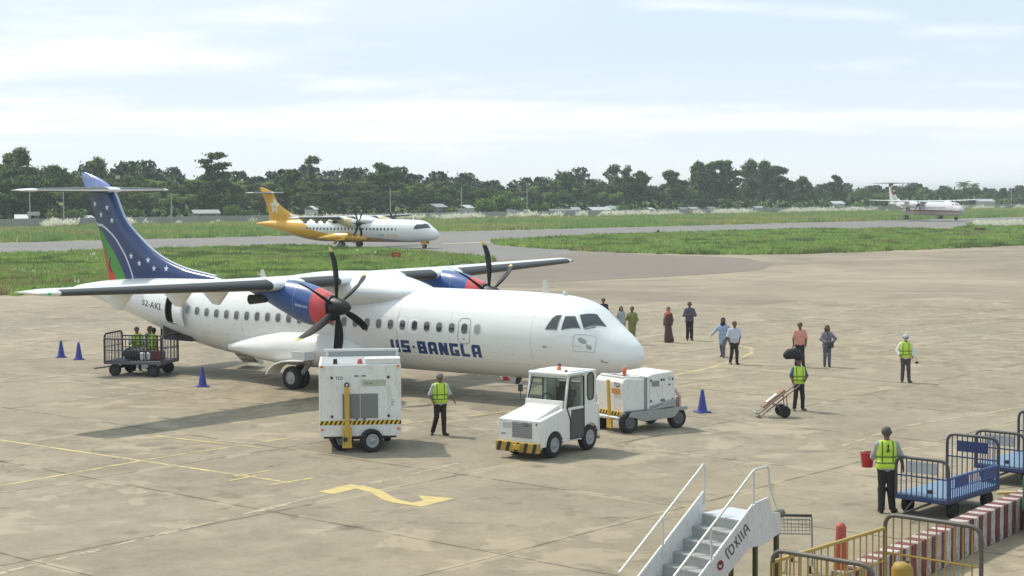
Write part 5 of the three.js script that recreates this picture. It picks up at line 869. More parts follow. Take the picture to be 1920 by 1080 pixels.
/* the passenger stair in the foreground; local +x runs up the flight, +z is its right side */
{
  const U = [0.74, -0.673], o = thing('passenger_stair', 'white mobile passenger stair with grey treads and tall handrails in the foreground', 'passenger stair', [3.52, 0, -26.55], Math.atan2(-U[1], U[0]));
  const W = 1.04, top = 1.5, rise = 0.178, run = 0.24, n = 8;
  const whiteS = std([0.66, 0.66, 0.67], 0.45, 0, { map: grime }), grey = std([0.36, 0.37, 0.37], 0.6, 0.1, { map: grime });
  mesh('platform', [box(0.75, 0.05, W, [0.33, top - 0.025, 0], [0, 0, 0], 0.01)], std([0.5, 0.52, 0.54], 0.5), o);
  for (let k = 1; k <= n; k++) { const s = mesh('step', [box(run + 0.03, 0.04, W - 0.02, [-0.05 - (k - 0.5) * run, top - k * rise - 0.02, 0], [0, 0, 0], 0.008), box(0.02, rise, W - 0.02, [-0.05 - (k - 1) * run, top - (k - 0.5) * rise - 0.02, 0], [0, 0, 0], 0)], grey, o); }
  const slope = (x) => top + (x + 0.05) * rise / run;
  for (const sz of [1, -1]) {
    const z = sz * W / 2, x1 = -n * run - 0.1;
    mesh('side_panel', [place(extrude(sz > 0 ? [[x1, slope(x1) - 0.22], [x1, slope(x1) + 0.22], [0, slope(0) + 0.22], [0.08, slope(0) + 0.27], [0.38, slope(0) + 0.31], [0.5, slope(0) + 0.05], [0.7, top + 0.05], [0.72, top - 0.28], [0.2, top - 0.42], [-0.1, top - 0.42]] : [[x1, slope(x1) - 0.22], [x1, slope(x1) + 0.3], [-0.02, slope(0) + 0.3], [0.0, top - 0.25], [-0.12, top - 0.36]], 0.035, 0.006), [0, 0, z])], whiteS, o);
    mesh('panel_edge', [tube([[x1, slope(x1) + (sz > 0 ? 0.23 : 0.31), z], [-1.02, slope(-1.02) + (sz > 0 ? 0.23 : 0.31), z]], 0.022, 8), tube([[-0.95, slope(-0.95) + (sz > 0 ? 0.23 : 0.31), z], [0, slope(0) + (sz > 0 ? 0.23 : 0.31), z]], 0.022, 8)], M.whiteMetal, o);
    const rail = mesh('handrail', [tube([[x1, slope(x1) + 0.77, z], [0, slope(0) + 0.77, z], ...(sz > 0 ? [[0.05, slope(0) + 0.8, z], [0.36, slope(0) + 0.82, z], [0.4, slope(0) + 0.78, z], [0.44, slope(0) + 0.45, z], [0.62, top + 0.1, z]] : [])], 0.02, 10)], std([0.66, 0.64, 0.57], 0.35, 0.2), o);
    for (const x of sz > 0 ? [0.05, -0.99] : [0, -1.02]) mesh('post', [tube([[x, slope(x) + 0.1, z - sz * 0.02], [x, slope(x) + 0.77, z - sz * 0.02]], 0.017, 8)], std([0.62, 0.62, 0.58], 0.35, 0.2), rail);
  }
  mesh('bumper', [cyl(0.075, 0.075, 0.12, [0.76, top + 0.02, W / 2 - 0.05], [0, 0, Math.PI / 2], 18)], std([0.16, 0.15, 0.12], 0.8), o);
  mesh('bumper_bracket', [box(0.12, 0.06, 0.06, [0.68, top + 0.02, W / 2 - 0.05])], whiteS, o);
  for (const [x, z] of [[0.12, W / 2 - 0.04], [0.66, W / 2 - 0.04], [0.12, -W / 2 + 0.04], [0.66, -W / 2 + 0.04]]) mesh('leg', [box(0.07, top - 0.3, 0.07, [x, (top - 0.3) / 2 + 0.06, z])], std([0.06, 0.055, 0.02], 0.5), o);
  mesh('base_frame', [box(3.0, 0.08, 0.08, [-0.8, 0.25, W / 2 - 0.06]), box(3.0, 0.08, 0.08, [-0.8, 0.25, -W / 2 + 0.06])], M.dark, o);
  for (const [x, s] of [[0.5, 1], [0.5, -1], [-1.8, 1], [-1.8, -1]]) wheel(o, x, 0.16, s * (W / 2 - 0.05), 0.16, 0.08, s);
  // the mark and name along its side
  const mark = print(1, 1, (c, w, h) => {
    c.strokeStyle = '#7a2a30'; c.lineWidth = 17; c.beginPath(); c.ellipse(46, 66, 24, 26, 0, 0, 7); c.stroke(); c.fillStyle = '#7a2a30'; c.beginPath(); c.arc(54, 56, 14, 0, 7); c.fill();
    c.strokeStyle = '#4c4c4a'; c.lineWidth = 11; c.lineCap = 'round'; const P = (a) => { c.beginPath(); a.forEach(([x, y], i) => i ? c.lineTo(x, y) : c.moveTo(x, y)); c.stroke(); };
    P([[160, 24], [142, 24], [132, 36], [132, 94]]); P([[164, 92], [164, 40], [180, 30], [206, 36], [208, 72], [190, 96], [166, 92]]); P([[232, 92], [246, 60], [232, 42]]); P([[246, 60], [264, 94]]); P([[246, 58], [262, 26]]); P([[288, 30], [288, 94]]); P([[316, 30], [318, 94]]); P([[342, 94], [344, 56], [362, 30], [380, 30], [386, 94]]); P([[358, 66], [384, 64]]);
  }, 410, 128);
  const a = Math.atan2(rise, run);
  mesh('lettering', [place(new THREE.PlaneGeometry(1.02, 0.3), [-0.5, slope(-0.5) - 0.01, W / 2 + 0.021], [0, 0, a])], mark, o);
}
/* an airport luggage trolley and a small trestle */
{
  const o = thing('luggage_trolley', 'grey wire luggage trolley behind the yellow cart and the stair', 'trolley', [5.08, 0, -29.2], -0.1);
  const m = std([0.25, 0.26, 0.25], 0.4, 0.5);
  mesh('frame', [tube(rounded([[-0.3, 0.15, 0.25], [-0.3, 1.0, 0.05], [0.3, 1.0, 0.05], [0.3, 0.15, 0.25]], 0.06), 0.016, 8), tube([[-0.3, 0.2, 0.25], [-0.22, 0.18, -0.7], [0.22, 0.18, -0.7], [0.3, 0.2, 0.25]], 0.016, 8)], m, o);
  mesh('handle', [tube([[-0.3, 1.0, 0.05], [0.3, 1.0, 0.05]], 0.026, 8)], M.dark, o);
  const bk = mesh('basket', [tube([[-0.29, 0.68, 0.12], [0.29, 0.68, 0.12]], 0.012, 6), tube([[-0.27, 0.9, -0.1], [0.27, 0.9, -0.1]], 0.01, 6)], m, o);
  for (let k = 0; k < 9; k++) mesh('wire', [tube([[-0.26 + k * 0.065, 0.96, 0.06], [-0.26 + k * 0.065, 0.7, 0.12]], 0.006, 5)], m, bk);
  for (let k = 0; k < 4; k++) mesh('wire', [tube([[-0.28, 0.74 + k * 0.06, 0.11], [0.28, 0.74 + k * 0.06, 0.11]], 0.006, 5)], m, bk);
  for (const [x, z] of [[-0.26, 0.25], [0.26, 0.25], [0, -0.65]]) mesh('wheel', [cyl(0.07, 0.07, 0.04, [x, 0.07, z], [0, 0, Math.PI / 2])], M.rubber, o);
  const t = thing('trestle', 'small cream trestle on thin legs before the second blue cart', 'trestle', [10.55, 0, -33.95], 0.1);
  mesh('beam', [box(0.85, 0.06, 0.1, [0, 0.5, 0])], std([0.5, 0.38, 0.14], 0.6), t);
  for (const x of [-0.22, 0.12]) mesh('leg', [box(0.06, 0.48, 0.06, [x, 0.24, 0])], std([0.6, 0.55, 0.45], 0.6), t);
}
/* taxiway sign and other small things in the grass */
{
  const o = thing('taxiway_sign', 'small red taxiway sign on the grass island behind the near propeller', 'sign', [-11.95, 0, -168.6], 0.15);
  mesh('panel', [box(0.95, 0.55, 0.16, [0, 0.52, 0], [0, 0, 0], 0.02)], std([0.33, 0.045, 0.025], 0.5), o);
  mesh('lettering', [sheet(0.7, 0.42, [0.1, 0.52, 0.085])], print(1, 1, (c, w, h) => { c.fillStyle = '#e0a23a'; c.font = 'bold 76px sans-serif'; c.fillText('Y1', 14, 74); }, 128, 96), o);
  mesh('leg', [cyl(0.04, 0.04, 0.3, [-0.35, 0.15, 0])], M.dark, o); mesh('leg', [cyl(0.04, 0.04, 0.3, [0.35, 0.15, 0])], M.dark, o);
  const s = thing('marker_board', 'low brown marker board at the far right end of the long grass island', 'sign', [77.5, 0.03, -270.5], -0.5);
  mesh('panel', [box(1.9, 0.42, 0.14, [0, 0.45, 0], [0, 0, 0], 0.02)], std([0.14, 0.07, 0.03], 0.7), s); for (const x of [-0.7, 0, 0.7]) mesh('leg', [cyl(0.04, 0.04, 0.3, [x, 0.14, 0])], M.dark, s);
  const l = thing('edge_light', 'small dark edge light standing on the long grass island', 'light', [24.0, 0.03, -268]);
  mesh('housing', [cyl(0.22, 0.26, 0.5, [0, 0.25, 0]), ball(0.22, [0, 0.5, 0])], M.dark, l);
  const l2 = thing('edge_light', 'small dark edge light on the grass near the right end of the long island', 'light', [59.5, 0.03, -252]);
  mesh('housing', [cyl(0.2, 0.24, 0.4, [0, 0.2, 0]), ball(0.2, [0, 0.4, 0])], M.dark, l2);
}
/* hand truck with a flattened carton on it, tipped on its wheels */
{
  const o = thing('hand_truck', 'hand truck lying tilted on two black wheels beside the porter with the bag', 'hand truck', [8.1, 0, -49.3], 0.08);
  const fr = std([0.2, 0.11, 0.11], 0.5, 0.2), P = (t, z, off = 0) => [lerp(-0.62, 0.42, t) - off * 0.56, lerp(0.05, 0.86, t) + off * 0.8, z];
  mesh('frame', [tube([P(0, 0.2), P(1.15, 0.2)], 0.02, 8), tube([P(0, -0.2), P(1.15, -0.2)], 0.02, 8), ...[0.1, 0.4, 0.7, 1].map((t) => tube([P(t, 0.2), P(t, -0.2)], 0.014, 6)), tube([P(0.45, 0.2), [0.05, 0.19, 0.2]], 0.016, 6), tube([P(0.75, 0.2), [0.2, 0.2, 0.2]], 0.016, 6), tube([P(0.45, -0.2), [0.05, 0.19, -0.2]], 0.016, 6), tube([P(0.75, -0.2), [0.2, 0.2, -0.2]], 0.016, 6)], fr, o);
  mesh('toe_plate', [place(box(0.05, 0.22, 0.46, [0, 0.09, 0]), [-0.62, 0.06, 0], [0, 0, 0.9])], M.steel, o);
  for (const s of [1, -1]) mesh('wheel', [place(new THREE.TorusGeometry(0.125, 0.06, 10, 24), [0.1, 0.186, s * 0.26]), cyl(0.1, 0.1, 0.06, [0.1, 0.186, s * 0.26], [Math.PI / 2, 0, 0])], M.rubber, o);
  const b = thing('carton', 'flat brown and white carton lying on the tilted hand truck', 'box', [8.02, 0.0, -49.29], 0.08);
  mesh('board', [place(box(0.85, 0.07, 0.36, [0, 0, 0], [0, 0, 0], 0.015), [-0.12, 0.57, 0], [0, 0, 0.66])], std([0.25, 0.16, 0.1], 0.8), b); mesh('tape', [place(box(0.4, 0.012, 0.2, [0, 0.045, 0.04]), [-0.16, 0.55, 0], [0, 0, 0.66])], std([0.7, 0.69, 0.66], 0.6), b);
}

{
  const o = thing('drum', 'rounded yellow drum standing on the deck of the yellow caged cart', 'drum', [5.72, 0.66, -23.75]);
  mesh('shell', [lathe([[0, 0], [0.15, 0], [0.16, 0.02], [0.16, 0.62], [0.12, 0.7], [0.04, 0.72], [0, 0.72]], [0, 0, 0])], std([0.34, 0.21, 0.03], 0.6), o); mesh('cap', [cyl(0.03, 0.03, 0.03, [0.07, 0.72, 0])], M.dark, o);
}
/* ================= people ================= */
/* surface nets over a signed distance field sampled on a box */
function netMesh(f, min, max, cell) {
  const n = [0, 1, 2].map((k) => Math.max(2, Math.ceil((max[k] - min[k]) / cell) + 1)), [nx, ny, nz] = n, val = new Float32Array(nx * ny * nz);
  for (let k = 0; k < nz; k++) for (let j = 0; j < ny; j++) for (let i = 0; i < nx; i++) val[i + nx * (j + ny * k)] = f(min[0] + i * cell, min[1] + j * cell, min[2] + k * cell);
  const id = new Int32Array(nx * ny * nz).fill(-1), pos = [], idx = [], off = [0, 1, nx, nx + 1, nx * ny, nx * ny + 1, nx * ny + nx, nx * ny + nx + 1];
  const edges = [[0, 1], [2, 3], [4, 5], [6, 7], [0, 2], [1, 3], [4, 6], [5, 7], [0, 4], [1, 5], [2, 6], [3, 7]];
  for (let k = 0; k < nz - 1; k++) for (let j = 0; j < ny - 1; j++) for (let i = 0; i < nx - 1; i++) {
    const b = i + nx * (j + ny * k); let m = 0; for (let c = 0; c < 8; c++) if (val[b + off[c]] < 0) m |= 1 << c;
    if (m === 0 || m === 255) continue;
    let x = 0, y = 0, z = 0, c = 0;
    for (const [p, q] of edges) { const a = val[b + off[p]], d = val[b + off[q]]; if ((a < 0) === (d < 0)) continue; const t = a / (a - d); x += (p & 1) + t * ((q & 1) - (p & 1)); y += ((p >> 1) & 1) + t * (((q >> 1) & 1) - ((p >> 1) & 1)); z += (p >> 2) + t * ((q >> 2) - (p >> 2)); c++; }
    id[b] = pos.length / 3; pos.push(min[0] + (i + x / c) * cell, min[1] + (j + y / c) * cell, min[2] + (k + z / c) * cell);
  }
  const quad = (a, b, c, d, flip) => { if (a < 0 || b < 0 || c < 0 || d < 0) return; flip ? idx.push(a, c, b, b, c, d) : idx.push(a, b, c, b, d, c); };
  for (let k = 1; k < nz - 1; k++) for (let j = 1; j < ny - 1; j++) for (let i = 1; i < nx - 1; i++) {
    const b = i + nx * (j + ny * k), s = val[b] < 0;
    if (s !== (val[b + 1] < 0)) quad(id[b - nx - nx * ny], id[b - nx * ny], id[b - nx], id[b], !s);
    if (s !== (val[b + nx] < 0)) quad(id[b - 1 - nx * ny], id[b - nx * ny], id[b - 1], id[b], s);
    if (s !== (val[b + nx * ny] < 0)) quad(id[b - 1 - nx], id[b - nx], id[b - 1], id[b], !s);
  }
  const g = new THREE.BufferGeometry(); g.setAttribute('position', new THREE.Float32BufferAttribute(pos, 3)); g.setIndex(idx); g.computeVertexNormals();
  return g;
}
/* prims: [ax, ay, az, ra, bx, by, bz, rb] tapered capsules joined by a smooth minimum */
function field(prims, k, grow = 0) {
  const n = prims.length, P = prims.map((q) => { const dx = q[4] - q[0], dy = q[5] - q[1], dz = q[6] - q[2]; return [...q, dx, dy, dz, 1 / Math.max(dx * dx + dy * dy + dz * dz, 1e-9)]; });
  return (x, y, z) => {
    let d = 1e3;
    for (let i = 0; i < n; i++) {
      const q = P[i], px = x - q[0], py = y - q[1], pz = z - q[2]; let t = (px * q[8] + py * q[9] + pz * q[10]) * q[11]; t = t < 0 ? 0 : t > 1 ? 1 : t;
      const ex = px - t * q[8], ey = py - t * q[9], ez = pz - t * q[10], e = Math.sqrt(ex * ex + ey * ey + ez * ez) - (q[3] + t * (q[7] - q[3]));
      const h = Math.max(k - Math.abs(d - e), 0); d = Math.min(d, e) - h * h / (4 * k);
    }
    return d - grow;
  };
}
const cap = (a, ra, b, rb) => [...a, ra, ...b, rb];
const lerp3 = (a, b, t) => [0, 1, 2].map((k) => lerp(a[k], b[k], t));
const SKIN = [0.16, 0.085, 0.05], skinM = std(SKIN, 0.6), skinPale = std([0.3, 0.18, 0.115], 0.6), hairM = std([0.008, 0.007, 0.007], 0.5), eyeM = std([0.012, 0.01, 0.01], 0.3), shoeM = std([0.018, 0.015, 0.013], 0.5), sandal = std([0.09, 0.055, 0.03], 0.6);
const cloth = (c) => std(c, 0.85);
const vestM = std([0.5, 0.68, 0.06], 0.7), bandM = std([0.09, 0.16, 0.03], 0.7);
/* joints of a standing figure facing +z, all in parts of its height; s = +1 is its left */
function person(label, [px, py, pz], turn, h, c = {}) {
  const o = new THREE.Group(); o.name = numbered('person'); scene.add(o); o.position.set(px, py, pz); o.rotation.y = turn; tag(o, label, 'person', c.group);
  const m = (p) => p.map((q) => q * h), lean = c.lean ?? [0, 0], wide = c.wide ?? 1;
  const up = (y, x = 0, z = 0) => { const t = Math.max(0, y - 0.53); return m([x + lean[0] * t, y - (lean[0] ** 2 + lean[1] ** 2) * t * 0.5, z + lean[1] * t]); };  // trunk leans from the hips
  const legs = [1, -1].map((s, i) => { const L = c.legs?.[i] ?? {}; return { hip: m([s * 0.048, 0.5, 0]), knee: m(L.knee ?? [s * 0.052, 0.275, 0.012]), ankle: m(L.ankle ?? [s * 0.055, 0.042, -0.008]), toe: m(L.toe ?? [(L.ankle ?? [s * 0.055])[0] + s * 0.014, 0.018, ((L.ankle ?? [0, 0, -0.008])[2]) + 0.085]) }; });
  const arms = [1, -1].map((s, i) => { const A = c.arms?.[i] ?? {}; const sh = up(0.8, s * 0.098 * wide, -0.005), el = A.elbow ? m(A.elbow) : up(0.645, s * 0.135 * wide, -0.012), ha = A.hand ? m(A.hand) : up(0.505, s * 0.138 * wide, 0.03); return { sh, el, wr: ha }; });
  const chest = [cap(up(0.762, -0.045 * wide, 0), 0.058 * h, up(0.762, 0.045 * wide, 0), 0.058 * h), cap(up(0.7, -0.05 * wide, 0.005), 0.06 * h, up(0.7, 0.05 * wide, 0.005), 0.06 * h), cap(up(0.61, -0.042 * wide, 0.008), 0.06 * h * (c.belly ?? 1), up(0.61, 0.042 * wide, 0.008), 0.06 * h * (c.belly ?? 1)), cap(up(0.535, -0.045, 0), 0.063 * h, up(0.535, 0.045, 0), 0.063 * h)];
  const shoulders = arms.map((a, i) => cap(up(0.826, (i ? -1 : 1) * 0.018), 0.032 * h, a.sh, 0.031 * h));
  const upperArms = arms.map((a) => cap(a.sh, 0.03 * h, a.el, 0.025 * h)), foreArms = arms.map((a) => cap(a.el, 0.025 * h, a.wr, 0.0165 * h));
  const thighs = legs.map((l) => cap(l.hip, 0.054 * h, l.knee, 0.034 * h)), shins = legs.map((l) => cap(l.knee, 0.034 * h, l.ankle, 0.021 * h)), calves = legs.map((l) => { const q = lerp3(l.knee, l.ankle, 0.3); return cap([q[0], q[1], q[2] - 0.012 * h], 0.03 * h, lerp3(l.knee, l.ankle, 0.6), 0.022 * h); });
  const feet = legs.map((l) => cap([l.ankle[0], 0.024 * h + l.ankle[1] - 0.042 * h, l.ankle[2] - 0.012 * h], 0.022 * h, [l.toe[0], Math.max(l.toe[1], 0.016 * h), l.toe[2]], 0.016 * h));
  const neck = [cap(up(0.83), 0.033 * h, up(0.895, 0, 0.008), 0.03 * h)];
  const all = [...chest, ...shoulders, ...upperArms, ...foreArms, ...thighs, ...shins, ...calves, ...feet, ...neck];
  const bounds = (prims, pad) => { const lo = [9, 9, 9], hi = [-9, -9, -9]; for (const q of prims) for (const b of [0, 4]) for (let k = 0; k < 3; k++) { lo[k] = Math.min(lo[k], q[b + k] - q[b + 3] - pad); hi[k] = Math.max(hi[k], q[b + k] + q[b + 3] + pad); } return [lo, hi]; };
  const cell = c.cell ?? 0.017, skin = c.skin ?? skinM, geos = [];
  geos.push(netMesh(field(all, 0.03 * h), ...bounds(all, 0.03), cell));
  // head, turned about the neck
  const yaw = c.look ?? 0, hd = up(0.945), hp = (x, y, z) => { const X = x * Math.cos(yaw) + z * Math.sin(yaw), Z = -x * Math.sin(yaw) + z * Math.cos(yaw), n = c.nod ?? 0; return [hd[0] + X * h, hd[1] + (y - Z * n) * h, hd[2] + (Z + y * n) * h + 0.008 * h]; };
  const head = [cap(hp(0, 0.004, -0.008), 0.053 * h, hp(0, 0.006, 0.006), 0.05 * h), cap(hp(0, -0.03, 0.012), 0.038 * h, hp(0, -0.045, 0.026), 0.026 * h), cap(hp(0, 0.002, 0.05), 0.006 * h, hp(0, -0.016, 0.06), 0.008 * h), cap(hp(-0.012, -0.033, 0.045), 0.006 * h, hp(0.012, -0.033, 0.045), 0.006 * h), cap(hp(0.052, -0.008, -0.002), 0.01 * h, hp(0.053, 0.008, -0.006), 0.011 * h), cap(hp(-0.052, -0.008, -0.002), 0.01 * h, hp(-0.053, 0.008, -0.006), 0.011 * h), cap(hp(-0.02, 0.016, 0.046), 0.007 * h, hp(0.02, 0.016, 0.046), 0.007 * h), ...neck];
  geos.push(netMesh(field(head, 0.014 * h), ...bounds(head.slice(0, 7), 0.02), 0.008));
  // hands: palm, four curled fingers of their own lengths, a thumb from the side of the palm
  arms.forEach((a, i) => {
    const s = i ? -1 : 1, d = V(...a.wr).sub(V(...a.el)).normalize(), side = V(0, 0, 1).sub(d.clone().multiplyScalar(d.z)); if (side.length() < 0.2) side.set(-s, 0, 0).sub(d.clone().multiplyScalar(-s * d.x)); side.normalize();      // towards the thumb
    const inn = d.clone().cross(side).multiplyScalar(s).normalize(), w = V(...a.wr), at = (f, t, q) => w.clone().addScaledVector(d, f * h).addScaledVector(side, t * h).addScaledVector(inn, q * h).toArray(), pr = [cap(at(-0.012, 0, 0), 0.015 * h, at(0.02, 0, 0), 0.015 * h), cap(at(0.018, -0.013, 0), 0.0105 * h, at(0.042, -0.015, 0.002), 0.0095 * h), cap(at(0.018, 0.011, 0), 0.0105 * h, at(0.044, 0.014, 0.002), 0.0095 * h)];
    const curl = c.grip?.[i] ?? 0.35;
    [[-0.017, 0.036], [-0.0055, 0.043], [0.006, 0.045], [0.017, 0.04]].forEach(([t, l]) => { const k1 = at(0.046, t, 0.002), f1 = 0.046 + l * 0.5 * Math.cos(curl), q1 = l * 0.5 * Math.sin(curl), k2 = at(f1, t, q1), k3 = at(f1 + l * 0.5 * Math.cos(curl * 2.3), t, q1 + l * 0.5 * Math.sin(curl * 2.3)); pr.push(cap(k1, 0.0052 * h, k2, 0.0048 * h), cap(k2, 0.0048 * h, k3, 0.004 * h)); });
    pr.push(cap(at(0.006, 0.014, 0.003), 0.0075 * h, at(0.028, 0.027, 0.012), 0.006 * h), cap(at(0.028, 0.027, 0.012), 0.006 * h, at(0.046, 0.028, 0.019), 0.0048 * h));
    geos.push(netMesh(field(pr, 0.007 * h), ...bounds(pr, 0.008), 0.0065));
  });
  const body = mesh('body', geos, skin, o);
  mesh('eyes', [1, -1].map((s) => ball(0.0065 * h, hp(s * 0.019, 0.0, 0.049), [1.2, 0.8, 0.8], 8)), eyeM, body);
  const cut = (f, g) => (x, y, z) => Math.max(f(x, y, z), g(x, y, z));
  const wear = (name, prims, k, grow, clip, mat) => { const f = field(prims, k, grow); return mesh(name, netMesh(clip ? cut(f, clip) : f, ...bounds(prims, grow + 0.03), cell), mat, o); };
  // clothes
  const sleeve = c.sleeve ?? 0.5, hem = (c.hem ?? 0.47) * h;
  const half = arms.map((a) => sleeve >= 1 ? [cap(a.sh, 0.032 * h, a.el, 0.028 * h), cap(a.el, 0.028 * h, lerp3(a.el, a.wr, 0.92), 0.02 * h)] : [cap(a.sh, 0.032 * h, lerp3(a.sh, a.el, sleeve * 1.5), 0.032 * h)]).flat();
  const skirted = c.gown ? [cap(up(0.6), 0.075 * h, m([c.gown.dx ?? 0, c.gown.y ?? 0.06, c.gown.dz ?? 0]), (c.gown.r ?? 0.15) * h)] : [];
  if (c.gown) wear('gown', [...chest, ...shoulders, ...half, ...skirted, ...(c.gown.train ? [cap(m([0, 0.4, 0]), 0.07 * h, m(c.gown.train), 0.06 * h)] : [])], 0.03 * h, 0.012, (x, y, z) => Math.max((c.gown.end ?? 0.015) * h - y, y - 0.862 * h), cloth(c.gown.color));
  else wear('shirt', [...chest, ...shoulders, ...half, ...(c.longTop ? [cap(m([-0.03, 0.5, 0]), 0.065 * h, m([-0.035, 0.38, 0]), 0.068 * h), cap(m([0.03, 0.5, 0]), 0.065 * h, m([0.035, 0.38, 0]), 0.068 * h)] : [])], 0.026 * h, 0.013, (x, y) => Math.max(hem - y, y - 0.865 * h), cloth(c.top ?? [0.4, 0.4, 0.42]));
  if (!c.gown?.long) {
    const loose = c.loose ?? 1;
    wear('trousers', [...thighs, ...legs.map((l) => cap(l.knee, 0.037 * h * loose, l.ankle, 0.03 * h * loose)), chest[3]], 0.02 * h, 0.009, (x, y) => Math.max(0.035 * h - y, y - 0.56 * h), cloth(c.trousers ?? [0.022, 0.02, 0.022]));
  }
  wear('shoes', feet, 0.006 * h, 0.007, (x, y) => Math.max(y - 0.052 * h, 0.002 - y), c.shoes ?? shoeM);
  if (c.vest) {
    const vp = [...chest.slice(0, 3), cap(up(0.56, -0.05, 0), 0.062 * h, up(0.56, 0.05, 0), 0.062 * h), ...shoulders.map((q) => [...q.slice(0, 7), q[7] * 0.9])], g = 0.026, clip = (x, y) => Math.max(0.5 * h - y, y - 0.855 * h);
    wear('vest', vp, 0.03 * h, g, clip, c.vestMat ?? vestM);
    const f = field(vp, 0.03 * h, g + 0.006), bl = (lo, hi) => (x, y) => Math.max(lo * h - y, y - hi * h), bb = bounds(vp, g + 0.03);
    for (const [a, b] of [[0.655, 0.675], [0.585, 0.605]]) mesh('reflective_band', netMesh(cut(f, bl(a, b)), bb[0], bb[1], 0.012), bandM, o);
    for (const s of [1, -1]) mesh('reflective_band', netMesh(cut(f, (x, y) => Math.max(Math.abs(x - s * 0.062 * h - lean[0] * (y - 0.53 * h)) - 0.0095 * h, 0.6 * h - y, y - 0.85 * h)), bb[0], bb[1], 0.012), bandM, o);
    if (c.emblem) mesh('emblem', [place(new THREE.ShapeGeometry(new THREE.Shape([[-0.035, 0], [-0.01, 0.11], [-0.025, 0.14], [0, 0.19], [0.028, 0.14], [0.012, 0.1], [0.05, 0], [0.015, 0.03], [0, 0.01]].map(([x, y]) => new THREE.Vector2(x, y)))), up(0.72, 0, -0.087).map((q, k) => q + (k === 2 ? -0.012 : 0)), [0, Math.PI, 0])], std([0.02, 0.04, 0.015], 0.7), o);
  }
  // hair and headwear
  const inv = (x, y, z) => { const X = x - hd[0], Y = y - hd[1], Z = z - hd[2] - 0.008 * h; return [(X * Math.cos(yaw) - Z * Math.sin(yaw)) / h, Y / h, (X * Math.sin(yaw) + Z * Math.cos(yaw)) / h]; };
  const hairBase = [cap(hp(0, 0.012, -0.014), 0.056 * h, hp(0, 0.012, 0.0), 0.054 * h)];
  const hc = (f) => { const [a, b] = bounds(f, 0.012); return [a, b]; };
  if (c.hair === 'long') { const hb = [...hairBase, cap(hp(0.03, -0.02, -0.02), 0.034 * h, hp(0.045, -0.16, -0.03 + (c.hairFront ?? 0)), 0.02 * h), cap(hp(-0.03, -0.02, -0.02), 0.034 * h, hp(-0.045, -0.17, -0.03 + (c.hairFront ?? 0)), 0.02 * h), cap(hp(0, 0, -0.04), 0.042 * h, hp(0, -0.17, -0.05), 0.03 * h)]; mesh('hair', netMesh(cut(field(hb, 0.02 * h, 0.002), (x, y, z) => { const q = inv(x, y, z); return Math.min(0.03 - (0.03 - q[2]), 1) > 0 && q[1] < 0.03 ? (q[2] - 0.018) * h : -1; }), ...hc(hb), 0.01), hairM, o); }
  else if (c.hair === 'scarf') { const hb = [...hairBase, cap(hp(0, -0.03, -0.012), 0.052 * h, hp(0, -0.1, -0.01), 0.07 * h), ...(c.scarfTail ? [cap(hp(-0.05, -0.1, 0.03), 0.03 * h, hp(-0.075, -0.24, 0.02), 0.035 * h), cap(hp(0.05, -0.1, 0.0), 0.03 * h, hp(0.06, -0.2, -0.03), 0.035 * h)] : [])]; mesh('head_scarf', netMesh(cut(field(hb, 0.03 * h, 0.005), (x, y, z) => { const q = inv(x, y, z); return q[1] < 0.03 && q[1] > -0.055 ? (q[2] - 0.024) * h : -1; }), ...hc(hb), 0.01), c.scarf, o); if (c.fringe) mesh('hair', netMesh(cut(field(hairBase, 0.01, 0.007), (x, y, z) => { const q = inv(x, y, z); return Math.max(0.0 - q[1], q[1] < 0.03 ? (q[2] - 0.02) : -1) * h; }), ...hc(hairBase), 0.009), hairM, o); }
  else { const mat = c.hair === 'cap' ? c.capMat : c.hair === 'grey' ? std([0.07, 0.065, 0.06], 0.7) : hairM, lim = c.hair === 'cap' ? 0.012 : 0.026; mesh(c.hair === 'cap' ? 'cap' : 'hair', netMesh(cut(field(hairBase, 0.01, c.hair === 'cap' ? 0.008 : 0.004), (x, y, z) => { const q = inv(x, y, z); return (c.hair === 'cap' ? lim - q[1] : q[1] < lim ? Math.max(q[2] - 0.006, -0.032 - q[1]) : -1) * h; }), ...hc(hairBase), 0.009), mat, o); if (c.hair === 'cap') mesh('cap_brim', [place(new THREE.CylinderGeometry(0.042 * h, 0.046 * h, 0.008 * h, 20, 1, false, -1.3, 2.6), hp(0, 0.014, 0.035), [0, yaw, 0])], mat, o); }
  if (c.mask) mesh('face_mask', [ball(0.028 * h, hp(0, -0.028, 0.036), [1.25, 1, 0.8], 12)], c.mask, o);
  return { o, arms, up, hp };
}
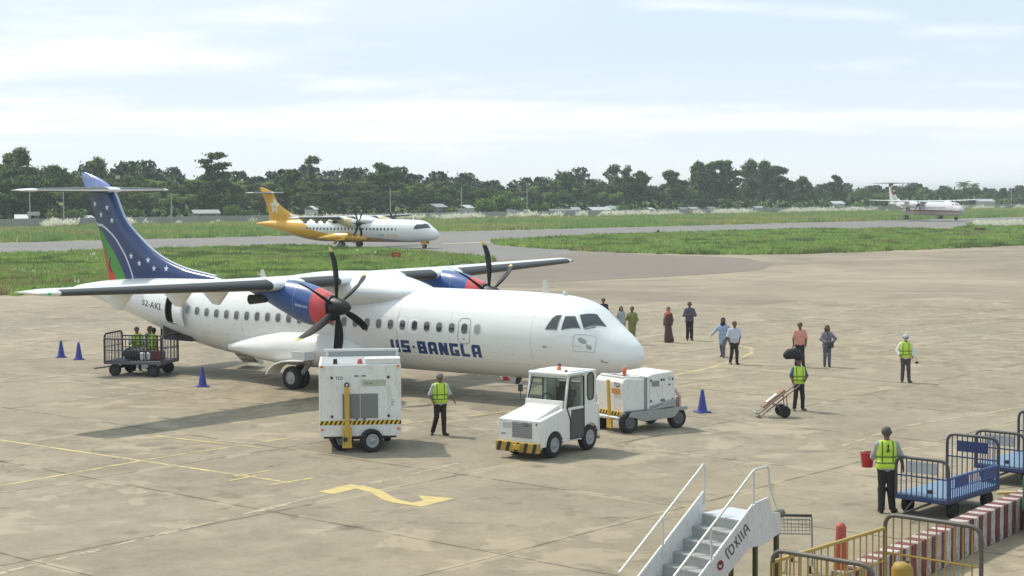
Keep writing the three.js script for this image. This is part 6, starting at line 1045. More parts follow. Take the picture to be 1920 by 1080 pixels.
{
  const stride = (a) => [{ knee: [0.05, 0.28, 0.05 * a + 0.02], ankle: [0.05, 0.05, 0.075 * a] }, { knee: [-0.05, 0.28, -0.02 * a + 0.015], ankle: [-0.055, 0.055, -0.1 * a] }];
  // the man with the red bucket, seen from behind
  person('man seen from behind in a lime vest and dark trousers, holding a red bucket', [7.93, 0, -34.4], Math.PI - 0.05, 1.82, { vest: true, emblem: true, cell: 0.013, look: -0.35, hair: 'grey', top: [0.3, 0.31, 0.32], sleeve: 0.7, trousers: [0.022, 0.019, 0.019], loose: 1.15, shoes: shoeM, legs: [{ ankle: [0.06, 0.042, -0.02] }, { ankle: [-0.075, 0.042, 0.02], toe: [-0.13, 0.018, 0.085] }], arms: [{ elbow: [0.145, 0.655, 0.05], hand: [0.15, 0.66, 0.18] }, { elbow: [-0.165, 0.665, 0.0], hand: [-0.2, 0.53, 0.06] }], grip: [1.1, 0.6], group: undefined });
  const b = thing('bucket', 'red plastic bucket held out by the man in the lime vest', 'bucket', [7.59, 0.93, -34.72]);
  mesh('pail', [lathe([[0, 0], [0.115, 0], [0.15, 0.3], [0.165, 0.3], [0.165, 0.32], [0.145, 0.32], [0.108, 0.012], [0, 0.012]], [0, 0, 0], [0, 0, 0], 28)], phys([0.55, 0.03, 0.04], { roughness: 0.35, transmission: 0.25, thickness: 0 }), b);
  mesh('bail', [tube([...Array(13)].map((_, k) => { const a = Math.PI * k / 12; return [Math.cos(a) * 0.155, 0.3 + Math.sin(a) * 0.06, Math.sin(a) * 0.1]; }), 0.006, 6)], M.steel, b);
  // marshaller before the belly
  person('man in a lime vest and cap walking between the boxy unit and the tow tractor', [-2.05, 0, -45.9], 0.25, 1.74, { vest: true, cell: 0.014, look: 0.15, hair: 'cap', capMat: std([0.16, 0.15, 0.14], 0.8), top: [0.42, 0.44, 0.42], sleeve: 0.65, trousers: [0.03, 0.018, 0.017], arms: [{ elbow: [0.16, 0.665, 0.0], hand: [0.215, 0.575, 0.06] }, { elbow: [-0.16, 0.665, -0.02], hand: [-0.13, 0.56, 0.06] }], legs: [{ knee: [0.055, 0.28, 0.03], ankle: [0.06, 0.042, 0.02], toe: [0.11, 0.018, 0.09] }, { knee: [-0.06, 0.29, 0.0], ankle: [-0.11, 0.045, -0.08], toe: [-0.14, 0.018, 0.0] }], shoes: shoeM });
  // passengers walking to the aircraft
  const G = undefined, K = [0.022, 0.02, 0.021];
  person('man in a dark jacket half hidden behind the nose of the parked airliner', [4.42, 0, -79], 0.2, 1.7, { top: [0.02, 0.021, 0.025], sleeve: 1, trousers: K });
  person('woman with long dark hair in a pale grey dress beside the airliner nose', [5.03, 0, -75.2], 0.2, 1.58, { wide: 0.86, gown: { color: [0.34, 0.36, 0.37], r: 0.1, y: 0.2, end: 0.17 }, trousers: [0.4, 0.42, 0.43], sleeve: 1, hair: 'long', skin: skinPale, arms: [{}, { elbow: [-0.15, 0.68, 0.05], hand: [-0.13, 0.79, 0.12] }] });
  person('person in an olive green tunic beside the woman in pale grey', [5.4, 0, -73.4], -0.35, 1.68, { top: [0.2, 0.2, 0.07], sleeve: 1, longTop: true, hem: 0.3, trousers: [0.19, 0.18, 0.06], hair: 'short', arms: [{ elbow: [0.15, 0.66, 0.02], hand: [0.12, 0.55, 0.08] }, { elbow: [-0.15, 0.67, 0.03], hand: [-0.1, 0.72, 0.1] }] });
  person('woman in a long brown gown with a pink scarf on the open apron', [7.1, 0, -74.1], -0.5, 1.6, { wide: 0.86, gown: { color: [0.095, 0.047, 0.042], r: 0.115, y: 0.1, end: 0.012, long: true, train: [0.1, 0.07, -0.02] }, sleeve: 1, hair: 'scarf', scarf: cloth([0.62, 0.2, 0.17]), fringe: true, skin: skinPale, scarfTail: true });
  person('man in a dark violet shirt and black trousers standing with folded arms', [8.18, 0, -75.15], 0.1, 1.76, { top: [0.085, 0.08, 0.13], sleeve: 0.7, trousers: K, loose: 1.15, arms: [{ elbow: [0.15, 0.66, 0.02], hand: [0.02, 0.7, 0.1] }, { elbow: [-0.15, 0.66, 0.02], hand: [-0.02, 0.68, 0.11] }] });
  person('woman in a light blue tunic with a dark scarf and outstretched arm', [8.72, 0, -67.4], -0.45, 1.62, { wide: 0.86, top: [0.3, 0.38, 0.52], sleeve: 1, longTop: true, hem: 0.24, trousers: [0.12, 0.12, 0.16], hair: 'scarf', scarf: cloth([0.02, 0.022, 0.03]), arms: [{ elbow: [0.15, 0.66, 0.0], hand: [0.13, 0.53, 0.02] }, { elbow: [-0.17, 0.69, 0.03], hand: [-0.25, 0.58, 0.1] }], legs: stride(1.1) });
  const hb = thing('handbag', 'dark blue handbag at the side of the woman in the light blue tunic', 'bag', [9.0, 0.82, -67.35], 0.3);
  mesh('pouch', [place(new RoundedBoxGeometry(0.16, 0.3, 0.3, 3, 0.05), [0, 0, 0])], std([0.03, 0.035, 0.09], 0.6), hb); mesh('strap', [tube([[0, 0.14, 0.1], [-0.06, 0.48, 0.02], [0, 0.14, -0.1]], 0.012, 6)], std([0.02, 0.02, 0.05], 0.6), hb);
  person('stout man in a pale lavender shirt in front of the woman in light blue', [8.78, 0, -64.5], 0.3, 1.7, { top: [0.5, 0.5, 0.6], sleeve: 0.62, belly: 1.22, wide: 1.15, trousers: [0.03, 0.026, 0.028], hair: 'grey', hem: 0.46, lean: [0.05, -0.04], arms: [{ elbow: [0.165, 0.65, -0.02], hand: [0.15, 0.5, -0.04] }, { elbow: [-0.165, 0.65, 0.0], hand: [-0.14, 0.51, 0.05] }], legs: stride(0.8) });
  person('man in a salmon pink shirt and black trousers walking behind the porter', [11.2, 0, -63.4], 0.05, 1.72, { top: [0.6, 0.27, 0.2], sleeve: 0.62, trousers: [0.02, 0.02, 0.024], hem: 0.47, arms: [{ elbow: [0.145, 0.65, 0.0], hand: [0.13, 0.5, 0.03] }, { elbow: [-0.145, 0.65, -0.02], hand: [-0.14, 0.51, -0.02] }], legs: [{ knee: [0.06, 0.28, 0.03], ankle: [0.075, 0.042, 0.04] }, { knee: [-0.06, 0.28, 0.0], ankle: [-0.075, 0.045, -0.06] }] });
  person('woman with very long black hair in a mauve jacket and jeans, hand on hip', [12.26, 0, -63.4], -0.1, 1.62, { wide: 0.86, top: [0.19, 0.17, 0.21], sleeve: 1, hem: 0.47, longTop: true, trousers: [0.11, 0.11, 0.15], hair: 'long', hairFront: 0.05, arms: [{ elbow: [0.2, 0.68, -0.03], hand: [0.13, 0.58, 0.05] }, { elbow: [-0.145, 0.66, 0.02], hand: [-0.05, 0.6, 0.11] }] });
  const bag2 = thing('shoulder_bag', 'small dark shoulder bag of the woman with very long hair', 'bag', [12.36, 0.86, -63.22], 0.2);
  mesh('pouch', [place(new RoundedBoxGeometry(0.24, 0.2, 0.1, 3, 0.03), [0, 0, 0])], std([0.03, 0.025, 0.035], 0.6), bag2); mesh('strap', [tube([[0.11, 0.08, 0], [-0.12, 0.52, -0.08], [-0.1, 0.08, 0]], 0.01, 6)], std([0.03, 0.025, 0.035], 0.6), bag2);
  // the porter with a bag on his head
  const p = person('porter in a lime vest with a black bag balanced on his head', [8.93, 0, -50.7], 0.1, 1.62, { vest: true, cell: 0.014, hair: 'short', top: [0.05, 0.09, 0.16], sleeve: 0.6, trousers: [0.018, 0.017, 0.016], arms: [{ elbow: [0.15, 0.66, 0.02], hand: [0.1, 0.6, 0.1] }, { elbow: [-0.155, 0.67, 0.0], hand: [-0.13, 0.54, 0.06] }], legs: [{ knee: [0.07, 0.28, 0.02], ankle: [0.085, 0.042, -0.03], toe: [0.13, 0.018, 0.05] }, { knee: [-0.06, 0.285, 0.0], ankle: [-0.085, 0.042, -0.01] }], shoes: sandal });
  const g = thing('travel_bag', 'black travel bag balanced on the head of the porter', 'bag', [8.76, 1.62, -50.7], 0.1);
  mesh('bag_body', netMesh(field([cap([-0.2, 0.12, 0], 0.13, [0.1, 0.15, 0], 0.15), cap([-0.15, 0.2, 0.02], 0.12, [0.05, 0.24, 0], 0.1), cap([0.1, 0.1, 0], 0.12, [0.24, 0.06, 0.02], 0.1)], 0.05), [-0.4, -0.06, -0.2], [0.4, 0.4, 0.2], 0.015), std([0.018, 0.017, 0.02], 0.75), g); mesh('handle', [tube([[-0.05, 0.33, 0], [-0.02, 0.42, 0.01], [0.08, 0.42, 0], [0.1, 0.28, 0]], 0.014, 6)], M.black, g);
  person('worker in a pale cap, white sleeves and lime vest, alone on the apron at right', [14.04, 0, -58.1], -0.15, 1.7, { vest: true, cell: 0.014, look: -0.1, nod: 0.25, hair: 'cap', capMat: std([0.42, 0.45, 0.5], 0.8), mask: std([0.5, 0.56, 0.55], 0.8), top: [0.62, 0.63, 0.6], sleeve: 1, trousers: [0.075, 0.065, 0.07], arms: [{ elbow: [0.16, 0.66, 0.0], hand: [0.14, 0.56, 0.08] }, { elbow: [-0.175, 0.665, -0.01], hand: [-0.13, 0.59, 0.08] }], legs: [{ knee: [0.06, 0.28, 0.02], ankle: [0.075, 0.042, 0.0], toe: [0.12, 0.018, 0.07] }, { knee: [-0.055, 0.28, 0.0], ankle: [-0.065, 0.042, -0.02] }] });
  const w = thing('hand_scanner', 'small dark device hanging on a cord from the hand of the worker in white sleeves', 'device', [14.37, 0.72, -57.95]);
  mesh('casing', [ball(0.055, [0.04, 0, 0], [1.2, 0.8, 0.6])], M.black, w); mesh('cord', [tube([[0.04, 0.03, 0], [0.0, 0.2, 0], [-0.09, 0.24, -0.03]], 0.006, 5)], M.dark, w);
  // loaders at the cart
  const load = (label, x, z, t, cfg) => person(label, [x, 0, z], t, 1.68, { vest: true, trousers: [0.04, 0.06, 0.11], legs: stride(0.3), ...cfg });
  load('loader in a pale shirt and lime vest, leftmost of the three behind the dark cart', -14.6, -63.35, 0.5, { top: [0.45, 0.55, 0.45], sleeve: 0.9, look: 0.2, arms: [{ elbow: [0.14, 0.67, 0.06], hand: [0.1, 0.6, 0.17] }, { elbow: [-0.16, 0.68, 0.04], hand: [-0.08, 0.6, 0.16] }] });
  load('loader in dull green, middle of the three behind the dark cart', -14.18, -63.75, -0.5, { top: [0.1, 0.17, 0.12], vestMat: std([0.16, 0.24, 0.1], 0.8), look: -0.6, hair: 'grey' });
  load('loader in a bright vest seen from behind, nearest the open aircraft door', -13.92, -63.0, 2.6, { top: [0.28, 0.34, 0.1], look: 0.3, trousers: [0.03, 0.025, 0.035], lean: [0, 0.1] });
}
/* ================= beyond the airfield ================= */
/* the grey boundary wall, in panels between posts */
{
  const at = (u) => { const d = wallDepth(u); return bearing(u, d); };
  const wallM = [0, 1, 2].map((k) => std([0.3 + 0.025 * k, 0.3 + 0.025 * k, 0.295 + 0.02 * k], 0.9, 0, { map: grime }));
  const A = at(-60), B = at(1990), len = Math.hypot(B[0] - A[0], B[1] - A[1]), o = thing('boundary_wall', 'long grey boundary wall behind the runway, before the tree belt', 'wall', [A[0], 0, A[1]], Math.atan2(-(B[1] - A[1]), B[0] - A[0]));
  const n = 86, w = len / n, panel = new THREE.BoxGeometry(w - 0.3, 1.9, 0.14), post = new THREE.BoxGeometry(0.3, 2.05, 0.3), r = rng(6);
  for (let k = 0; k < n; k++) { const p = mesh('panel', panel, wallM[(r() * 3) | 0], o); p.position.set((k + 0.5) * w, 0.95, 0); const q = mesh('post', post, wallM[1], o); q.position.set(k * w, 1.025, 0); }
}
/* leaf clumps: crowns made of thousands of small faces through several lobes */
function crown(seed, lobes, n, size, stretch = 1, droop = 0) {
  const r = rng(seed), pos = [], nor = [], col = [], tot = lobes.reduce((a, l) => a + l[3] * l[4], 0);
  for (const [cx, cy, cz, rr, ry] of lobes) {
    const m = Math.round(n * rr * ry / tot), tone = 0.85 + 0.3 * r();
    for (let i = 0; i < m; i++) {
      const th = r() * 6.283, cp = 2 * r() - 1, sp = Math.sqrt(1 - cp * cp), k = r() < 0.1 ? 1 + 0.4 * r() : 0.4 + 0.65 * Math.pow(r(), 0.5), c0 = seed % 7, bump = 0.72 + 0.56 * vnoise(th * 2.3 + seed, cp * 3 + seed * 1.7);
      if (k > 0.8 && vnoise(c0 * 9 + th * 1.4 + cx * 30, cp * 2.2 + cz * 30) > 0.62) continue;
      const d = [Math.cos(th) * sp, cp, Math.sin(th) * sp], c = [cx + d[0] * rr * k * bump, cy + d[1] * ry * k * bump, cz + d[2] * rr * k * bump];
      const a = V(r() - 0.5, (r() - 0.5) - droop, r() - 0.5).normalize(), b = V(r() - 0.5, r() - 0.5, r() - 0.5).cross(a).normalize(), s = size * (0.55 + 0.9 * r()), t = tone * (0.8 + 0.4 * r());
      const p = [[-0.5, 0], [0.05, 0.36], [0.55, 0.04], [0.0, -0.34]].map(([x, y]) => [0, 1, 2].map((q) => c[q] + (a.getComponent(q) * x * stretch + b.getComponent(q) * y) * s));
      const f = a.clone().cross(b); if (f.dot(V(...d)) < 0) f.negate(); const nn = f.multiplyScalar(1.6).add(V(...d).multiplyScalar(0.7)).add(V(0, 0.25, 0)).normalize();
      for (const q of [0, 1, 2, 0, 2, 3]) { pos.push(...p[q]); nor.push(nn.x, nn.y, nn.z); col.push(t, t, t * 0.95); }
    }
  }
  const g = new THREE.BufferGeometry(); g.setAttribute('position', new THREE.Float32BufferAttribute(pos, 3)); g.setAttribute('normal', new THREE.Float32BufferAttribute(nor, 3)); g.setAttribute('color', new THREE.Float32BufferAttribute(col, 3));
  return g;
}
const leafOf = (c) => phys(c, { roughness: 0.9, specularIntensity: 0.25, vertexColors: true, transmission: 0.5, thickness: 0 });
const LEAF = { deep: leafOf([0.11, 0.185, 0.045]), mid: leafOf([0.155, 0.25, 0.058]), light: leafOf([0.23, 0.315, 0.09]), grey: leafOf([0.22, 0.28, 0.115]), fresh: leafOf([0.18, 0.34, 0.06]) };
const bark = std([0.15, 0.125, 0.095], 0.9);
/* crowns for a tree one unit tall; each comes with its trunk and limbs */
function lobesOf(seed, n, y0, y1, rad, lr, shape) { const r = rng(seed), out = []; for (let i = 0; i < n; i++) { const t = (i + 0.5) / n, a = r() * 6.283, w = shape(t) * rad, q = Math.sqrt(r()) * w; out.push([Math.cos(a) * q, lerp(y0, y1, t) + (r() - 0.5) * 0.06, Math.sin(a) * q, lr * (0.55 + 0.9 * r()), lr * (0.45 + 0.6 * r())]); } return out; }
const KIND = {
  broad: [0, 1, 2].map((k) => { const L = lobesOf(100 + k, 30, 0.26, 0.92, 0.33, 0.105, (t) => Math.sin(Math.PI * (0.2 + 0.75 * t))); return { L, g: crown(200 + k, L, 8000, 0.036, 1.5, 0.2), trunk: 0.03 }; }),
  tall: [0, 1, 2].map((k) => { const L = lobesOf(120 + k, 24, 0.3, 0.95, 0.17, 0.066, (t) => 0.45 + 0.7 * Math.sin(Math.PI * t)); return { L, g: crown(220 + k, L, 5200, 0.031, 1.6, 0.3), trunk: 0.018 }; }),
  airy: [0, 1].map((k) => { const L = lobesOf(140 + k, 24, 0.3, 0.95, 0.26, 0.07, (t) => Math.sin(Math.PI * (0.15 + 0.8 * t))); return { L, g: crown(240 + k, L, 3600, 0.027, 1.7, 0.3), trunk: 0.016 }; }),
  layered: [0].map(() => { const L = [[0, 0.42, 0, 0.14, 0.05], [0.1, 0.52, 0.03, 0.15, 0.04], [-0.08, 0.62, 0, 0.16, 0.04], [0.12, 0.66, 0, 0.12, 0.035], [-0.02, 0.76, 0.02, 0.18, 0.04], [0.14, 0.8, 0, 0.1, 0.03], [-0.13, 0.84, 0, 0.1, 0.035], [0.02, 0.92, 0, 0.13, 0.045]]; return { L, g: crown(260, L, 3600, 0.03, 1.4), trunk: 0.016 }; }),
  wispy: [0].map(() => { const L = [[-0.04, 0.5, 0, 0.1, 0.05], [0.05, 0.6, 0, 0.09, 0.06], [0, 0.7, 0.02, 0.08, 0.05], [0.02, 0.78, 0, 0.06, 0.04], [0.05, 0.93, 0, 0.13, 0.05], [-0.05, 0.89, 0, 0.08, 0.04], [0.15, 0.9, 0, 0.05, 0.04]]; return { L, g: crown(270, L, 1500, 0.03, 1.6), trunk: 0.012 }; }),
  bush: [0, 1, 2].map((k) => { const L = lobesOf(160 + k, 9, 0.2, 0.75, 0.5, 0.34, (t) => 1.1 - 0.7 * t); return { L, g: crown(280 + k, L, 3600, 0.075, 1.3), trunk: 0.03 }; }),
};
for (const list of Object.values(KIND)) for (const k of list) {   // trunk and limbs reach into the lobes
  const gs = [tube([[0, 0, 0], [0.01, 0.25, 0.005], [0, 0.55, 0], [0.005, 0.8, 0]], [k.trunk, k.trunk * 0.8, k.trunk * 0.55, k.trunk * 0.25], 7)];
  k.L.forEach((l, i) => { if (i % 2 === 0) { const y = Math.max(0.2, l[1] - 0.16); gs.push(tube([[0, y, 0], [l[0] * 0.5, (y + l[1]) / 2, l[2] * 0.5], [l[0], l[1], l[2]]], [k.trunk * 0.45, k.trunk * 0.3, k.trunk * 0.12], 5)); } });
  k.wood = merge(gs);
}
const palm = (() => {                              // a coconut palm one unit tall
  const pos = [], nor = [], col = [], r = rng(301);
  for (let f = 0; f < 20; f++) {
    const a = f / 20 * 6.283 + r() * 0.2, el = 0.9 - 1.3 * ((f * 7 % 20) / 20), L = 0.25 + 0.05 * r(); let p = V(0, 0.86, 0), d = V(Math.cos(a) * Math.cos(el), Math.sin(el), Math.sin(a) * Math.cos(el));
    for (let s = 0; s < 9; s++) { const q = p.clone().addScaledVector(d, L / 9), side = d.clone().cross(V(0, 1, 0)).normalize(); for (const sg of [1, -1]) for (const o of [0, 0.5]) { const b = p.clone().lerp(q, o), w = 0.075 * Math.sin(Math.PI * (0.15 + 0.8 * (s + o) / 9)), t = b.clone().addScaledVector(side, sg * w).addScaledVector(d, w * 0.5).add(V(0, -w * 0.55, 0)), e = b.clone().addScaledVector(d, 0.014), k = 0.8 + 0.4 * r(); pos.push(...b.toArray(), ...t.toArray(), ...e.toArray()); for (let i = 0; i < 3; i++) { nor.push(0, 1, 0); col.push(k, k, k); } } p = q; d.y -= 0.17; d.normalize(); }
  }
  const g = new THREE.BufferGeometry(); g.setAttribute('position', new THREE.Float32BufferAttribute(pos, 3)); g.setAttribute('color', new THREE.Float32BufferAttribute(col, 3)); g.computeVertexNormals();
  return { g, wood: tube([[0, 0, 0], [0.02, 0.3, 0], [0.015, 0.6, 0], [0, 0.87, 0]], [0.016, 0.012, 0.011, 0.01], 7) };
})();
function tree(kind, i, x, z, h, wide, mat, label, gname, turn, name = 'tree') {
  const k = kind === 'palm' ? palm : KIND[kind][i % KIND[kind].length], o = thing(name, label, name === 'tree' ? 'tree' : name === 'palm_tree' ? 'palm tree' : 'bush', [x, -0.02, z], turn, gname);
  mesh('crown', k.g, mat, o).scale.set(wide * h, h, wide * h); mesh('trunk', k.wood, bark, o).scale.set(h * Math.min(1, wide), h, h * Math.min(1, wide));
  return o;
}
{
  const TOP = [[-60, 335], [0, 330], [20, 300], [40, 296], [66, 308], [76, 315], [110, 315], [150, 320], [185, 312], [215, 325], [240, 320], [262, 315], [300, 327], [340, 328], [362, 322], [380, 322], [440, 327], [470, 331], [530, 326], [560, 322], [610, 324], [640, 325], [660, 324], [712, 322], [735, 324], [760, 328], [800, 324], [850, 336], [900, 337], [950, 335], [1000, 337], [1030, 333], [1060, 326], [1090, 338], [1130, 334], [1165, 334], [1200, 336], [1225, 344], [1262, 336], [1290, 334], [1330, 336], [1380, 340], [1420, 338], [1470, 342], [1505, 338], [1530, 348], [1600, 344], [1700, 342], [1760, 343], [1830, 344], [1930, 345], [1990, 345]];
  const topAt = (u) => { let i = 0; while (i < TOP.length - 2 && u > TOP[i + 1][0]) i++; return lerp(TOP[i][1], TOP[i + 1][1], clamp((u - TOP[i][0]) / (TOP[i + 1][0] - TOP[i][0]))); };
  const r = rng(404);
  const ZONE = [[100, 'at the far left'], [230, 'behind the tail of the parked airliner'], [330, 'right of the parked airliner tailplane'], [480, 'between the two aircraft tails'], [640, 'above the rear of the taxiing aircraft'], [850, 'above the nose of the taxiing aircraft'], [1000, 'behind the bright green bushes'], [1140, 'above the middle row of tin roofs'], [1280, 'below the pale skyline pair'], [1390, 'in the left part of the tall right group'], [1490, 'around the biggest right tree'], [1640, 'left of the distant aircraft'], [1800, 'behind the distant aircraft'], [3000, 'at the far right']];
  const WHAT = { broad: 'broadleaf tree', tall: 'slender tree', airy: 'thin crowned tree', palm: 'coconut palm' };
  const zoned = (kind, up, u) => { const where = ZONE.find((q) => u < q[0])[1], rank = up === 0 ? 'rear' : up === -9 ? 'middle' : 'front'; return [`${WHAT[kind]} in the ${rank} rank ${where}`, `${rank} ${WHAT[kind]}s ${where}`]; };
  // three ranks of trees, the rear ones making the skyline
  for (const [step, back, up, share] of [[15, 62, 0, 1], [17, 38, -9, 1], [19, 24, -24, 1]]) for (let u = -40; u < 1980; u += step * (u > 1480 ? 0.62 : 0.95) * (0.7 + 0.6 * r())) {
    const d = wallDepth(u) + back * (0.8 + 0.5 * r()) * (1 + Math.max(0, u - 900) / 1800), [x, z] = bearing(u, d), h = Math.max(3.5, heightAt(u, topAt(u) - up + 11 + (r() - 0.35) * 13, d)), q = r();
    const kind = up === 0 ? (q < 0.34 ? 'broad' : q < 0.64 ? 'tall' : q < 0.82 ? 'airy' : 'palm') : q < 0.45 ? 'broad' : q < 0.65 ? 'tall' : q < 0.78 ? 'airy' : 'palm';
    const mat = kind === 'palm' ? LEAF.mid : kind === 'airy' ? LEAF.grey : [LEAF.deep, LEAF.deep, LEAF.mid, LEAF.mid, LEAF.light][(r() * 5) | 0];
    const wide = kind === 'broad' ? 0.95 + 0.35 * r() : kind === 'palm' ? 1 : 0.95 + 0.4 * r();
    tree(kind, (r() * 3) | 0, x, z, h, wide, mat, ...zoned(kind, up, u), r() * 6.283, kind === 'palm' ? 'palm_tree' : 'tree');
  }
  // the ones that stand out of the skyline
  const star = (u, top, back, kind, i, wide, mat, label, turn = 0.4, name) => { const d = wallDepth(u) + back, [x, z] = bearing(u, d); tree(kind, i, x, z, heightAt(u, top, d) * (kind === 'bush' ? 1 : 1.03), wide, mat, label, undefined, turn, name); };
  star(38, 278, 40, 'airy', 0, 0.9, LEAF.grey, 'pale airy tall tree at the far left of the skyline', 0.3);
  star(22, 292, 46, 'tall', 1, 1.3, LEAF.light, 'leafy tall tree overlapping the pale airy one at the far left', 1.2);
  star(186, 301, 44, 'broad', 1, 0.62, LEAF.light, 'round headed light green tree behind the tail tip of the parked airliner', 2.0);
  star(110, 311, 40, 'broad', 2, 0.8, LEAF.deep, 'dark spreading tree left of the parked airliner tail', 0.2);
  star(405, 286, 36, 'layered', 0, 0.95, LEAF.deep, 'tall dark tree with flat layered branches standing above the belt', 0.1);
  star(585, 294, 40, 'wispy', 0, 0.8, LEAF.grey, 'lone thin tree with a small tufted crown above the yellow tailed aircraft', 0.9);
  star(548, 317, 36, 'tall', 0, 1.2, LEAF.deep, 'dark upright tree left of the lone thin tree', 2.2);
  star(718, 310, 42, 'tall', 2, 1.3, LEAF.mid, 'twin topped upright tree above the nose of the taxiing aircraft, left one', 0.5);
  star(738, 314, 42, 'tall', 0, 1.1, LEAF.mid, 'upright tree right beside the twin topped one above the taxiing aircraft', 1.9);
  star(1062, 324, 40, 'broad', 0, 0.75, LEAF.mid, 'rounded tree left of the pale pair in mid skyline', 0.7);
  star(1150, 309, 52, 'airy', 0, 1.0, LEAF.grey, 'pale airy tree, left of a pair in the middle of the skyline', 1.4);
  star(1177, 313, 50, 'airy', 1, 1.0, LEAF.grey, 'pale airy tree, right of a pair in the middle of the skyline', 2.6);
  star(1203, 320, 46, 'broad', 2, 0.72, LEAF.deep, 'dark round tree directly right of the pale pair', 0.1);
  star(1264, 322, 52, 'tall', 1, 1.5, LEAF.grey, 'grey green tree between the dark round tree and the tall right group', 3.0);
  star(1312, 303, 60, 'broad', 0, 0.72, LEAF.mid, 'large tree on the left of the tall group right of centre', 1.0);
  star(1342, 301, 62, 'tall', 0, 1.5, LEAF.mid, 'tall leafy tree in the middle of the tall group right of centre', 0.4);
  star(1368, 305, 60, 'tall', 2, 1.3, LEAF.light, 'light leafy tree on the right of the tall group right of centre', 2.4);
  star(1406, 304, 60, 'broad', 1, 0.7, LEAF.grey, 'hazy grey green big tree, left part of the tallest right clump', 2.9);
  star(1436, 301, 62, 'broad', 2, 0.78, LEAF.mid, 'biggest round tree right of centre in the skyline', 0.9);
  star(1461, 314, 58, 'tall', 1, 1.4, LEAF.deep, 'dark tree at the right edge of the biggest round tree', 1.7);
  star(1506, 331, 60, 'broad', 0, 0.8, LEAF.mid, 'medium tree right of the biggest tree clump', 2.2);
  star(1568, 331, 66, 'tall', 2, 1.1, LEAF.deep, 'upright pair of dark tops left of the distant aircraft tail', 0.3);
  star(1806, 338, 90, 'palm', 0, 1.2, LEAF.deep, 'palm rising above the hazy trees over the distant aircraft nose', 0.3, 'palm_tree');
  star(1826, 342, 90, 'palm', 0, 1.0, LEAF.deep, 'smaller palm right of the one over the distant aircraft nose', 1.3, 'palm_tree');
  // bushes before the belt
  const bushes = [[910, 372, 8, 'bright green bush cluster left of the tall pole in the middle', 'fresh', 1.0], [935, 362, 11, 'largest bright green bush in the middle before the dark trees', 'fresh', 0.8], [965, 370, 9, 'bright green bush touching the tall pole in the middle', 'fresh', 0.9], [800, 384, 7, 'bush above the nose of the taxiing aircraft', 'mid', 1.1], [850, 388, 6, 'low bush right of the taxiing aircraft nose', 'light', 1.3], [1015, 382, 8, 'dark bush right of the tall middle pole', 'mid', 1.0], [1165, 384, 6, 'bush between two tin roofs', 'fresh', 1.1], [1195, 388, 5, 'low bush right of the white two storey house', 'fresh', 1.3], [1250, 388, 6, 'low bush before the tall tree group', 'light', 1.3], [440, 384, 6, 'bush behind the fin of the taxiing aircraft', 'fresh', 1.0], [470, 392, 5, 'low bush under the yellow tail', 'mid', 1.3], [100, 395, 6, 'low bush at left behind the wall', 'light', 1.3], [140, 392, 6, 'bush left of the parked airliner fin', 'mid', 1.2], [245, 390, 6, 'bush right of the parked airliner fin', 'mid', 1.2], [1550, 378, 6, 'bush by the white roof left of the distant aircraft', 'mid', 1.4], [1610, 381, 6, 'low green bush just left of the distant aircraft tail', 'fresh', 1.6]];
  bushes.forEach(([u, top, back, label, m, w], i) => star(u, top, back, 'bush', i, w, LEAF[m], label, i, 'bush'));
  const low = []; for (let i = 0; i < 900; i++) { const u = -40 + r() * 2020, d = wallDepth(u) + 16 + r() * 45, [x, z] = bearing(u, d); low.push([x, z, 0.7 + 1.1 * r(), -0.2]); }
  const und = crown(900, lobesOf(901, 5, 0.4, 1.6, 1.3, 0.9, () => 1), 240, 0.6);
  scatter('undergrowth', und, std([1, 1, 1], 0.8, 0, { vertexColors: true }), low, 12, 'low mixed undergrowth filling the foot of the tree belt', 'undergrowth', (x, z, q) => { const k = 0.8 + 0.5 * q(); return [0.11 * k, 0.18 * k, 0.055 * k]; });
  const woods = []; for (let i = 0; i < 420; i++) { const u = -60 + r() * 2060, d = wallDepth(u) + 95 + r() * 90, [x, z] = bearing(u, d); woods.push([x, z, heightAt(u, topAt(u) + 6 + 8 * r(), d), 0]); }
  scatter('distant_wood', crown(910, lobesOf(911, 8, 0.3, 0.86, 0.3, 0.22, () => 1), 700, 0.11), std([1, 1, 1], 0.8, 0, { vertexColors: true }), woods, 13, 'hazy distant wood closing the gaps behind the tree belt', 'wood', (x, z, q) => { const k = 0.8 + 0.4 * q(); return [0.1 * k, 0.15 * k, 0.06 * k]; });
}
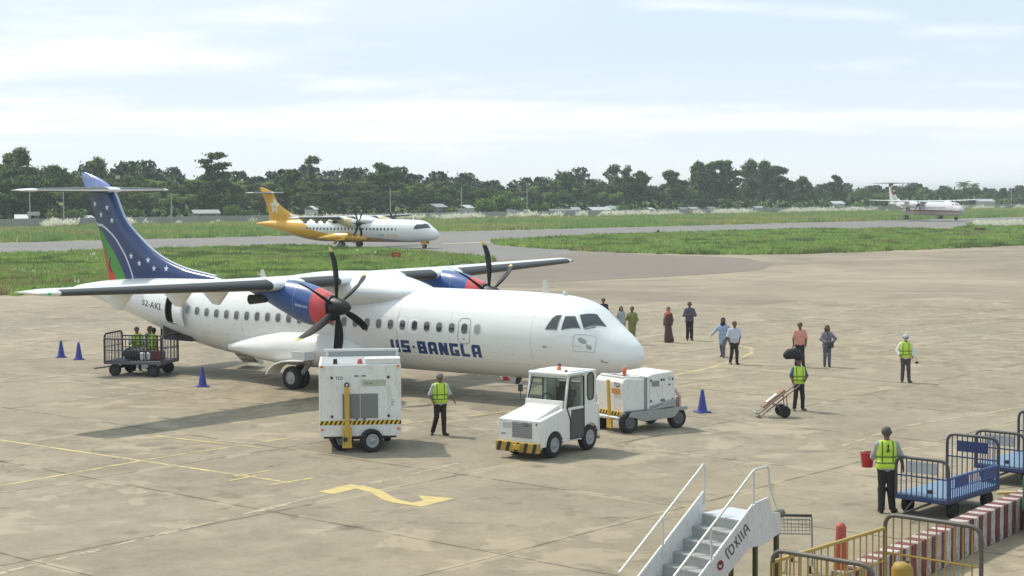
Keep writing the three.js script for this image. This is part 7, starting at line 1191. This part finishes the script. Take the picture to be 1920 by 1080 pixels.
/* sheds and houses with tin roofs that show above the wall */
{
  const tin = [std([0.55, 0.57, 0.57], 0.4, 0.3, { map: grime }), std([0.34, 0.35, 0.34], 0.5, 0.3, { map: grime }), std([0.2, 0.19, 0.18], 0.6, 0.2, { map: grime })], wallC = [std([0.45, 0.44, 0.4], 0.8), std([0.2, 0.18, 0.15], 0.9), std([0.3, 0.3, 0.3], 0.9)];
  const shed = (u, w, top, back, k, label, open, cat = 'shed') => {
    const d = wallDepth(u) + 3 + back * 0.35, [x, z] = bearing(u, d), W = w * d / FOCAL, H = Math.max(2.4, heightAt(u, top, d)), o = thing(cat === 'house' ? 'house' : 'tin_shed', label, cat, [x, 0, z], 0.3 + (u % 7) * 0.12), D = 4.2, e = H - 0.9;
    mesh('wall', [box(W * 0.92, e, D * 0.9, [0, e / 2, 0], [0, 0, 0], 0)], wallC[k % 3], o);
    mesh('roof', [place(extrude([[-D / 2, e - 0.05], [-D / 2, e + 0.06], [0, H], [D / 2, e + 0.06], [D / 2, e - 0.05], [0, H - 0.12]], W, 0.02), [0, 0, 0], [0, Math.PI / 2, 0])], tin[k], o);
    mesh('door', [box(0.9, 1.9, 0.06, [W * 0.2, 0.95, D * 0.45 + 0.02])], M.dark, o);
    mesh('window', [box(0.9, 0.8, 0.06, [-W * 0.22, Math.min(1.6, e - 0.5), D * 0.45 + 0.02])], M.glass, o);
  };
  shed(42, 26, 402, 12, 0, 'small pale tin roof at the far left above the wall');
  shed(158, 34, 409, 8, 0, 'low pale tin roof just left of the parked airliner fin');
  shed(386, 52, 393, 16, 1, 'grey tin roof left of the yellow tailed aircraft');
  shed(585, 10, 386, 14, 0, 'tiny white hut right of the yellow fin');
  shed(818, 42, 382, 20, 1, 'tin roof among bushes above the nose of the taxiing aircraft');
  shed(873, 24, 384, 20, 0, 'small pale tin roof left of the bright green bushes');
  shed(953, 16, 391, 14, 0, 'small white tin roof under the bright green bushes');
  shed(975, 38, 396, 9, 0, 'long low pale tin roof at the foot of the tall middle pole');
  shed(1050, 46, 394, 10, 2, 'wide dark grey tin roof in the middle of the row');
  shed(1122, 44, 388, 10, 0, 'white two level house with a bright tin roof', false, 'house');
  shed(1148, 28, 386, 18, 1, 'grey roof directly behind the white two level house');
  shed(1078, 18, 388, 26, 1, 'small grey roof left behind the white two level house');
  shed(1217, 22, 393, 12, 0, 'small pale roof right of the low bush');
  shed(1278, 24, 396, 10, 2, 'brown grey roof below the tall tree group, left one');
  shed(1298, 24, 388, 18, 1, 'pale grey roof below the tall tree group, middle one');
  shed(1332, 20, 393, 12, 2, 'rusty small roof below the tall tree group, right one');
  shed(1421, 18, 391, 14, 1, 'small grey roof below the biggest round tree');
  shed(1568, 26, 377, 22, 0, 'bright white tin roof left of the distant aircraft');
  shed(1842, 44, 373, 26, 0, 'long white tin roof right of the distant aircraft');
  // slim poles along the wall
  const pole = (u, top, back, label, arm) => { const d = wallDepth(u) + back, [x, z] = bearing(u, d), h = heightAt(u, top, d), o = thing('utility_pole', label, 'pole', [x, 0, z]); mesh('shaft', [cyl(0.11, 0.17, h, [0, h / 2, 0], [0, 0, 0], 10)], std([0.34, 0.33, 0.31], 0.8), o); if (arm) mesh('crossarm', [box(1.6, 0.14, 0.14, [0.2, h - 0.5, 0]), box(0.5, 0.4, 0.4, [0.3, h * 0.55, 0.2])], std([0.26, 0.26, 0.25], 0.8), o); };
  pole(323, 362, -1.5, 'pale concrete pole right of the parked airliner tailplane', true);
  pole(121, 360, 3, 'concrete pole seen below the left half of the tailplane');
  pole(58, 358, 3, 'thin pole at the far left below the tailplane tip');
  pole(733, 352, 3, 'pale pole above the wing of the taxiing aircraft');
  pole(866, 350, 4, 'thin pole left of the bright green bushes');
  pole(989, 342, 3, 'tallest pole, right of the bright green bushes');
  pole(1896, 356, 6, 'thin pole near the right edge beyond the distant aircraft');
  // a board on legs at the far left
  const d = wallDepth(64) - 3, [bx, bz] = bearing(64, d), bo = thing('board_on_legs', 'grey board on two legs before the wall at the far left', 'board', [bx, 0, bz], 0.3); mesh('panel', [box(2.6, 0.8, 0.12, [0, 3.0, 0])], std([0.4, 0.42, 0.4], 0.7), bo); for (const q of [-1.0, 1.0]) mesh('leg', [cyl(0.06, 0.06, 2.8, [q, 1.4, 0])], M.grey, bo);
}
renderer.render(scene, camera);
